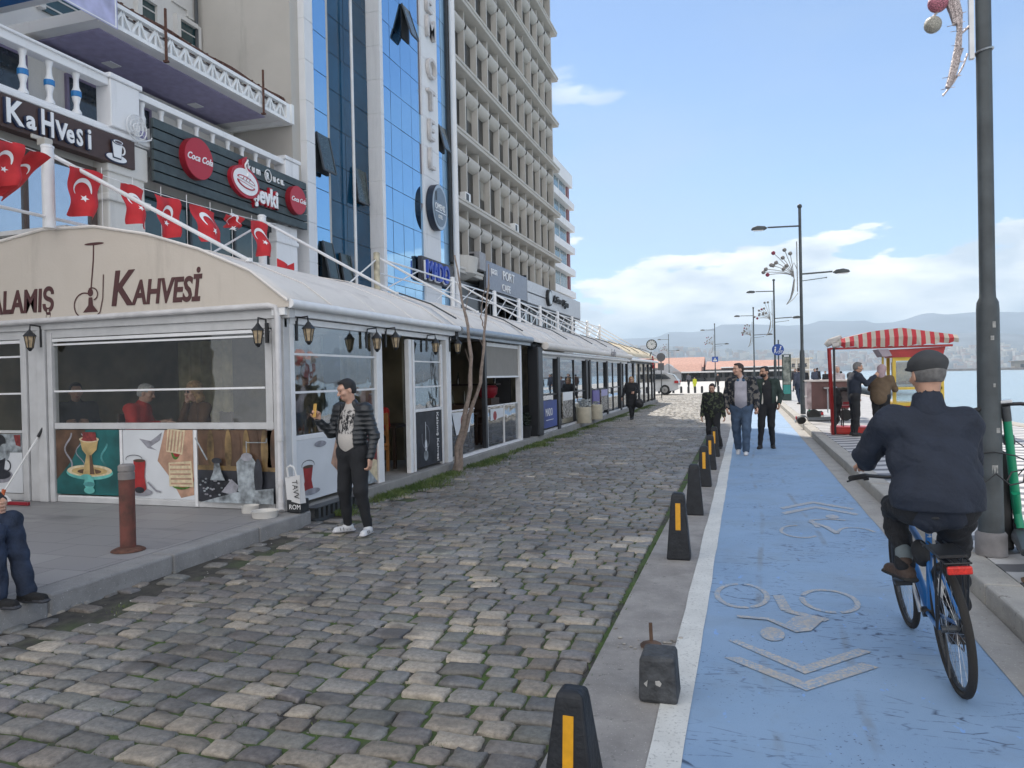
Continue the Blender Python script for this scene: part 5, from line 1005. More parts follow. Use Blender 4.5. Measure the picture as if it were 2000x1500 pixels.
for i in range(26): x = -9.9+i*.16; b_.lathe([(.035, 1.54 if i % 2 else 1.05), (.035, 1.72 if i % 2 else 1.25), (.015, 1.78 if i % 2 else 1.32), (.012, 1.84 if i % 2 else 1.36)], (x, 17.36, 0), 8)
tag(b_.build('bottles', M('bottle_glass', (.10, .11, .08), .15, var=.9, scale=3), sh, smooth=True), kind='stuff')
for i, (x, y) in enumerate(((-6.1, 13.9), (-6.2, 15.6))): copy_thing(tb, (x, y, KZ), label=('dark table just inside the open cafe bay beside the tree', 'dark table behind the roller blind')[i])
for i, (x, y, a) in enumerate(((-6.1, 13.35, 0), (-5.75, 14.3, 3.1), (-6.2, 15.1, 0), (-6.0, 16.2, 3.2))): mk_chair(('dark chair left of the table beside the tree', 'dark chair right of the table beside the tree', 'dark chair left of the table behind the blind', 'dark chair right of the table behind the blind')[i], (x, y, KZ), a, WOODD)
rb = T('red_appliance', (-5.9, 16.6, 1.0), 'round red appliance on the counter under the roller blind', 'appliance'); MB().lathe([(.16, 0), (.24, .1), (.26, .25), (.2, .3)], (-5.9, 16.8, 1.2), 18).build('bowl', REDD, rb, smooth=True); MB().box(-6.2, -5.7, 16.5, 17.1, KZ, 1.2).build('counter', WOODD, rb)
# third row: dark frames, panes that mirror the sea
c3 = T('cafe_pavilion', (-7, 25, KZ), 'long cafe pavilion with black frames and panes mirroring the sea', 'cafe')
ys = [17.85, 21.2, 24.6, 28.0, 31.2, 34.5]
for a, b_2 in zip(ys[:-1], ys[1:]): canopy('awning', a+.02, b_2, FABW, c3, -.02, .07)
MB().tube([(-5.02, 19.0, 2.5), (-5.02, 34.5, 2.52)], .10, 12).build('awning_roll', FABW, c3, smooth=True); MB().tube([(-5.1, 18.8, 2.32), (-5.1, 34.5, 2.34)], .055, 10).build('gutter', FRMW, c3, smooth=True); MB().box(-5.3, -5.2, 18.8, 34.5, 2.2, 2.3).build('beam', FRMW, c3)
MB().box(-5.35, -5.05, 18.4, 18.85, KZ, 2.45).build('folded_post', FRMD, c3, bevel=.03); MB().tube([(-5.2, 18.0+.15*i, 2.5+.05*math.sin(i*2)) for i in range(8)], .07, 8).build('folded_curtain', M('black_fabric', (.02, .022, .024), .9, bump=.5), c3, smooth=True)
MB().box(-11.4, -5.9, 18.6, 18.7, KZ, 2.6).build('partition', M('dark_wall', (.03, .03, .032), .8), c3)
po = [21.0, 23.0, 24.9, 26.5, 29.1, 31.0, 32.4, 34.3]
pst = MB()
for y in (20.95, 25.0, 25.6, 29.0, 32.4): pst.box(-5.33, -5.17, y, y+.28, KZ, 2.24)
for y in (21.3, 23.3, 27.4, 30.7, 33.4): pst.box(-5.3, -5.22, y, y+.07, KZ, 2.24)
pst.box(-5.3, -5.22, 18.85, 25.0, 1.16, 1.2).box(-5.3, -5.22, 25.9, 34.2, 1.16, 1.2).build('post', FRMD, c3)
for y0, y1 in ((18.9, 20.9), (21.4, 23.25), (23.4, 24.95), (26.0, 27.35), (27.5, 28.95), (29.35, 30.65), (30.8, 32.35), (32.75, 33.35), (33.5, 34.2)): panex(y0, y1, .25, 2.2, PANE2, c3)
MB().box(-5.29, -5.21, 18.9, 34.4, KZ, .22).build('sill', FRM, c3)
BLP = M('blue_poster', (.03, .055, .22), .5, var=.35, scale=1.2); MEN = M('menu_print', (.35, .24, .15), .5, var=.9, scale=14, c2=(.5, .47, .42))
o = MB().box(-5.2, -5.17, 18.95, 20.75, .28, 1.02).build('blue_poster', BLP, c3); text('MADO', .3, LW, (-5.165, 19.45, .6), ROT_X, o, .003, .85); MB().box(-5.168, -5.162, 19.5, 20.3, .48, .495).build('rule', LW, o)
o = MB().box(-5.19, -5.16, 21.45, 22.75, .42, 1.2).build('menu_board', MEN, c3); MB().box(-5.158, -5.15, 21.45, 22.75, .95, 1.2).build('menu_head', LW, o)
o = MB().box(-5.19, -5.16, 27.6, 28.9, .35, 1.15).build('menu_board', MEN, c3); MB().box(-5.158, -5.15, 27.6, 28.9, .9, 1.15).build('menu_head', M('lilac_print', (.35, .33, .55), .5), o)
MB().box(-5.19, -5.16, 26.05, 27.3, .4, 1.15).build('lilac_poster', M('lilac_print2', (.12, .1, .3), .5, var=.4, scale=2), c3)
text('kafe', .42, M('old_print', (.18, .16, .17), .7), (-5.02+.115, 28.5, 2.42), ROT_X, c3, .003, 1.6, .2)
c4 = T('cafe_pavilion', (-7, 40, KZ), 'sunlit end cafe pavilion with ochre awning and floral lower panes', 'cafe')
for a, b_2 in zip((34.52, 37.3, 40.2, 43.1), (37.3, 40.2, 43.1, 45.9)): canopy('awning', a+.02, b_2, FABY, c4, -.02, .06)
MB().tube([(-5.05, 34.5, 2.40), (-5.05, 45.8, 2.42)], .07, 10).build('gutter', FRMW, c4, smooth=True); pst = MB()
for y in (34.55, 36.6, 38.6, 40.6, 42.5, 44.2, 45.5): pst.box(-5.33, -5.2, y, y+.22, KZ, 2.36)
pst.box(-5.3, -5.2, 34.5, 45.7, 2.25, 2.36).build('post', FRMD, c4)
for y0, y1 in ((34.8, 36.55), (36.85, 38.55), (38.85, 40.55), (40.85, 42.45), (42.75, 44.15), (44.45, 45.45)): panex(y0, y1, .25, 2.25, PANE2, c4)
MB().box(-5.22, -5.2, 34.8, 36.5, .3, 1.35).build('floral_panel', M('floral_print', (.3, .28, .18), .6, var=.7, scale=9, c2=(.22, .32, .1), bump=.1), c4); MB().box(-11.4, -5.3, 45.6, 45.8, KZ, 2.6).build('end_wall', DGREY, c4)
# wall lanterns
AMB = M('amber_glass', (.38, .29, .18), .25, var=.4, scale=20)
ln = T('wall_lantern', (0, 0, 0), 'x', 'lantern', 'black coach lanterns on the cafe posts')
MB().tube([(0, 0, .02), (0, -.02, .16), (.0, -.16, .17), (0, -.17, .09)], .011, 6).box(-.02, .02, -.012, .01, -.12, .12).build('bracket', BLACK, ln)
MB().lathe([(.01, .11), (.03, .085), (.035, .075), (.078, .03), (.082, .02), (.07, .018)], (0, -.17, 0), 6).build('hood', BLACK, ln); MB().lathe([(.038, -.13), (.062, .018)], (0, -.17, 0), 6).build('glass', AMB, ln)
b_ = MB().lathe([(.012, -.175), (.03, -.15), (.042, -.135), (.042, -.128)], (0, -.17, 0), 6)
for k in range(6): a = k*math.pi/3; b_.beam((.04*math.cos(a), -.17+.04*math.sin(a), -.13), (.066*math.cos(a), -.17+.066*math.sin(a), .02), .008, .008)
b_.build('cage', BLACK, ln)
LN = [((-8.93, 7.57, 2.33), 0, 'on the grey post left of the big front window'), ((-5.42, 7.57, 2.27), 0, 'on the front wall just left of the corner downpipe'), ((-5.2, 7.85, 2.3), 1.5708, 'on the side wall just right of the corner downpipe'), ((-5.2, 9.6, 2.26), 1.5708, 'above the man photographing with his phone'), ((-5.2, 10.2, 2.3), 1.5708, 'left above the open cafe doorway'), ((-5.2, 11.72, 2.27), 1.5708, 'right of the doorway over the narrow dark poster'), ((-5.2, 12.75, 2.3), 1.5708, 'at the start of the open bay left of the tree')]
for i, (p_, a, l) in enumerate(LN):
    l = 'black coach lantern '+l
    if i == 0: ln.location = p_; ln['label'] = l
    else: copy_thing(ln, p_, a, l)
# terrace posts, rails and ties above the awnings
YP = [2.7, 7.36, 11.8, 16.3, 21.2, 25.2, 28.2, 31.4, 34.6, 37.7, 41.6, 45.4]
tr = T('terrace_railing', (-8.5, 7.3, 3.6), 'white steel terrace posts with rails and slanting ties above the awnings', 'railing')
for i, y in enumerate(YP):
    tm_ = FRMW if i != 3 else M('stained_post', (.42, .38, .28), .7, var=.5, scale=6)
    MB().tube([(-8.5, y, 3.72 if i == 1 else 3.4), (-8.5, y, 4.75)], .075, 12).ball((-8.5, y, 4.76), .085, 10, (1, 1, .5)).build('post', tm_, tr, smooth=True)
    MB().tube([(-8.5, y+.05, 4.68), (-6.35, y+1.15, 3.33)], .028, 8).lathe([(.05, -.02), (.05, .03)], (-6.35, y+1.15, 3.33), 8).build('tie', WMETAL, tr, smooth=True)
    if i < len(YP)-1:
        y2 = YP[i+1]
        b_ = MB().tube([(-8.5, y, 3.86), (-8.5, y2, 3.86)], .022, 6)
        if i >= 3: b_.tube([(-8.5, y, 4.66), (-8.5, y2, 4.66)], .025, 6).tube([(-8.5, y, 4.3), (-8.5, y2, 4.3)], .018, 6).tube([(-8.5, y, 3.8), (-8.5, (y+y2)/2, 4.66)], .018, 6)
        b_.tube([(-8.5, y2-1.4, 3.86), (-8.5, y2-.05, 4.6)], .018, 6).build('rail', WMETAL, tr, smooth=True)
    if 2 <= i: MB().tube([(-6.35, y+1.15, 3.36), (-5.75, y+1.4, 3.13), (-5.3, y+1.6, 2.84)], .016, 6).build('awning_rib', DGREY, tr)
for y in np.arange(8.2, 11.6, .55): MB().tube([(-8.5, y, 3.8), (-8.5, y, 4.72)], .006, 4).build('wire', WMETAL, tr)
MB().box(-11.4, -8.6, 7.7, 46, 3.78, 3.84).build('deck', FRM, tr)
# flags on a cord
FR = M('flag_red', (.52, .02, .025), .7, var=.15, scale=5)
cord = MB().tube([(-8.2, y, 4.50-.0+.09*((y-9)/2.7)**2) for y in np.linspace(3, 11.8, 30)], .006, 4).build('string_line', WHITE); tag(cord, 'thin white cord carrying the row of red flags', 'cord')
def flag(y, w, h, z, label, ph=0., tw=0., crush=1.):
    root = T('flag', (-8.2, y, z), label, 'flag', 'crescent flags on the cord')
    def S(u, v, d=0.):      # u along Y 0..1, v down 0..1
        a = .045*math.sin(u*7+ph+v*2)*(.4+v)+.03*math.sin(v*9+ph); return (-8.2+a+d+tw*(v)*.25, y+w*u*(1-.25*v*(u-.3))+tw*v*.12, z-h*v*crush-.02*math.sin(u*5+ph))
    MB().sheet([[S(u/12, v/16) for u in range(13)] for v in range(17)]).build('cloth', FR, root, smooth='all', fix=False)
    m_ = MB()
    for off in (.008, -.008):
        cu_, cv = .5, .40; pts = []; asp = h/w
        rows = []
        for i in range(25):
            t = -math.pi*.5+R(-48)+ (2*math.pi-R(84))*i/24
            t = R(132)+R(276)*i/24
            ro = .25; ri = .205; c1 = (cu_+ro*math.cos(t+R(-90)+0), cv-ro/asp*math.sin(t+R(-90))); e = .045
            rows.append(t)
        N_ = 22; outer = []; inner = []
        for i in range(N_+1):
            t = R(-38)+R(256)*i/N_; outer.append((cu_+.25*math.cos(t), cv-.25*math.sin(t)/asp)); t2 = R(-28)+R(236)*i/N_; inner.append((cu_+.2*math.cos(t2), cv+.055/asp-.2*math.sin(t2)/asp))
        inner[0] = outer[0]; inner[-1] = outer[-1]
        m_.sheet([[S(*p_, off) for p_ in outer], [S(*p_, off) for p_ in inner]])
        sc_ = (cu_, cv+.27/asp); st = [(sc_[0]+(.10 if k % 2 == 0 else .042)*math.sin(k*math.pi/5), sc_[1]+(.10 if k % 2 == 0 else .042)*math.cos(k*math.pi/5)/asp) for k in range(10)]
        c0 = len(m_.v); m_.add([S(*sc_, off)]+[S(*p_, off) for p_ in st], [(0, k+1, (k+1) % 10+1) for k in range(10)])
    m_.build('crescent_and_star', LW, root, fix=False)
FL_ = [(5.2, .5, .62, 'red crescent flag farthest left, mostly outside the view', 0, 0, 1), (6.35, .42, .52, 'red crescent flag at the left picture edge before the white column', .5, 0, 1), (6.82, .30, .55, 'twisted red flag touching the white column', 2, -1.6, 1), (7.37, .52, .62, 'red crescent flag hanging full just right of the white column', 1.2, 0, 1), (8.2, .42, .56, 'folded red flag before the cream pilaster', 2.5, .5, 1), (8.83, .5, .6, 'red crescent flag in the middle of the row', .2, .2, 1), (9.56, .58, .58, 'red crescent flag with its lower corner blown right', 3.1, .8, 1), (10.35, .5, .2, 'small crumpled red flag bunched up on the cord', 1, 0, 1), (11.0, .5, .62, 'red crescent flag hanging at the second white post', 1.8, .6, 1)]
for y, w, h_, l, ph, tw_, cr in FL_: flag(y, w, h_, 4.48+.09*((y-9)/2.7)**2, l, ph, tw_, cr)
fl = MB().sheet([[(-8.3+.1*math.sin(u), 11.95+.1*u, 4.0-.04*u*(6-u)*.3-.12*v*(1+math.sin(u*1.3)*.4)) for u in range(7)] for v in range(4)]).build('red_bunting', FR, smooth='all', fix=False); tag(fl, 'crumpled red cloth on the rail behind the second post', 'flag')
# ================================================================ STREET FURNITURE
# small trapezoid bollards beside the lane
BP = M('bollard_rubber', (.012, .014, .018), .55, var=.35, scale=12, bump=.25, spec=.4); YEL = M('reflector_yellow', (.62, .30, .01), .35, var=.1, scale=30)
def bollard(loc, label, stripe=True, rz=0., h=.60):
    t = T('bollard', (0, 0, 0), label, 'bollard', 'short black bollards beside the cycle lane')
    b = MB(); rows = [(.105, .095, 0), (.105, .095, .02), (.062, .06, h-.05), (.055, .052, h-.012), (.03, .03, h)]
    vs = []; 
    for x, y, z in rows: vs += [(-x, -y, z), (x, -y, z), (x, y, z), (-x, y, z)]
    fs = [(0, 3, 2, 1)]+[(i*4+k, i*4+(k+1) % 4, i*4+4+(k+1) % 4, i*4+4+k) for i in range(4) for k in range(4)]+[(16, 17, 18, 19)]
    b.add(vs, fs).build('body', BP, t, bevel=.012)
    if stripe: 
        zt, zb = h-.09, h-.33; f = lambda z: -(.095+(z-.02)*(.06-.095)/(h-.07))-.003
        MB().add([(-.022, f(zb), zb), (.022, f(zb), zb), (.022, f(zt), zt), (-.022, f(zt), zt), (-.022, f(zb)+.004, zb), (.022, f(zb)+.004, zb), (.022, f(zt)+.004, zt), (-.022, f(zt)+.004, zt)], [(0, 1, 2, 3), (7, 6, 5, 4), (0, 4, 5, 1), (1, 5, 6, 2), (2, 6, 7, 3), (3, 7, 4, 0)]).build('reflector', YEL, t)
    t.location = loc; t.rotation_euler = (0, 0, rz); return t
b0 = bollard((-.70, 2.97, 0), 'black bollard with yellow reflector nearest the camera, cut by the bottom edge', h=.40, rz=-.05)
bollard((-.60, 6.9, 0), 'black bollard with yellow reflector, second standing one from the camera', rz=.02); bollard((-.60, 9.1, 0), 'black bollard without any reflector', False, .05)
for (x, y), l in (((-.60, 11.4), 'black bollard with yellow reflector just behind the plain one'), ((-.60, 13.4), 'black bollard with yellow reflector, next to last before the boy'), ((-.61, 15.5), 'black bollard with yellow reflector right in front of the boy')): bollard((x, y, 0), l)
st = T('bollard_stump', (-.45, 3.9, 0), 'broken off cube shaped grey stump of a bollard on the concrete strip', 'bollard')
b_ = MB().add([(-.1, -.1, 0), (.1, -.1, 0), (.1, .1, 0), (-.1, .1, 0), (-.095, -.09, .23), (.085, -.09, .24), (.085, .085, .25), (-.085, .085, .25)], [(0, 3, 2, 1), (4, 5, 6, 7), (0, 1, 5, 4), (1, 2, 6, 5), (2, 3, 7, 6), (3, 0, 4, 7)]); b_.build('body', M('stump_rubber', (.045, .048, .052), .7, var=.5, scale=14, bump=.6), st, local=True, bevel=.02)
MB().poly([(-.01, -.101, .10), (.012, -.101, .092), (.02, -.101, .108), (.008, -.101, .122), (-.012, -.101, .118)], (0, .012, 0)).build('scar', M('scar_white', (.4, .39, .37), .7, var=.3), st, local=True); MB().poly([(-.07, -.1005, .10), (-.055, -.1005, .085), (-.05, -.1005, .12)], (0, .01, 0)).build('scar', MATS['scar_white'], st, local=True)
stub = MB().tube([(-.58, 4.62, 0), (-.585, 4.63, .14)], .012, 6).ball((-.58, 4.6, .01), .07, 10, (1, 1.2, .3)).build('anchor_bolt', M('rust_bolt', (.1, .06, .04), .9, var=.5, bump=.5), smooth=True); tag(stub, 'rusty anchor bolt sticking out of the strip behind the stump', 'bolt')
pb = MB()
for i in range(26): x, y = rnd.gauss(-.62, .13), rnd.gauss(4.62, .12); pb.ball((x, y, .006), rnd.uniform(.006, .018), 6, (1, 1, .4))
tag(pb.build('concrete_crumbs', M('crumbs', (.32, .3, .27), .9, var=.4)), 'broken concrete crumbs round the rusty bolt', 'rubble', kind='stuff')
# lamp posts
LP = M('lamp_post_paint', (.05, .06, .065), .5, var=.3, scale=5, bump=.15); DEC = M('wire_decor', (.30, .29, .27), .4, metal=.6, var=.3, scale=30); BALLM = M('decor_ball', (.20, .19, .18), .5, var=.5, scale=60, bump=.5); BALLR = M('decor_ball_red', (.22, .03, .06), .5, var=.5, scale=60, bump=.5)
def lamp(loc, label, big=False, H=7.4, oz=0.):
    t = T('street_lamp', (0, 0, 0), label, 'street lamp', 'tall street lamps along the promenade')
    MB().lathe([(.09, 0), (.085, 2.15), (.08, 2.2), (.078, 2.26), (.058, 2.3), (.055, 2.4), (.05, H)], n=20).build('pole', LP, t, smooth=True)
    MB().ball((0, 0, H+.05), .085, 14).build('finial', LP, t, smooth=True)
    for s, z, L in ((-1, H-.62, 1.1), (1, H-2.35, 1.05)):
        a = MB().tube([(0, 0, z-.03), (s*L, 0, z+.0)], .03, 8).build('arm', LP, t, smooth=True)
        pf = [(0, -.02), (.1, .05), (.35, .08), (.52, .03), (.58, -.05), (.4, -.08), (.1, -.08)]
        MB().poly([(s*(L+x), -.1, z+zz) for x, zz in pf], (0, .2, 0)).build('lamp_head', LP, a, bevel=.03); MB().poly([(s*(L+.14), -.08, z-.083), (s*(L+.5), -.08, z-.075), (s*(L+.5), .08, z-.075), (s*(L+.14), .08, z-.083)], (0, 0, -.015)).build('lens', WHITE, a)
    MB().tube([(0, 0, H-2.63), (.85, 0, H-2.55)], .015, 6).ball((.85, 0, H-2.55), .025, 6).build('banner_arm', LP, t)
    d = MB(); zb = H-3.1; base = Vector((-.18, 0, zb+.3)); rg = random.Random(int(loc[1]*3)); ends = []
    n = 9
    for i in range(n):
        a = R(100+i*11.5-4); L = rg.uniform(.7, 1.15); p0 = Vector((-.22, 0, zb+.55)); p3 = p0+Vector((math.cos(a)*L*.9-.05, .04*math.sin(i), abs(math.sin(a))*L+.15 if i < 6 else .12+.1*(9-i))); 
        p1 = p0+Vector((-.02, 0, .3)); d.tube([p0.lerp(p1, u)*(1-u)+p1.lerp(p3, u)*u for u in np.linspace(0, 1, 7)], .012, 5); ends.append(p3)
    d.tube([(-.5, 0, zb-.35), (-.36, 0, zb-.15), (-.27, 0, zb+.15), (-.22, 0, zb+.55)], [.01, .03, .05, .03], 6).tube([(-.5, 0, zb-.35), (-.25, 0, zb-.15), (-.1, 0, zb+.05)], .012, 5).tube([(-.12, 0, zb+.1), (-.12, 0, H-1.2)], .018, 5).tube([(-.12, 0, zb+.9), (-.22, 0, zb+1.15), (-.33, 0, zb+.9), (-.3, 0, zb+.65)], .015, 5)
    d.build('wire_ornament', DEC, t, smooth=True)
    for i, e in enumerate(ends+[ends[2]+Vector((.12, 0, -.3)), ends[4]+Vector((.25, 0, -.25)), ends[6]+Vector((.25, 0, .12))]): MB().ball(e, .075, 10).build('bauble', BALLR if i % 5 == 3 else BALLM, t, smooth=True)
    t.location = loc; return t
lamp((1.98, 28.6, KZ), 'nearest whole double armed street lamp with wire bauble spray, left of the kiosk'); lamp((1.85, 50, KZ), 'double armed street lamp behind the blue round sign', H=7.3); lamp((.82, 70, 0), 'double armed street lamp third farthest away', H=7.4); lamp((-3.35, 92, 0), 'double armed street lamp carrying the square crossing sign', H=7.5); lamp((-10.98, 115, 0), 'farthest double armed street lamp by the terminal roofs', H=7.6)
# near lamp post
t = T('street_lamp', (1.9, 6.95, KZ), 'nearest street lamp, thick dark pole at the right with stickers and a wire ornament', 'street lamp', 'tall street lamps along the promenade')
MB().lathe([(.10, 0), (.10, .02), (.095, .04), (.084, 1.2), (.082, 2.0), (.078, 2.06), (.060, 2.1), (.058, 2.16), (.054, 7.4)], (1.9, 6.95, KZ), 28).build('pole', LP, t, smooth=True)
MB().lathe([(.115, 0), (.115, .17), (.10, .19)], (1.9, 6.95, KZ), 28).build('base_collar', M('collar_grey', (.2, .19, .19), .7, var=.3), t, smooth=True)
MB().tube([(1.9, 6.95, 4.83), (3.0, 6.95, 4.93)], .014, 6).build('banner_arm', LP, t); MB().tube([(1.9, 6.95, 6.8), (.8, 6.95, 6.83)], .03, 6).box(.3, .8, 6.85, 7.05, 6.75, 6.9).build('arm', LP, t)
MB().box(1.795, 1.83, 6.93, 6.97, 4.2, 7.0).build('bracket_rail', CHROME, t)
for z in (4.25, 4.78): MB().tube([(1.9+.066*math.cos(a), 6.95+.066*math.sin(a), z+.015*math.cos(a)) for a in np.linspace(0, 6.283, 16)], .008, 5).build('strap', CHROME, t)
d = MB()
def spiny(pts, r, n): 
    d.tube(pts, [r*.7+r*.6*abs(math.sin(i*2.3)) for i in range(len(pts))], 7)
    for k in range(n): p_ = Vector(pts[rnd.randrange(len(pts))]); s = rnd.choice((-1, 1)); d.tube([p_, p_+Vector((s*rnd.uniform(.03, .07), rnd.uniform(-.02, .02), rnd.uniform(-.01, .01)))], .003, 3)
spiny([(1.635, 6.95, 3.99), (1.67, 6.95, 4.08), (1.70, 6.95, 4.2), (1.72, 6.95, 4.33), (1.73, 6.95, 4.45), (1.725, 6.95, 4.58), (1.70, 6.95, 4.7), (1.67, 6.95, 4.85), (1.62, 6.95, 5.1), (1.5, 6.95, 5.5)], .026, 30)
spiny([(1.70, 6.95, 4.5), (1.69, 6.97, 4.62), (1.655, 6.96, 4.72), (1.64, 6.95, 4.95), (1.6, 6.95, 5.2)], .03, 14); d.tube([(1.60, 6.95, 3.93), (1.68, 6.95, 4.03), (1.75, 6.95, 4.15), (1.785, 6.95, 4.25)], .008, 5).tube([(1.66, 6.95, 4.05), (1.75, 6.95, 4.3)], .009, 5).tube([(1.74, 6.95, 4.42), (1.8, 6.95, 4.47)], .01, 5).tube([(1.53, 6.95, 4.58), (1.6, 6.95, 4.66), (1.68, 6.95, 4.7)], .01, 5)
d.build('wire_ornament', M('tinsel', (.38, .33, .32), .35, metal=.5, var=.8, scale=120, bump=.8), t, smooth=True)
MB().ball((1.535, 6.95, 4.525), .068, 16).build('bauble', M('bauble_silver', (.30, .29, .25), .5, var=.5, scale=90, bump=.8), t, smooth=True); MB().ball((1.575, 6.95, 4.70), .078, 16).build('bauble', M('bauble_red', (.35, .12, .16), .45, var=.9, scale=90, bump=.8), t, smooth=True)
def sticker(a0, z0, w, h, mat, r=.0855):
    rows = []
    for zz in np.linspace(z0, z0+h, 4): rows.append([(1.9+r*math.cos(a0+w*(u-.5)), 6.95+r*math.sin(a0+w*(u-.5)), zz) for u in np.linspace(0, 1, 6)])
    return MB().sheet(rows).build('sticker', mat, t, fix=False)
SW = M('sticker_white', (.26, .26, .25), .6, var=.3, scale=40)
sticker(R(-75), 2.0, .3, .05, SW); sticker(R(-85), 1.9, .3, .035, SW); sticker(R(-78), 1.52, .2, .03, SW); sticker(R(-82), .82, .5, .07, M('torn_paper', (.25, .25, .24), .7, var=.5, scale=30), .0885); sticker(R(-60), 1.15, .4, .04, SW, .0865)
# traffic signs
def pole_sign(name, loc, h, label, cat='traffic sign'):
    s = T(name, loc, label, cat); MB().tube([loc, (loc[0], loc[1], h)], .035, 10).build('pole', LP, s, smooth=True); return s
SB = M('sign_blue', (.01, .06, .28), .45); WS = M('sign_white_face', (.6, .62, .65), .45)
s = pole_sign('round_blue_sign', (1.65, 40, KZ), 3.3, 'round blue sign with white pedestrian and bicycle figures')
A = Matrix(((1, 0, 0), (0, 0, 1), (0, 1, 0)))
MB().lathe([(.29, -.01), (.29, .01)], (1.62, 39.93, 2.8), 28, A).build('disc', SB, s); m_ = MB().ball((1.5, 39.91, 2.92), .04, 8, (1, .1, 1)).beam((1.5, 39.91, 2.86), (1.48, 39.91, 2.72), .07, .01, (0, 1, 0)).beam((1.49, 39.91, 2.74), (1.43, 39.91, 2.62), .03, .01, (0, 1, 0)).beam((1.5, 39.91, 2.74), (1.55, 39.91, 2.62), .03, .01, (0, 1, 0))
for cx in (1.66, 1.82): m_.tube([(cx+.06*math.cos(a), 39.91, 2.68+.06*math.sin(a)) for a in np.linspace(0, 6.283, 14)], .01, 4)
m_.beam((1.66, 39.91, 2.68), (1.74, 39.91, 2.78), .015, .01, (0, 1, 0)).beam((1.74, 39.91, 2.78), (1.82, 39.91, 2.68), .015, .01, (0, 1, 0)).ball((1.76, 39.91, 2.95), .035, 8, (1, .1, 1)).beam((1.7, 39.91, 2.8), (1.76, 39.91, 2.91), .05, .01, (0, 1, 0)).build('symbol', WS, s)
s = T('info_board', (2.1, 42, KZ), 'tall green information board on the promenade edge', 'info board'); MB().box(1.9, 2.35, 42, 42.12, KZ, 2.6).build('frame', M('dark_green', (.03, .06, .055), .5), s, bevel=.02); MB().box(1.95, 2.3, 41.98, 42.0, 1.0, 2.45).build('poster', M('board_green', (.12, .2, .17), .4, var=.8, scale=2.5, c2=(.3, .32, .28)), s); MB().box(1.95, 2.3, 41.975, 41.995, .5, .98).build('strip', M('board_teal', (.03, .25, .22), .4), s); MB().box(2.0, 2.25, 41.99, 42, 2.47, 2.56).build('header', WS, s)
s = T('crossing_sign', (-3.35, 91.8, 4), 'small square blue pedestrian crossing sign on the fourth lamp post', 'traffic sign'); MB().box(-3.7, -3.0, 91.75, 91.8, 3.0, 3.65).build('plate', SB, s); MB().poly([(-3.6, 91.74, 3.1), (-3.1, 91.74, 3.1), (-3.35, 91.74, 3.55)], (0, .008, 0)).build('triangle', WS, s); MB().beam((-3.35, 91.73, 3.4), (-3.35, 91.73, 3.2), .07, .005, (0, 1, 0)).build('figure', BLACK, s)
s = pole_sign('sign_seen_from_behind', (-5.5, 52, 0), 3.0, 'grey back of round traffic sign beyond the last cafe'); MB().lathe([(.3, -.012), (.3, .012)], (-5.5, 51.95, 2.85), 26, A).build('disc', M('sign_back', (.16, .16, .17), .6, metal=.3), s); MB().box(-5.72, -5.3, 51.94, 51.97, 1.95, 2.45).build('plate', MATS['sign_back'], s)
# clock sign at the end of the cafes
s = T('clock_sign', (-5.2, 44, 2.7), 'round white clock with green numerals and black rim over the last cafe', 'clock'); MB().tube([(-5.35, 44.1, 2.65), (-5.2, 44, 3.0)], .03, 6).build('arm', BLACK, s)
MB().lathe([(.29, -.06), (.31, -.06), (.31, .06), (.29, .06)], (-5.18, 44, 3.42), 30, A).build('rim', BLACK, s); MB().lathe([(.26, -.065), (.26, .065)], (-5.18, 44, 3.42), 30, A).build('dial', WS, s); m_ = MB()
for k in range(12): a = k*R(30); m_.beam((-5.18+.2*math.cos(a), 43.925, 3.42+.2*math.sin(a)), (-5.18+.25*math.cos(a), 43.925, 3.42+.25*math.sin(a)), .03, .008, (0, 1, 0))
m_.beam((-5.18, 43.92, 3.42), (-5.08, 43.92, 3.5), .02, .006, (0, 1, 0)).beam((-5.18, 43.92, 3.42), (-5.22, 43.92, 3.58), .02, .006, (0, 1, 0)).build('numerals', M('clock_green', (.03, .12, .07), .5), s)
f = MB().sheet([[(-5.1+.05*math.sin(v*1.3+u), 43.4+.25*u/3+.03*v, 2.75-.1*v-.03*math.sin(u*2)) for u in range(6)] for v in range(8)]).build('red_flag', FR, smooth='all', fix=False, solid=.01); tag(f, 'small red flag hanging at the far cafe corner', 'flag')
# planters
PL = M('planter_stone', (.50, .46, .36), .7, var=.12, bump=.2); LEAF = M('silver_leaf', (.42, .45, .46), .6, var=.35, scale=30); LEAFG = M('leaf_green', (.05, .10, .03), .6, var=.5, scale=12)
def planter(loc, label, full):
    t = T('planter', loc, label, 'planter', 'round stone planters by the dark cafe'); x, y, z = loc
    MB().lathe([(.22, 0), (.235, .02), (.235, .5), (.215, .52), (.2, .5)], loc, 22).build('pot', PL, t, smooth=True); b = MB(); rg = random.Random(int(y))
    for i in range(260 if full else 90):
        a = rg.uniform(0, 6.28); r = rg.uniform(0, .22 if full else .12); c = Vector((x+r*math.cos(a), y+r*math.sin(a), z+.5+rg.uniform(0, .28 if full else .12))); n = Vector((rg.gauss(0, 1), rg.gauss(0, 1), rg.gauss(0, 1)+.5)).normalized(); u, w = _basis(n); s = rg.uniform(.025, .06)
        b.add([c-u*s, c-w*s*.5, c+u*s, c+w*s*.5], [(0, 1, 2, 3)])
    b.build('foliage', LEAF, t, fix=False)
planter((-5.0, 23.7, KZ), 'cream round planter full of silvery leaves', True); planter((-5.0, 25.7, KZ), 'cream round planter with sparse leaves, right of the full one', False)
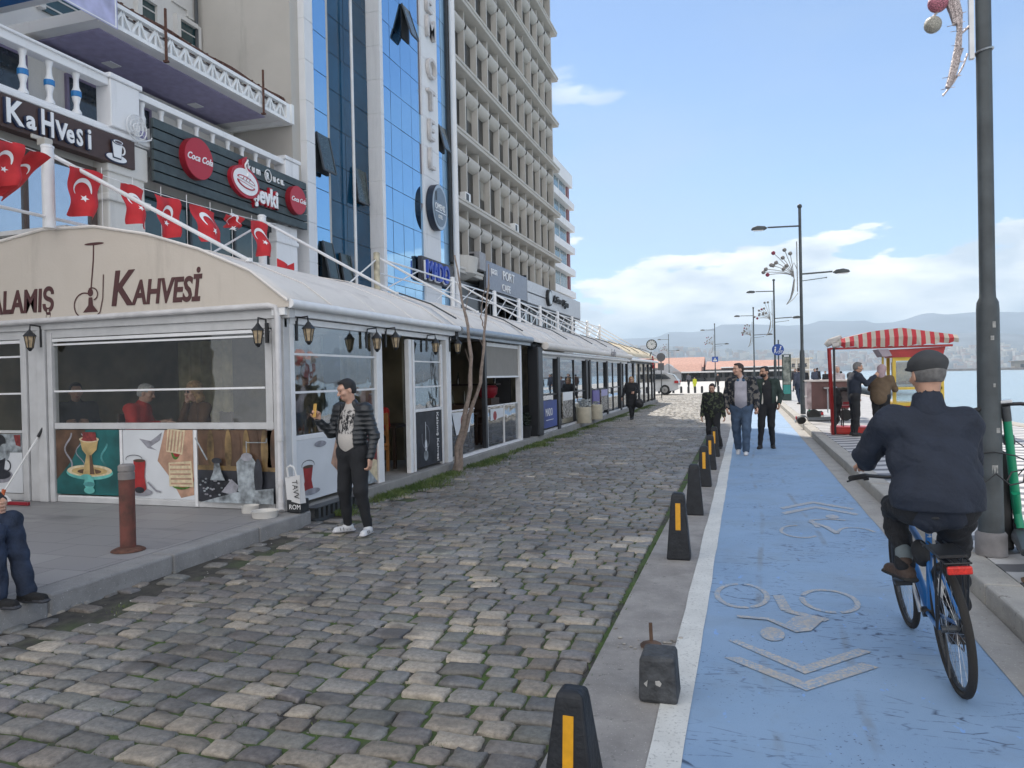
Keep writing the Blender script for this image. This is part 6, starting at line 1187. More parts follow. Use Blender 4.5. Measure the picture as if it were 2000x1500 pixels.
# flower box behind panes / plants in black pots at the gap
t = T('potted_shrub', (-5.3, 18.1, KZ), 'small dark potted plant in the gap before the black post', 'plant'); MB().lathe([(.15, 0), (.2, .3), (.18, .3)], (-5.35, 18.0, KZ), 16).build('pot', BLACK, t, smooth=True); b = MB()
for i in range(160): a = rnd.uniform(0, 6.28); r = rnd.uniform(0, .2); c = Vector((-5.35+r*math.cos(a), 18+r*math.sin(a), KZ+.32+rnd.uniform(0, .3))); n = Vector((rnd.gauss(0, 1), rnd.gauss(0, 1), rnd.gauss(0, 1))).normalized(); u, w = _basis(n); b.add([c-u*.05, c-w*.02, c+u*.05, c+w*.02], [(0, 1, 2, 3)])
b.build('foliage', M('leaf_dark', (.015, .025, .015), .7), t, fix=False)
# bare tree with two slim leaning stems
BARK = M('bark', (.25, .20, .17), .85, var=.3, scale=14, bump=.7, bscale=60)
tr2 = T('bare_tree', (-5.05, 12.45, 0), 'leafless young tree with two slim leaning stems at the cafe kerb', 'tree')
def wob(pts, r0, r1, n=22):
    P_ = [Vector(p) for p in pts]; out = []; 
    for i in range(n): u = i/(n-1)*(len(P_)-1); k = min(int(u), len(P_)-2); q_ = P_[k].lerp(P_[k+1], u-k); out.append(q_+Vector((.008*math.sin(i*1.7), .008*math.cos(i*1.3), 0)))
    return out, [r0+(r1-r0)*i/(n-1)+.004*math.sin(i*2.1) for i in range(n)]
b = MB(); 
for pts, a, c in (([(-4.95, 12.35, -.02), (-4.9, 12.3, .45), (-4.74, 12.25, .95), (-4.6, 12.2, 1.5), (-4.57, 12.2, 2.05), (-4.62, 12.2, 2.6), (-4.72, 12.2, 3.1), (-4.83, 12.2, 3.85)], .056, .015), ([(-4.9, 12.4, .0), (-4.84, 12.35, .5), (-4.66, 12.28, 1.0), (-4.42, 12.24, 1.6), (-4.33, 12.2, 2.2), (-4.3, 12.2, 2.6), (-4.24, 12.2, 3.1), (-4.2, 12.2, 3.65)], .044, .012), ([(-4.31, 12.2, 2.5), (-4.37, 12.2, 2.75), (-4.33, 12.2, 3.1), (-4.27, 12.2, 3.25)], .012, .006)):
    p_, r_ = wob(pts, a, c); b.tube(p_, r_, 9)
b.lathe([(.11, -.03), (.09, .06), (.06, .15)], (-4.95, 12.38, 0), 10); b.build('trunk', BARK, tr2, smooth=True)
b = MB()
for (x, z, dx, dz) in ((-4.58, 1.9, -.1, .3), (-4.3, 2.75, .12, .35), (-4.66, 2.85, .09, .4), (-4.62, 2.6, -.06, .25), (-4.75, 3.2, -.05, .2), (-4.24, 3.1, .05, .2), (-4.33, 2.2, -.09, .2)): b.tube([(x, 12.2, z), (x+dx, 12.2, z+dz)], [.008, .003], 5)
b.build('twig', BARK, tr2)
# rusty bollard
rb_ = T('rusty_bollard', (-5.5, 5.5, KZ), 'tall rusty red round bollard with a grey cap on the pavement', 'bollard')
MB().lathe([(.068, 0), (.068, .68)], (-5.5, 5.5, KZ), 24).build('post', M('rust_red', (.23, .075, .055), .7, var=.25, scale=7, bump=.3, c2=(.09, .04, .03)), rb_, smooth=True)
MB().lathe([(.15, 0), (.145, .008), (.11, .025), (.07, .03)], (-5.49, 5.49, KZ), 26).build('base_plate', RUST, rb_, smooth=True); MB().lathe([(.071, .66), (.072, .72), (.064, .722), (.064, .735), (.072, .74), (.071, .785), (.055, .80)], (-5.5, 5.5, KZ), 24).build('cap', M('cap_grey', (.22, .2, .19), .6, var=.2, bump=.3), rb_, smooth=True)
# white tubs, bag, drain, cup, squeegee
for i, (x, y, r, h_, l) in enumerate(((-5.24, 7.2, .145, .075, 'wide white plastic tub in front of the corner pipe'), (-5.60, 7.42, .10, .085, 'smaller white plastic tub behind the wide one'))):
    t = MB().lathe([(r*.93, 0), (r, h_*.9), (r*1.04, h_), (r*.97, h_), (r*.9, .015), (.01, .012)], (x, y, KZ), 28).build('plastic_tub', M('tub_white', (.62, .6, .56), .5, var=.05), smooth=True); tag(t, l, 'tub')
bg = T('paper_bag', (-5.0, 7.55, KZ), 'white paper shopping bag with printed letters leaning at the cafe corner', 'bag')
MB().add([(-5.12, 7.46, .30), (-4.93, 7.43, .27), (-4.9, 7.51, .27), (-5.1, 7.54, .3), (-5.17, 7.50, .56), (-4.94, 7.46, .60), (-4.93, 7.51, .60), (-5.15, 7.55, .56)], [(0, 3, 2, 1), (0, 1, 5, 4), (1, 2, 6, 5), (2, 3, 7, 6), (3, 0, 4, 7)]).build('body', M('paper_white', (.6, .6, .6), .6, var=.05), bg)
MB().tube([(-5.11, 7.48, .57), (-5.11, 7.46, .68), (-5.06, 7.45, .71), (-5.01, 7.45, .69), (-5.0, 7.48, .59)], .012, 6).build('handle', WHITE, bg, smooth=True); text('TAVV', .11, BLACK, (-5.035, 7.435, .54), Matrix(((.12, 1, 0), (0, -.1, -1), (-1, .12, 0))), bg, .001, .8)
bx = MB().box(-5.12, -4.93, 7.45, 7.62, .16, .31).build('black_box', M('box_black', (.02, .022, .025), .6), bevel=.01); tag(bx, 'small black printed box under the white paper bag', 'box'); text('ROM', .08, LW, (-5.09, 7.448, .2), ROT_F, bx, .001, .9)
dr = MB()
for i in range(9): dr.box(-5.0, -4.95, 7.85+i*.11, 7.9+i*.11, .01, .15)
dr.box(-5.02, -4.94, 7.78, 8.9, -.02, .02).box(-5.1, -4.94, 7.78, 8.9, .148, .158); tag(dr.build('kerb_drain', DGREY), 'barred iron drain inlet in the kerb behind the man with the phone', 'drain')
cg = MB().lathe([(.025, 0), (.03, .07), (.026, .07), (.022, .005)], (-7.35, 7.42, KZ), 14).build('tea_glass', glassmat('clear_glass', (.8, .8, .8), .3)); tag(cg, 'small empty tea glass standing at the foot of the poster wall', 'glass')
sq = T('floor_squeegee', (-9.3, 7.2, KZ), 'red floor squeegee with white stick leaning on the grey post', 'squeegee')
MB().tube([(-9.32, 7.28, .30), (-9.0, 7.54, 1.02)], .012, 8).build('stick', WHITE, sq, smooth=True); MB().tube([(-9.0, 7.54, 1.02), (-8.94, 7.585, 1.16)], .02, 8).build('grip', BLACK, sq, smooth=True); MB().box(-9.75, -8.85, 7.24, 7.28, .155, .2).build('blade', REDD, sq, bevel=.008); MB().poly([(-9.46, 7.22, .2), (-9.18, 7.22, .2), (-9.26, 7.22, .27), (-9.38, 7.22, .27)], (0, .07, 0)).build('holder', WHITE, sq); MB().tube([(-9.325, 7.27, .25), (-9.305, 7.285, .35)], .024, 8).build('socket', M('orange_plastic', (.5, .12, .04), .5), sq, smooth=True)
lt = MB()
for i in range(40): x, y = rnd.uniform(-4.9, -4.2), rnd.uniform(3.6, 7.6); a = rnd.uniform(0, 3); s = rnd.uniform(.006, .018); lt.add([(x, y, .008), (x+s*math.cos(a), y+s*math.sin(a), .012), (x+s*math.cos(a)-s*.5*math.sin(a), y+s*math.sin(a)+s*.5*math.cos(a), .010), (x-s*.5*math.sin(a), y+s*.5*math.cos(a), .008)], [(0, 1, 2, 3)])
tag(lt.build('paper_scraps', M('scrap', (.55, .53, .48), .7), fix=False), 'tiny paper scraps and stubs along the pavement kerb', 'litter', kind='stuff')
# moss and grass: blades along the left kerb and in the joints
def blades():
    V = []; F = []; k = 0; rg = np.random.default_rng(5)
    def blade(x, y, z, h, wd=.004):
        nonlocal k
        a = rg.uniform(0, 6.283); l = rg.uniform(.2, .9)*h; dx, dy = math.cos(a)*wd, math.sin(a)*wd; b_ = rg.uniform(0, 6.283); ox, oy = math.cos(b_)*l, math.sin(b_)*l
        V.extend([(x-dx, y-dy, z), (x+dx, y+dy, z), (x+ox*.4+dx*.6, y+oy*.4+dy*.6, z+h*.6), (x+ox, y+oy, z+h)]); F.append((k, k+1, k+2)); F.append((k, k+2, k+3)); k += 4
    for i in range(26000):
        y = 8.2+33*rg.random()**1.4; m = math.sin(y*1.9)+math.sin(y*4.7+1)*.6+math.sin(y*.7)*.5
        if m < -.25 and rg.random() < .8: continue
        wdt = .10+.13*max(0, m*.5+.3); blade(-5.04+abs(rg.normal(0, wdt)), y, -.01, rg.uniform(.03, .085)*(1-.35*(y > 20)), .005+.004*(y > 15))
    cl = [(rg.uniform(-4.6, -.9), 2.6+8.5*rg.random()**1.3, rg.uniform(.03, .12)) for _ in range(330)]
    for cx, cy, r in cl:
        for i in range(int(55*r/.08)): blade(cx+rg.normal(0, r), cy+rg.normal(0, r*.6), -.032, rg.uniform(.012, .036), .003)
    for i in range(450): blade(-.87+rg.normal(0, .012), 3+9*rg.random(), -.02, rg.uniform(.01, .04), .003)
    me = bpy.data.meshes.new('grass'); me.from_pydata([tuple(map(float, v)) for v in V], [], F); me.materials.append(M('grass_green', (.10, .19, .035), .6, var=.5, scale=3, c2=(.13, .17, .05))); o = bpy.data.objects.new('grass_and_moss', me); COL.objects.link(o); return tag(o, 'green grass and moss along the cafe kerb and between the stones', 'grass', kind='stuff')
blades()
# ---------------------------------------------------------------- snack kiosk with striped awning
kx0, kx1, ky0, ky1 = 1.95, 4.6, 19.2, 20.9
kk = T('snack_kiosk', (3.2, 20, KZ), 'snack kiosk with red and white striped awning and yellow framed display case', 'kiosk')
STR = bpy.data.materials.new('striped_awning'); STR.use_nodes = True; nt = STR.node_tree; bs = nt.nodes['Principled BSDF']; at = nt.nodes.new('ShaderNodeAttribute'); at.attribute_name = 'stripe'; nt.links.new(at.outputs['Color'], bs.inputs['Base Color']); bs.inputs['Roughness'].default_value = .8
def striped(rows_fn, nu, name):
    V = []; F = []; Cc = []; k = 0
    for i in range(nu):
        pts = [rows_fn(i/nu), rows_fn((i+1)/nu)]; m = len(pts[0]); c = (.42, .035, .045, 1) if i % 2 else (.42, .39, .33, 1)
        for p_ in pts: V += p_; Cc += [c]*m
        F += [(k+j, k+j+1, k+m+j+1, k+m+j) for j in range(m-1)]; k += 2*m
    me = bpy.data.meshes.new(name); me.from_pydata(V, [], F); me.materials.append(STR); at = me.attributes.new('stripe', 'FLOAT_COLOR', 'POINT'); at.data.foreach_set('color', np.array(Cc, np.float32).ravel()); o = bpy.data.objects.new(name, me); COL.objects.link(o); o.parent = kk; me.transform(Matrix.Translation((-3.2, -20, -KZ))); s_ = o.modifiers.new('s', 'SOLIDIFY'); s_.thickness = .012; return o
def prof(x, y0=ky0):   # height of awning ridge along x
    return 2.36+.30*math.exp(-((x-3.35)/1.0)**2)+.05*max(0, (x-2))*.3
def front(u):
    x = 2.1+u*2.55; zt = np.interp(x, (2.1, 2.9, 3.5, 4.65), (2.42, 2.60, 2.66, 2.45)); zb = np.interp(x, (2.1, 2.7, 3.5, 4.3, 4.65), (2.24, 2.22, 2.22, 2.26, 2.27))+.02*math.sin(u*60)
    return [(x, 20.6, zt+.02), (x, 19.7, zt), (x, 19.25, zt-.01), (x, 19.15+.03*math.sin(x*5), (zt+zb)/2), (x, 19.18+.03*math.sin(x*9), zb)]
striped(front, 27, 'awning')
MB().tube([(1.86, 19.2, 2.28), (1.95, 19.2, 2.36), (2.1, 19.25, 2.42), (2.2, 19.4, 2.48)], [.06, .09, .08, .05], 10).tube([(2.0, 19.15, 2.27), (2.15, 19.15, 2.3)], .06, 10).build('rolled_cover', M('old_canvas', (.4, .38, .36), .9, var=.3, scale=8, bump=.6), kk, smooth=True)
KR = M('kiosk_red', (.33, .02, .02), .45, var=.15); KY = M('kiosk_yellow', (.6, .42, .05), .45, var=.1)
MB().box(1.95, 4.55, 19.22, 19.28, 2.18, 2.23).build('beam', KR, kk); MB().beam((1.93, 19.22, 2.22), (2.0, 19.26, KZ), .06, .06).build('post', KR, kk); MB().tube([(2.03, 19.12, 2.22), (2.03, 19.12, .02+KZ)], .025, 8).build('post', BLACK, kk)
MB().poly([(3.15, 19.3, 2.14), (4.42, 19.3, 2.18), (4.36, 19.3, 1.96), (3.3, 19.3, 1.96)], (0, .9, 0)).build('roof_board', KR, kk); MB().poly([(3.0, 19.25, 2.16), (3.22, 19.25, 2.16), (3.3, 19.25, 2.0), (3.1, 19.25, 1.98)], (0, .8, 0)).build('side_flap', M('flap_mauve', (.3, .26, .3), .6), kk)
b_ = MB()
for x in (3.32, 4.32): b_.box(x, x+.07, 19.35, 19.42, .9, 1.96).box(x, x+.07, 20.1, 20.17, .9, 1.96)
b_.box(3.32, 4.39, 19.34, 19.4, 1.88, 1.965).box(3.32, 4.39, 19.34, 20.2, .82, .9).box(3.12, 3.16, 19.5, 19.56, 1.3, 2.0).box(3.36, 4.35, 19.35, 19.39, 1.2, 1.26).build('case_frame', KY, kk)
MB().box(3.39, 4.32, 19.37, 19.38, .9, 1.88).build('case_glass', glassmat('case_glass', (.7, .75, .75), .2), kk); MB().box(3.42, 4.3, 19.6, 20.0, 1.26, 1.29).box(3.42, 4.3, 20.05, 20.1, 1.3, 1.85).build('case_shelf', M('case_gold', (.4, .3, .12), .5, var=.6, scale=6), kk)
b_ = MB(); 
for i in range(30): b_.ball((3.45+rnd.random()*.8, 19.55+rnd.random()*.4, 1.33+.05*rnd.random()), .04, 7, (1.4, 1, .6))
b_.build('pastries', M('pastry', (.35, .18, .06), .6, var=.5, scale=12), kk, smooth=True)
MB().box(3.32, 4.4, 19.38, 20.2, .35, .82).build('cart_body', KR, kk, bevel=.02); 
for y in (19.36, 20.22): MB().lathe([(.02, -.02), (.22, -.03), (.24, 0), (.22, .03), (.02, .02)], (3.9, y, KZ+.24), 20, A).build('wheel', RUBBER, kk, smooth=True)
tag(MB().box(2.0, 2.95, 19.35, 19.95, KZ, KZ+.17).box(2.05, 2.9, 19.33, 19.35, KZ+.03, KZ+.12).build('red_crate', M('crate_red', (.4, .02, .015), .4, var=.1), bevel=.015), 'flat bright red crate on the paving under the stool', 'crate')
sc_ = T('folding_chair', (2.35, 19.6, KZ), 'grey folding chair with red seat edge and clothes under the awning', 'chair')
MB().box(2.2, 2.62, 19.5, 19.85, .78, .83).box(2.25, 2.6, 19.48, 19.5, .86, .92).build('seat', REDD, sc_); MB().box(2.15, 2.62, 19.85, 19.9, .88, 1.22).build('backrest', M('grey_canvas', (.16, .15, .145), .9, var=.3, bump=.4), sc_, bevel=.02)
for x in (2.28, 2.58):
    for y in (19.52, 19.85): MB().tube([(x, y, .8), (x+(.04 if x > 2.4 else -.04), y, KZ+.02)], .014, 6).build('leg', BLACK, sc_)
dc_ = imesh('draped_coat', [ell((2.12, 19.42, .95), (.1, .12, .3), .05, wr=.02), ell((2.06, 19.4, .62), (.09, .1, .3), .05, wr=.02), cap((2.1, 19.5, 1.22), (2.6, 19.8, 1.22), .06, k=.05, wr=.015)], .022, M('coat_black', (.02, .021, .024), .9), sc_); dc_.data.transform(Matrix.Translation((-2.35, -19.6, -KZ)))
# vendor cart box, scooters
vb = T('vendor_cart', (2.45, 25, KZ), 'brown delivery cart box with pale top and two small wheels behind the kiosk post', 'cart')
MB().box(1.95, 3.0, 24.6, 25.4, .5, 1.35).build('box', M('cart_brown', (.12, .06, .055), .6, var=.2, scale=3), vb, bevel=.01); CP_ = M('cart_pale', (.35, .28, .28), .6, var=.4, scale=5); MB().box(1.82, 1.95, 24.58, 25.42, .5, 1.37).build('side_panel', CP_, vb); MB().box(3.0, 3.3, 24.6, 25.4, .55, 1.36).build('side_panel', CP_, vb); MB().box(1.8, 3.32, 24.55, 25.45, 1.35, 1.40).build('lid', M('cart_lid', (.5, .45, .42), .6), vb)
for x in (2.0, 2.9): MB().lathe([(.02, -.03), (.16, -.03), (.18, 0), (.16, .03), (.02, .03)], (x, 24.5, KZ+.18), 16, A).build('wheel', RUBBER, vb, smooth=True)
MB().tube([(1.75, 24.6, .9), (1.95, 24.6, .9)], .02).tube([(2.4, 24.5, .4), (2.4, 24.5, 1.15)], .02, 6).box(2.3, 2.52, 24.4, 24.6, 1.13, 1.18).build('saddle_post', CHROME, vb)
SG = M('scooter_green', (.01, .26, .13), .4, var=.12, scale=4)
def scooter(loc, rz, label, lean=0., hl=1.0):
    t = T('electric_scooter', (0, 0, 0), label, 'scooter', 'green rental scooters')
    for y, r in ((0, .14), (-.95, .125)):
        w = MB().lathe([(r*.55, -.03), (r*.9, -.035), (r, -.02), (r, .02), (r*.9, .035), (r*.55, .03)], (0, y, r), 22, Matrix(((0, 0, 1), (1, 0, 0), (0, 1, 0)))).build('wheel', RUBBER, t, smooth=True); MB().lathe([(.02, -.025), (r*.6, -.02), (r*.6, .02), (.02, .025)], (0, y, r), 14, Matrix(((0, 0, 1), (1, 0, 0), (0, 1, 0)))).build('hub', CHROME, w, smooth=True)
    MB().poly([(-.075, -.78, .13), (.075, -.78, .13), (.08, -.2, .13), (.05, -.1, .16), (-.05, -.1, .16), (-.08, -.2, .13)], (0, 0, .05)).build('deck', DGREY, t, bevel=.012)
    MB().tube([(0, -.1, .2), (0, -.02, .32), (0, -.11, .5)], .032, 10).build('neck', SG, t, smooth=True); MB().tube([(0, -.03, .36), (0, -.20, 1.12*hl)], [.036, .031], 14).build('stem', SG, t, smooth=True); MB().tube([(0, -.2, 1.1*hl), (0, -.22, 1.22*hl)], .034, 12).build('stem_top', DGREY, t, smooth=True)
    MB().tube([(-.25, -.29, 1.2*hl), (-.1, -.235, 1.23*hl), (0, -.22, 1.235*hl), (.1, -.235, 1.23*hl), (.25, -.29, 1.2*hl)], .015, 8).build('handlebar', BLACK, t, smooth=True)
    for s in (-1, 1): MB().tube([(s*.15, -.25, 1.22*hl), (s*.27, -.295, 1.2*hl)], .02, 8).build('grip', RUBBER, t, smooth=True)
    MB().box(-.05, .05, -.25, -.16, 1.24*hl, 1.27*hl).build('display', CHROME, t, bevel=.008); MB().box(-.04, .04, -.17, -.05, .9*hl, .98*hl).build('lock_box', DGREY, t, bevel=.01)
    rows = [[(sx*.05, -.95+.165*math.cos(a), .125+.165*math.sin(a)) for sx in (-1, -.6, .6, 1)] for a in np.linspace(R(20), R(195), 12)]
    f = MB().sheet(rows).build('fender', M('fender_grey', (.10, .105, .11), .5), t, smooth='all', solid=.008, fix=False); MB().box(-.032, .032, -1.135, -1.115, .19, .27).build('tail_light', M('tail_light_red', (.45, .02, .03), .3), f); MB().box(-.04, .04, -1.14, -1.12, .08, .165).build('number_plate', M('plate_white', (.5, .5, .48), .5), f)
    b = MB().tube([(.02, -.12, .95*hl), (.12, -.1, .85*hl), (.1, -.12, .72*hl), (.0, -.08, .6)], .005, 5).build('cable', BLACK, t, smooth=True)
    t.location = loc; t.rotation_euler = (0, lean, rz); return t
scooter((2.17, 7.12, KZ+.0), R(-11), 'green electric scooter leaning beside the thick near lamp pole', lean=-.10)
s2_ = scooter((1.95, 25.6, KZ), R(15), 'green electric scooter left of the brown cart', 0); scooter((2.45, 23.4, KZ), R(-75), 'green electric scooter lying low in front of the brown cart', .6)
ck = MB().tube([(1.77, 6.9, .98), (1.9, 6.82, 1.0), (2.05, 6.86, .97), (2.16, 6.98, .92), (2.2, 7.0, .88)], .006, 6).tube([(1.78, 6.85, .84), (1.83, 6.81, .76), (1.9, 6.80, .83), (2.0, 6.81, .74), (2.1, 6.84, .76), (2.12, 6.86, .86), (2.02, 6.84, .84), (1.98, 6.82, .77)], .007, 6).build('cable_lock', BLACK, smooth=True); tag(ck, 'black lock cables looped round the near lamp pole', 'cable lock')
bk = MB().poly([(1.98, 7.12, KZ), (2.12, 7.12, KZ), (2.1, 7.12, .95), (2.02, 7.12, 1.0)], (0, .08, 0)).build('black_case', BLACK, bevel=.02); tag(bk, 'slim black case standing behind the near lamp pole', 'case')
dm = MB().lathe([(.02, -.02), (.18, -.01), (.2, .005), (.05, .02)], (2.05, 6.1, KZ), 12).build('brick_rubble', M('rubble_brown', (.16, .10, .06), .9, var=.5, scale=12, bump=.6), smooth=True); tag(dm, 'patch of broken brown earth beside the lamp base', 'rubble')
# ---------------------------------------------------------------- bicycle
BB_ = M('bike_blue', (.015, .13, .38), .3, coat=.4, var=.08); TY = M('tyre', (.022, .02, .018), .85, bump=.4, bscale=200)
bi = T('bicycle', (1.03, 4.32, 0), 'blue bicycle with rear rack and wide red reflector ridden on the lane', 'bicycle')
AX = Matrix(((0, 0, 1), (1, 0, 0), (0, 1, 0)))
wr_ = .335
def wheel(y):
    w = MB().tube([(0, y+wr_*.945*math.cos(a), wr_+wr_*.945*math.sin(a)) for a in np.linspace(0, 2*math.pi, 49)], .0205, 10, False).build('wheel', TY, bi, smooth=True, local=True, fix=False)
    MB().tube([(0, y+wr_*.87*math.cos(a), wr_+wr_*.87*math.sin(a)) for a in np.linspace(0, 2*math.pi, 49)], .012, 8, False).build('rim', BLACK, w, smooth=True, local=True, fix=False)
    s = MB()
    for k in range(28): a = k*2*math.pi/28; s.tube([(.025*(-1)**k, y+.02*math.cos(a+1.2), wr_+.02*math.sin(a+1.2)), (0, y+wr_*.86*math.cos(a), wr_+wr_*.86*math.sin(a))], .0013, 3, False)
    s.build('spokes', CHROME, w, local=True); MB().tube([(-.05, y, wr_), (.05, y, wr_)], .018, 10).build('hub', DGREY, w, local=True); return w
wheel(0); wheel(1.07)
b = MB(); bb = (0, .44, .29); st_ = (0, .27, .72); hd = (0, .93, .80); hb_ = (0, .96, .66)
b.tube([bb, hb_], .026, 12).tube([(0, .30, .64), hd], .019, 12).tube([bb, (0, .25, .78)], .017, 12).tube([hd, hb_], .024, 12)
for s in (-1, 1): b.tube([(s*.02, .42, .29), (s*.06, .02, wr_)], .010, 8).tube([(s*.015, .29, .66), (s*.06, .0, wr_)], .009, 8)
b.build('frame', BB_, bi, smooth=True, local=True)
b = MB()
for s in (-1, 1): b.tube([(s*.05, .975, .62), (s*.055, 1.02, .45), (s*.05, 1.07, wr_)], .012, 8)
b.tube([(-.055, .97, .63), (.055, .97, .63)], .014, 8).tube([hb_, (0, .965, .63)], .02, 8).build('fork', BLACK, bi, smooth=True, local=True)
MB().tube([(0, .93, .80), (0, .90, .95), (0, .93, 1.0)], .015, 8).build('handlebar_stem', BLACK, bi, smooth=True, local=True)
MB().tube([(-.27, .80, 1.03), (-.18, .86, 1.03), (-.05, .93, 1.0), (.05, .93, 1.0), (.18, .86, 1.03), (.27, .80, 1.03)], .012, 8).build('handlebar', BLACK, bi, smooth=True, local=True)
for s in (-1, 1): MB().tube([(s*.19, .853, 1.03), (s*.29, .79, 1.03)], .017, 8).build('grip', RUBBER, bi, smooth=True, local=True); MB().tube([(s*.2, .88, 1.02), (s*.3, .87, 1.0)], .006, 6).box(min(s*.17, s*.2), max(s*.17, s*.2), .86, .9, 1.0, 1.04).build('brake_lever', BLACK, bi, local=True)
imesh('saddle', [ell((0, .15, .9), (.09, .11, .035), .03), cap((0, .2, .905), (0, .36, .9), .04, .02, .04, ((0, 0, 1), .8))], .008, BLACK, bi); MB().tube([(0, .25, .76), (0, .23, .89)], .013, 8).build('seatpost', CHROME, bi, smooth=True, local=True)
b = MB()
for s in (-.055, -.02, .02, .055): b.tube([(s, -.27, .74), (s, .2, .745)], .005, 6)
b.tube([(-.06, -.27, .74), (.06, -.27, .74)], .005, 6).tube([(-.07, -.1, .74), (.07, -.1, .74)], .005, 6).tube([(-.07, .1, .745), (.07, .1, .745)], .005, 6)
for s in (-1, 1): b.tube([(s*.06, -.1, .74), (s*.07, .0, wr_)], .006, 6).tube([(s*.06, -.22, .74), (s*.07, -.01, wr_)], .005, 6)
b.box(-.065, .065, -.2, .05, .75, .765).build('rear_rack', BLACK, bi, local=True); MB().box(-.055, .055, -.295, -.27, .69, .73).build('reflector', M('reflector_red', (.55, .03, .02), .2, var=.3, scale=80), bi, local=True, bevel=.008)
rows = [[(sx*.028, (wr_+.02)*math.cos(a), wr_+(wr_+.02)*math.sin(a)) for sx in (-1, -.5, .5, 1)] for a in np.linspace(R(25), R(120), 14)]
MB().tube([(-.04, .44, .29), (.04, .44, .29)], .03, 12).lathe([(.02, .05), (.09, .052), (.09, .056), (.02, .058)], (0, .44, .29), 24, AX).lathe([(.02, .035), (.045, .036), (.045, .06), (.02, .062)], (0, 0, wr_), 18, AX).build('chainset', BLACK, bi, smooth=True, local=True)
MB().tube([(.055, .44, .375), (.05, .0, wr_+.04)], .004, 5).tube([(.055, .44, .2), (.055, .05, .2), (.05, .02, .26)], .004, 5).build('chain', M('chain', (.1, .08, .06), .5, metal=.7), bi, local=True)
for s, dz, dy in ((-1, .165, .02), (1, -.165, -.02)): c = MB().tube([(s*.05, .44, .29), (s*.07, .44+dy, .29+dz)], [.012, .009], 8).build('crank', CHROME, bi, smooth=True, local=True); MB().box(min(s*.075, s*.165), max(s*.075, s*.165), .41+dy, .50+dy, .28+dz, .305+dz).build('pedal', BLACK, c, local=True, bevel=.004)
MB().tube([(-.03, .05, .30), (-.045, -.05, .2), (-.06, -.1, .12)], .008, 6).build('kickstand', BLACK, bi, local=True)
imesh('bag', [ell((-.04, .3, .66), (.045, .075, .075), .03, wr=.004)], .012, M('bag_black', (.015, .016, .018), .8), bi)
text('Corelli', .055, M('decal_white', (.4, .5, .6), .5), (-.028, .58, .36), Matrix(((0, 0, -1), (.7, -.7, 0), (.7, .7, 0))), bi, .001)
bi.rotation_euler = (0, R(-5.5), R(1.5))
# ================================================================ PEOPLE
def cl(name, c, **k): return M(name, c, k.pop('rough', .85), var=k.pop('var', .15), scale=k.pop('scale', 9), bump=k.pop('bump', .35), bscale=k.pop('bscale', 90), **k)
HB = M('hair_black', (.012, .011, .012), .5, bump=.6, bscale=220); HG = M('hair_grey', (.16, .155, .15), .7, var=.3, scale=40, bump=.6, bscale=220); HW = M('hair_white', (.35, .34, .33), .7, var=.3, scale=40, bump=.6, bscale=200); HBL = M('hair_blonde', (.36, .22, .11), .6, var=.45, scale=30, bump=.9, bscale=90); HBR = M('hair_brown', (.035, .02, .015), .6, bump=.6, bscale=200)
NAVY = cl('navy_wool', (.015, .021, .036), bscale=45); BLK = cl('black_cloth', (.012, .013, .016)); PUF = cl('black_puffer', (.012, .015, .019), rough=.35, bump=.2, spec=.6); DEN = cl('denim', (.045, .075, .125), var=.35, scale=7); DEND = cl('denim_dark', (.016, .026, .052), var=.5, scale=9); WT = cl('white_tshirt', (.50, .47, .44)); LG = cl('light_grey_knit', (.32, .31, .35)); CAMO = cl('camo_blue', (.02, .028, .045), var=.6, scale=14, c2=(.12, .11, .10), lo=.5, hi=.56); CAMG = cl('camo_dark', (.015, .018, .02), var=.6, scale=20, c2=(.06, .075, .04), lo=.52, hi=.58); TANJ = cl('tan_jacket', (.11, .075, .045)); REDJ = cl('red_hoodie', (.42, .02, .015)); WSH = [M('shoe_white', (.55, .56, .58), .5, bump=.2), M('sole_white', (.5, .5, .52), .6)]; BRS = [M('shoe_brown', (.06, .038, .028), .7, bump=.4), RUBBER]; BKS = [M('shoe_black', (.012, .012, .014), .6), RUBBER]; PINKH = cl('pink_hood', (.35, .26, .28)); PALEW = cl('pale_robe', (.42, .38, .39)); GRN = cl('dark_green_coat', (.02, .035, .03)); MIX = [cl('coat_a', (.03, .03, .04)), cl('coat_b', (.05, .06, .09)), cl('coat_c', (.07, .04, .03)), cl('coat_d', (.02, .02, .022)), cl('coat_e', (.10, .10, .12))]; HIVIS = cl('hivis', (.55, .6, .04))
q = nodes('printed_tshirt'); X = q.xyz(); band = q.math('MULTIPLY', q.ramp(X[2], 1.10, 1.115), q.ramp(X[2], 1.36, 1.38, 1, 0)); pr_ = q.mix(q.ramp(q.noise(24, 5, .7, st=(1, 1, .6)), .46, .52), (.45, .43, .41), (.015, .015, .018)); q.bump(q.noise(50), .3, .02); TSH = q.out(q.mix(band, (.48, .45, .42), pr_), .85)
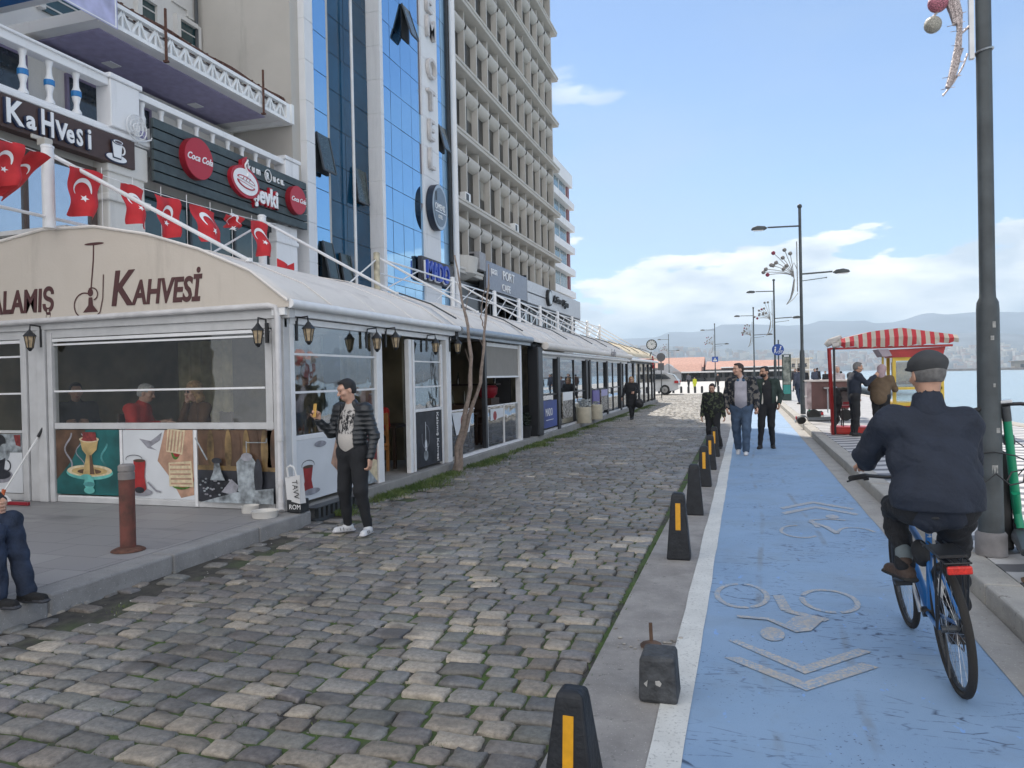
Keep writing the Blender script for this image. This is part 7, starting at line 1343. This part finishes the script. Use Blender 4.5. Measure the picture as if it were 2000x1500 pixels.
def phone2(root, J, sc):
    w = J['wrR']; c = w+V3(-.015, .055, .115)*sc
    o = MB().obox(tuple(c), (.074, .011, .15), Matrix.Rotation(R(8), 3, 'X')@Matrix.Rotation(R(-20), 3, 'Z')).build('mobile_phone', M('phone_yellow', (.62, .36, .08), .35), bevel=.005)
    o.location = root.location; o.rotation_euler = root.rotation_euler; tag(o, 'yellow mobile phone held up by the man in the black puffer jacket', 'phone')
    for s in 'RL': a = J['an'+s]; imesh('sock', [cap(a, a+V3(0, .0, .07), .042, .046, .02)], .008, BLK, root)
    for s, an_ in (('R', -.5), ('L', .35)):
        a = J['an'+s]; d = V3(math.sin(-an_), math.cos(an_), 0); l = V3(-d[1], d[0], 0); b = MB()
        for sg in (-1, 1):
            for t_ in (-.02, .02, .055, .09): p0 = a+d*t_+l*sg*(.043-.02*max(0, t_-.04)*5*.2)-V3(0, 0, .062); b.tube([tuple(p0), tuple(p0+V3(0, 0, .035)-l*sg*.006+d*.006)], .004, 4)
        for t_ in (.03, .05, .07): p0 = a+d*t_-V3(0, 0, .006+t_*.22); b.tube([tuple(p0-l*.02), tuple(p0+l*.02)], .0035, 4)
        b.build('shoe_trim', BLACK, root, local=True)
person('man in black quilted jacket and white sneakers photographing with a phone', (-4.12, 7.25, 0), R(165), 1.70,
       dict(head=(.02, .06, 1.625), neck=(.01, .005, 1.47), shR=(.195, -.0, 1.405), elR=(.27, .07, 1.14), wrR=(.30, .24, 1.29), shL=(-.195, -.01, 1.405), elL=(-.28, -.05, 1.12), wrL=(-.285, .03, .87),
            hiR=(.09, 0, .92), knR=(.10, .05, .50), anR=(.11, .0, .10), hiL=(-.09, 0, .92), knL=(-.16, .06, .5), anL=(-.20, .0, .10)),
       vox=.0085, skin=SKIN, hair='short', hairm=HB, top=PUF, legs=BLK, shoes=WSH, shirt=TSH, legr=1.1, hem=-.12, head=(-.45, .28, 0), feet=(-.5, .35), open_front=.115, bulk=1.05, belly=.012, puff=.0065, pufn=125.,
       handR=dict(d=(-.1, .1, 1), n=(-.2, .95, 0), curl=.95, hold=.8), handL=dict(d=(.0, .05, -1), n=(.95, .25, 0), curl=.55), wr=.003, extra=lambda root, J, Rm, P, sc: phone2(root, J, sc))
# cyclist seen from behind
def cyc_extra(root, J, Rm, P, sc):
    C = J['head']; E_ = lambda c, r: ell(P(*c), V3(*r)*sc, .02, Rm, wr=.002)
    imesh('flat_cap', [E_((0, -.012, .062), (.098, .118, .062)), E_((0, .09, .045), (.075, .06, .014)), cap(P(0, -.03, .03), P(0, -.02, .05), .082, .09, .02)], .006, cl('cap_wool', (.05, .052, .055), bump=.5, bscale=260), root, [dict(t='b', c=P(0, 0, -.05), h=V3(.2, .2, .068), rot=Rm)])
    imesh('collar', [cap(J['neck']-V3(0, .01, .05), J['neck']+V3(0, .005, .03), .098, .078, .02)], .009, NAVY, root, [dict(t='c', a=J['neck']+V3(0, .01, -.02), b=J['neck']+V3(0, .02, .12), ra=.066, rb=.066, k=.01, flat=None, wr=0)])
    imesh('hem', [cap(J['pel']+V3(-.03, .0, .0), J['pel']+V3(.03, 0, .0), .2, .2, .03, ((0, 1, .2), .78), wr=.006), cap(J['pel']+V3(0, .02, .12), J['pel']+V3(0, .0, -.04), .185, .2, .05, ((0, 1, 0), .8), wr=.006)], .011, NAVY, root, [dict(t='b', c=J['pel']+V3(0, 0, -.27), h=V3(.4, .4, .2))])
    for s in 'RL': a = J['an'+s]; imesh('sock', [cap(a+V3(0, 0, -.02), a+V3(0, .02, .07), .045, .046, .02)], .009, M('sock_grey', (.14, .17, .18), .8), root)
person('man in navy jacket and grey flat cap riding the blue bicycle away', (1.03, 4.32, 0), 0, 1.75,
       dict(pel=(-.06, .15, 1.0), chest=(-.07, .22, 1.26), neck=(-.07, .27, 1.48), head=(-.062, .31, 1.645), shR=(.10, .24, 1.375), elR=(.155, .42, 1.17), wrR=(.13, .70, 1.08), shL=(-.265, .24, 1.385), elL=(-.35, .44, 1.20), wrL=(-.33, .70, 1.11),
            hiR=(.03, .17, .96), knR=(.10, .50, .62), anR=(.10, .42, .22), hiL=(-.15, .17, .96), knL=(-.19, .60, .84), anL=(-.175, .40, .56)),
       vox=.0085, skin=SKIN2, hair='rim', hairm=HG, top=NAVY, legs=BLK, shoes=BRS, head=(.25, .12, 0), feet=(.0, .45), footup=(-.15, .0), bulk=1.12, hem=-.02, belly=.05,
       handR=dict(d=(.0, 1, -.15), n=(0, -.15, -1), curl=1.15, hold=.6), handL=dict(d=(.05, 1, -.15), n=(.1, -.15, -1), curl=1.15, hold=.6), wr=.012, extra=cyc_extra, legr=1.0, sleeve=1.16)
# three walkers
def camo_extra(root, J, Rm, P, sc):
    imesh('hood', [ell(J['neck']+V3(0, -.075, -.02), V3(.13, .07, .08), .03, wr=.006), cap(J['neck']+V3(-.1, -.02, -.02), J['neck']+V3(-.05, .07, -.06), .035, k=.02), cap(J['neck']+V3(.1, -.02, -.02), J['neck']+V3(.05, .07, -.06), .035, k=.02)], .011, cl('hood_blue', (.02, .07, .14)), root)
person('big man in blue camouflage jacket, grey T-shirt and jeans walking in the middle', (-.08, 15.9, 0), R(178), 1.87,
       dict(head=(.045, .03, 1.63), shR=(.20, -.0, 1.41), elR=(.27, -.03, 1.14), wrR=(.26, .06, .90), shL=(-.2, -.0, 1.41), elL=(-.28, -.05, 1.13), wrL=(-.29, .07, .9), knR=(.10, -.02, .5), anR=(.075, -.16, .12), knL=(-.09, .1, .5), anL=(-.075, .08, .09)),
       vox=.012, skin=SKIN, hair='short', hairm=HBR, top=CAMO, legs=DEN, shoes=WSH, shirt=LG, head=(-.95, 0, 0), bulk=1.22, belly=.045, open_front=.12, hem=-.04, cuff=1.35, handL=dict(curl=.9), handR=dict(curl=.7), extra=camo_extra, footup=(-.3, 0), legr=1.02)
person('bearded man in dark open jacket and black trousers walking on the right', (.45, 17.2, 0), R(180), 1.80,
       dict(head=(.04, .03, 1.635), elR=(.26, -.04, 1.13), wrR=(.24, .04, .88), elL=(-.29, -.06, 1.14), wrL=(-.24, .12, .97), knR=(.12, .08, .5), anR=(.15, .05, .09), knL=(-.08, .02, .5), anL=(-.11, -.1, .09)),
       vox=.012, skin=SKIN2, hair='short', hairm=HB, top=GRN, legs=BLK, shoes=BKS, shirt=BLK, head=(-.75, .05, 0), bulk=1.06, open_front=.10, handL=dict(curl=.7, d=(-.05, .3, -.8)), handR=dict(curl=.6), feet=(-.25, .1),
       extra=lambda root, J, Rm, P, sc: (imesh('beard', [ell(P(0, .035, -.062), V3(.062, .068, .055)*sc, .01, Rm)], .008, HBR, root, [dict(t='b', c=P(0, .03, .03), h=V3(.2, .2, .062), rot=Rm)]), imesh('jacket_lining', [cap(J['neck']+V3(.06, .08, -.08), J['pel']+V3(.10, .13, .02), .018, .02, .01)], .009, cl('cream_fleece', (.45, .43, .38)), root)))
person('boy in dark patterned tracksuit walking beside the two men', (-.70, 17.2, 0), R(175), 1.46,
       dict(head=(0, .055, 1.615), knR=(.10, .02, .5), anR=(.11, -.05, .09), knL=(-.11, .1, .5), anL=(-.2, .12, .09), wrR=(.28, .06, .86), wrL=(-.3, .03, .86)), vox=.011, skin=SKIN, hair='short', hairm=HBR, top=CAMG, legs=BLK, shoes=BKS, head=(-.1, .3, 0), bulk=1.2, hem=-.09, cuff=1.4, handL=dict(curl=.6), handR=dict(curl=.5))
def bag_extra(root, J, Rm, P, sc):
    imesh('sunglasses', [ell(P(s*.032, .092, .012), V3(.024, .012, .016)*sc, .002, Rm) for s in (-1, 1)]+[cap(P(-.07, .05, .016), P(.07, .05, .016), .004)], .005, BLACK, root)
person('blonde woman in long black coat and sunglasses walking along the cafes', (-4.05, 27.8, 0), R(186), 1.62, dict(head=(0, .04, 1.62), elL=(-.26, .02, 1.16), wrL=(-.12, .2, 1.12), elR=(.3, -.03, 1.14), wrR=(.37, .04, .92), knR=(.05, .05, .5), anR=(.03, .02, .09), knL=(-.05, -.02, .5), anL=(-.02, -.14, .12)), vox=.014, hair='long', hairm=HBL, top=BLK, legs=BLK, shoes=BKS, bulk=1.15, longcoat=.22, extra=bag_extra, footup=(0, -.2))
hb = T('handbag', (-3.75, 27.65, .62), 'large black handbag hanging at the side of the woman in black', 'handbag'); imesh('bag', [ell((0, 0, .0), (.17, .09, .18), .04, wr=.006)], .012, BKS[0], hb); MB().tube([(-.1, 0, .12), (-.14, .02, .4), (-.12, .03, .62), (-.05, .0, .4), (.06, 0, .14)], .012, 6).build('strap', BLACK, hb, local=True)
# vendor and customer at the kiosk
person('grey haired man in dark clothes with raised arm beside the kiosk', (2.42, 18.9, KZ), R(-80), 1.74, dict(head=(.0, .10, 1.60), neck=(0, .04, 1.46), shR=(.17, .06, 1.40), elR=(.2, .22, 1.22), wrR=(.12, .44, 1.40), elL=(-.22, .0, 1.12), wrL=(-.2, .12, .92), knR=(.10, .03, .5), knL=(-.08, .02, .5)), vox=.013, skin=SKIN2, hair='short', hairm=HG, top=NAVY, legs=BLK, shoes=BKS, head=(0, .1, 0), bulk=1.08, handR=dict(curl=.9), handL=dict(curl=.4))
person('person in tan jacket with pale pink hood bending at the kiosk counter', (3.0, 19.05, KZ), R(-25), 1.70, dict(pel=(0, -.05, .93), chest=(0, .08, 1.2), neck=(0, .12, 1.40), head=(0, .17, 1.55), shR=(.19, .12, 1.35), elR=(.27, .22, 1.1), wrR=(.2, .42, 1.08), shL=(-.19, .1, 1.34), elL=(-.27, .2, 1.12), wrL=(-.15, .42, 1.12), knR=(.12, .06, .5), anR=(.2, -.02, .09), knL=(-.1, .04, .5)), vox=.014, hair=None, hairm=HBR, top=TANJ, legs=BLK, shoes=BKS, bulk=1.25, hem=-.0, hood=PINKH, head=(0, .25, 0), eyes=False)
person('figure in pale flowing clothes standing behind the grey haired man', (2.95, 27.0, KZ), R(190), 1.68, None, vox=.02, hair=None, top=PALEW, legs=PALEW, shoes=BKS, longcoat=.4, hood=PALEW, bulk=1.05, wr=.012)
# seated people
SIT = dict(pel=(0, 0, .52), chest=(0, .03, .84), neck=(0, .04, 1.04), head=(0, .10, 1.19), shR=(.185, .03, .98), elR=(.24, .1, .73), wrR=(.12, .36, .78), shL=(-.185, .03, .98), elL=(-.24, .1, .73), wrL=(-.12, .36, .78), hiR=(.09, .02, .50), knR=(.12, .44, .52), anR=(.13, .42, .09), hiL=(-.09, .02, .50), knL=(-.12, .44, .52), anL=(-.13, .42, .09))
def sit(label, loc, rz, H, upd=None, **k): p = dict(SIT); p.update(upd or {}); return person(label, loc, rz, H, p, **k)
sit('white haired man in red hoodie seated behind the big front window', (-8.12, 8.3, KZ+.16), R(-72), 1.86, dict(head=(0, .15, 1.18), neck=(0, .09, 1.03), chest=(0, .05, .84)), vox=.012, hair='short', hairm=HW, top=REDJ, legs=BLK, head=(.1, .25, 0), bulk=1.12, wr=.007)
sit('woman with curly blonde hair and sunglasses seated behind the big front window', (-7.12, 8.45, KZ+.16), R(150), 1.86, dict(wrR=(.08, .16, 1.05), elR=(.2, .2, .76)), vox=.011, hair='long', hairm=HBL, top=cl('brown_coat', (.10, .05, .025)), legs=BLK, head=(.1, .1, 0), extra=bag_extra, handR=dict(d=(-.3, .1, 1), n=(0, -1, 0), curl=1.2))
sit('man in black seated at the left side of the big window', (-9.4, 8.5, KZ+.16), R(-130), 1.9, None, vox=.014, hair='short', hairm=HB, top=BLK, legs=BLK, skin=SKIN2, head=(.1, .1, 0))
sit('white haired man in red jacket seated inside the open doorway', (-6.15, 11.6, KZ), R(190), 1.75, None, vox=.012, hair='short', hairm=HW, top=REDJ, legs=BLK, skin=SKIN2, head=(-.2, .1, 0), shirt=BLK, open_front=.05)
sit('dark dressed guest seated behind the mirroring panes', (-6.0, 22.3, KZ), R(-120), 1.7, None, vox=.02, hair='short', hairm=HB, top=BLK, legs=BLK)
sit('person in jeans and black suede shoes seated at the left picture edge', (-5.55, 3.9, KZ), R(-84), 1.78,
    dict(pel=(0, 0, .52), knR=(.06, .46, .50), anR=(.10, .52, .075), knL=(-.10, .44, .55), anL=(-.06, .60, .075), wrR=(.12, .33, .66), elR=(.25, .05, .72), wrL=(-.12, .34, .68)), vox=.010, hair='short', hairm=HBR, top=BLK, legs=DEND, shoes=[M('suede_black', (.01, .01, .011), .9, bump=.4), M('sole_dark', (.04, .042, .05), .8)], bulk=1.08, cuff=1.3, feet=(0, .0), handR=dict(curl=.4, d=(-.1, .8, -.5), n=(0, 0, -1)), wr=.006)
mk_chair('dark wooden chair under the seated person at the left edge', (-5.5, 3.92, KZ), R(-84), WOODD)
# far crowd: people as small whole figures
FARP = [(-12.0, 86, 'dark dressed walker right beside the rear of the white car', 3, .9), (-8.6, 88, 'walker in dark clothes second from the white car', 1, 1.02), (-6.2, 88, 'walker in dark coat left of the street crew', 4, 1.0), (-2.9, 86, 'walker in black coat beside the crossing sign pole', 3, 1.04),
        (3.25, 62, 'man in brown coat at the left end of the quay crowd', 2, .98), (3.7, 61, 'person in black second from the left in the quay crowd', 0, 1.02), (4.05, 63, 'tall man in black in the quay crowd behind the lamp', 3, 1.1), (2.4, 37, 'man in denim jacket standing behind the promenade lamp pole', 1, 1.0), (5.0, 60, 'person in blue right of the lamp pole in the quay crowd', 1, .98), (5.35, 62, 'person in dark coat in the middle of the quay crowd', 0, 1.02), (5.75, 60, 'woman with dark hair in the quay crowd', 3, .98), (6.15, 61, 'person in grey jacket in the quay crowd by the kiosk post', 4, 1.0), (6.45, 58, 'tall person in black at the right end of the quay crowd', 3, 1.12), (.9, 47, 'person in grey coat walking between the two men far behind', 4, .98)]
protos = {}
for i, (x, y, l, ci, s) in enumerate(FARP):
    if y < 50 or ci not in protos:
        p = person(l, (x, y, KZ if x > 1.8 else 0), R(150+60*((i*7) % 5)), 1.72*s, dict(knR=(.10, .1, .5), anR=(.1, .14, .09), knL=(-.1, -.02, .5), anL=(-.1, -.16, .1)), vox=.026 if y > 50 else .016, hair='long' if ci == 3 and i > 8 else 'short', hairm=HB, top=MIX[ci], legs=BLK if ci != 1 else DEND, eyes=False, group='walkers in the distance'); protos.setdefault(ci, p)
    else: copy_thing(protos[ci], (x, y, KZ if x > 1.8 else 0), R(150+60*((i*7) % 5)), l, (s, s, s))
for (x, y, l) in ((-4.9, 78, 'worker in yellow high visibility vest crouching by the far bollards'), (3.55, 50, 'worker in yellow high visibility trousers behind the dark jacketed man')):
    person(l, (x, y, KZ if x > 1.8 else 0), R(160), 1.3 if x < 0 else 1.7, None, vox=.024, hair='short', hairm=HB, top=HIVIS if x < 0 else BLK, legs=HIVIS, eyes=False, bulk=1.2)
# ================================================================ AIR
_h = MB().box(-9000, 9400, -300, 9600, -3.2, 462).build('haze', None or M('tmp', (1, 1, 1))); tag(_h, kind='stuff')
hm_ = bpy.data.materials.new('haze_air'); hm_.use_nodes = True; nt = hm_.node_tree; nt.nodes.clear(); vo = nt.nodes.new('ShaderNodeVolumePrincipled'); vo.inputs['Color'].default_value = (.66, .84, 1, 1); vo.inputs['Density'].default_value = .00020; vo.inputs['Anisotropy'].default_value = .0
nt.links.new(vo.outputs[0], nt.nodes.new('ShaderNodeOutputMaterial').inputs['Volume']); _h.data.materials.clear(); _h.data.materials.append(hm_)
_h['label'] = 'thin bluish sea haze filling the air'; _h['category'] = 'haze'
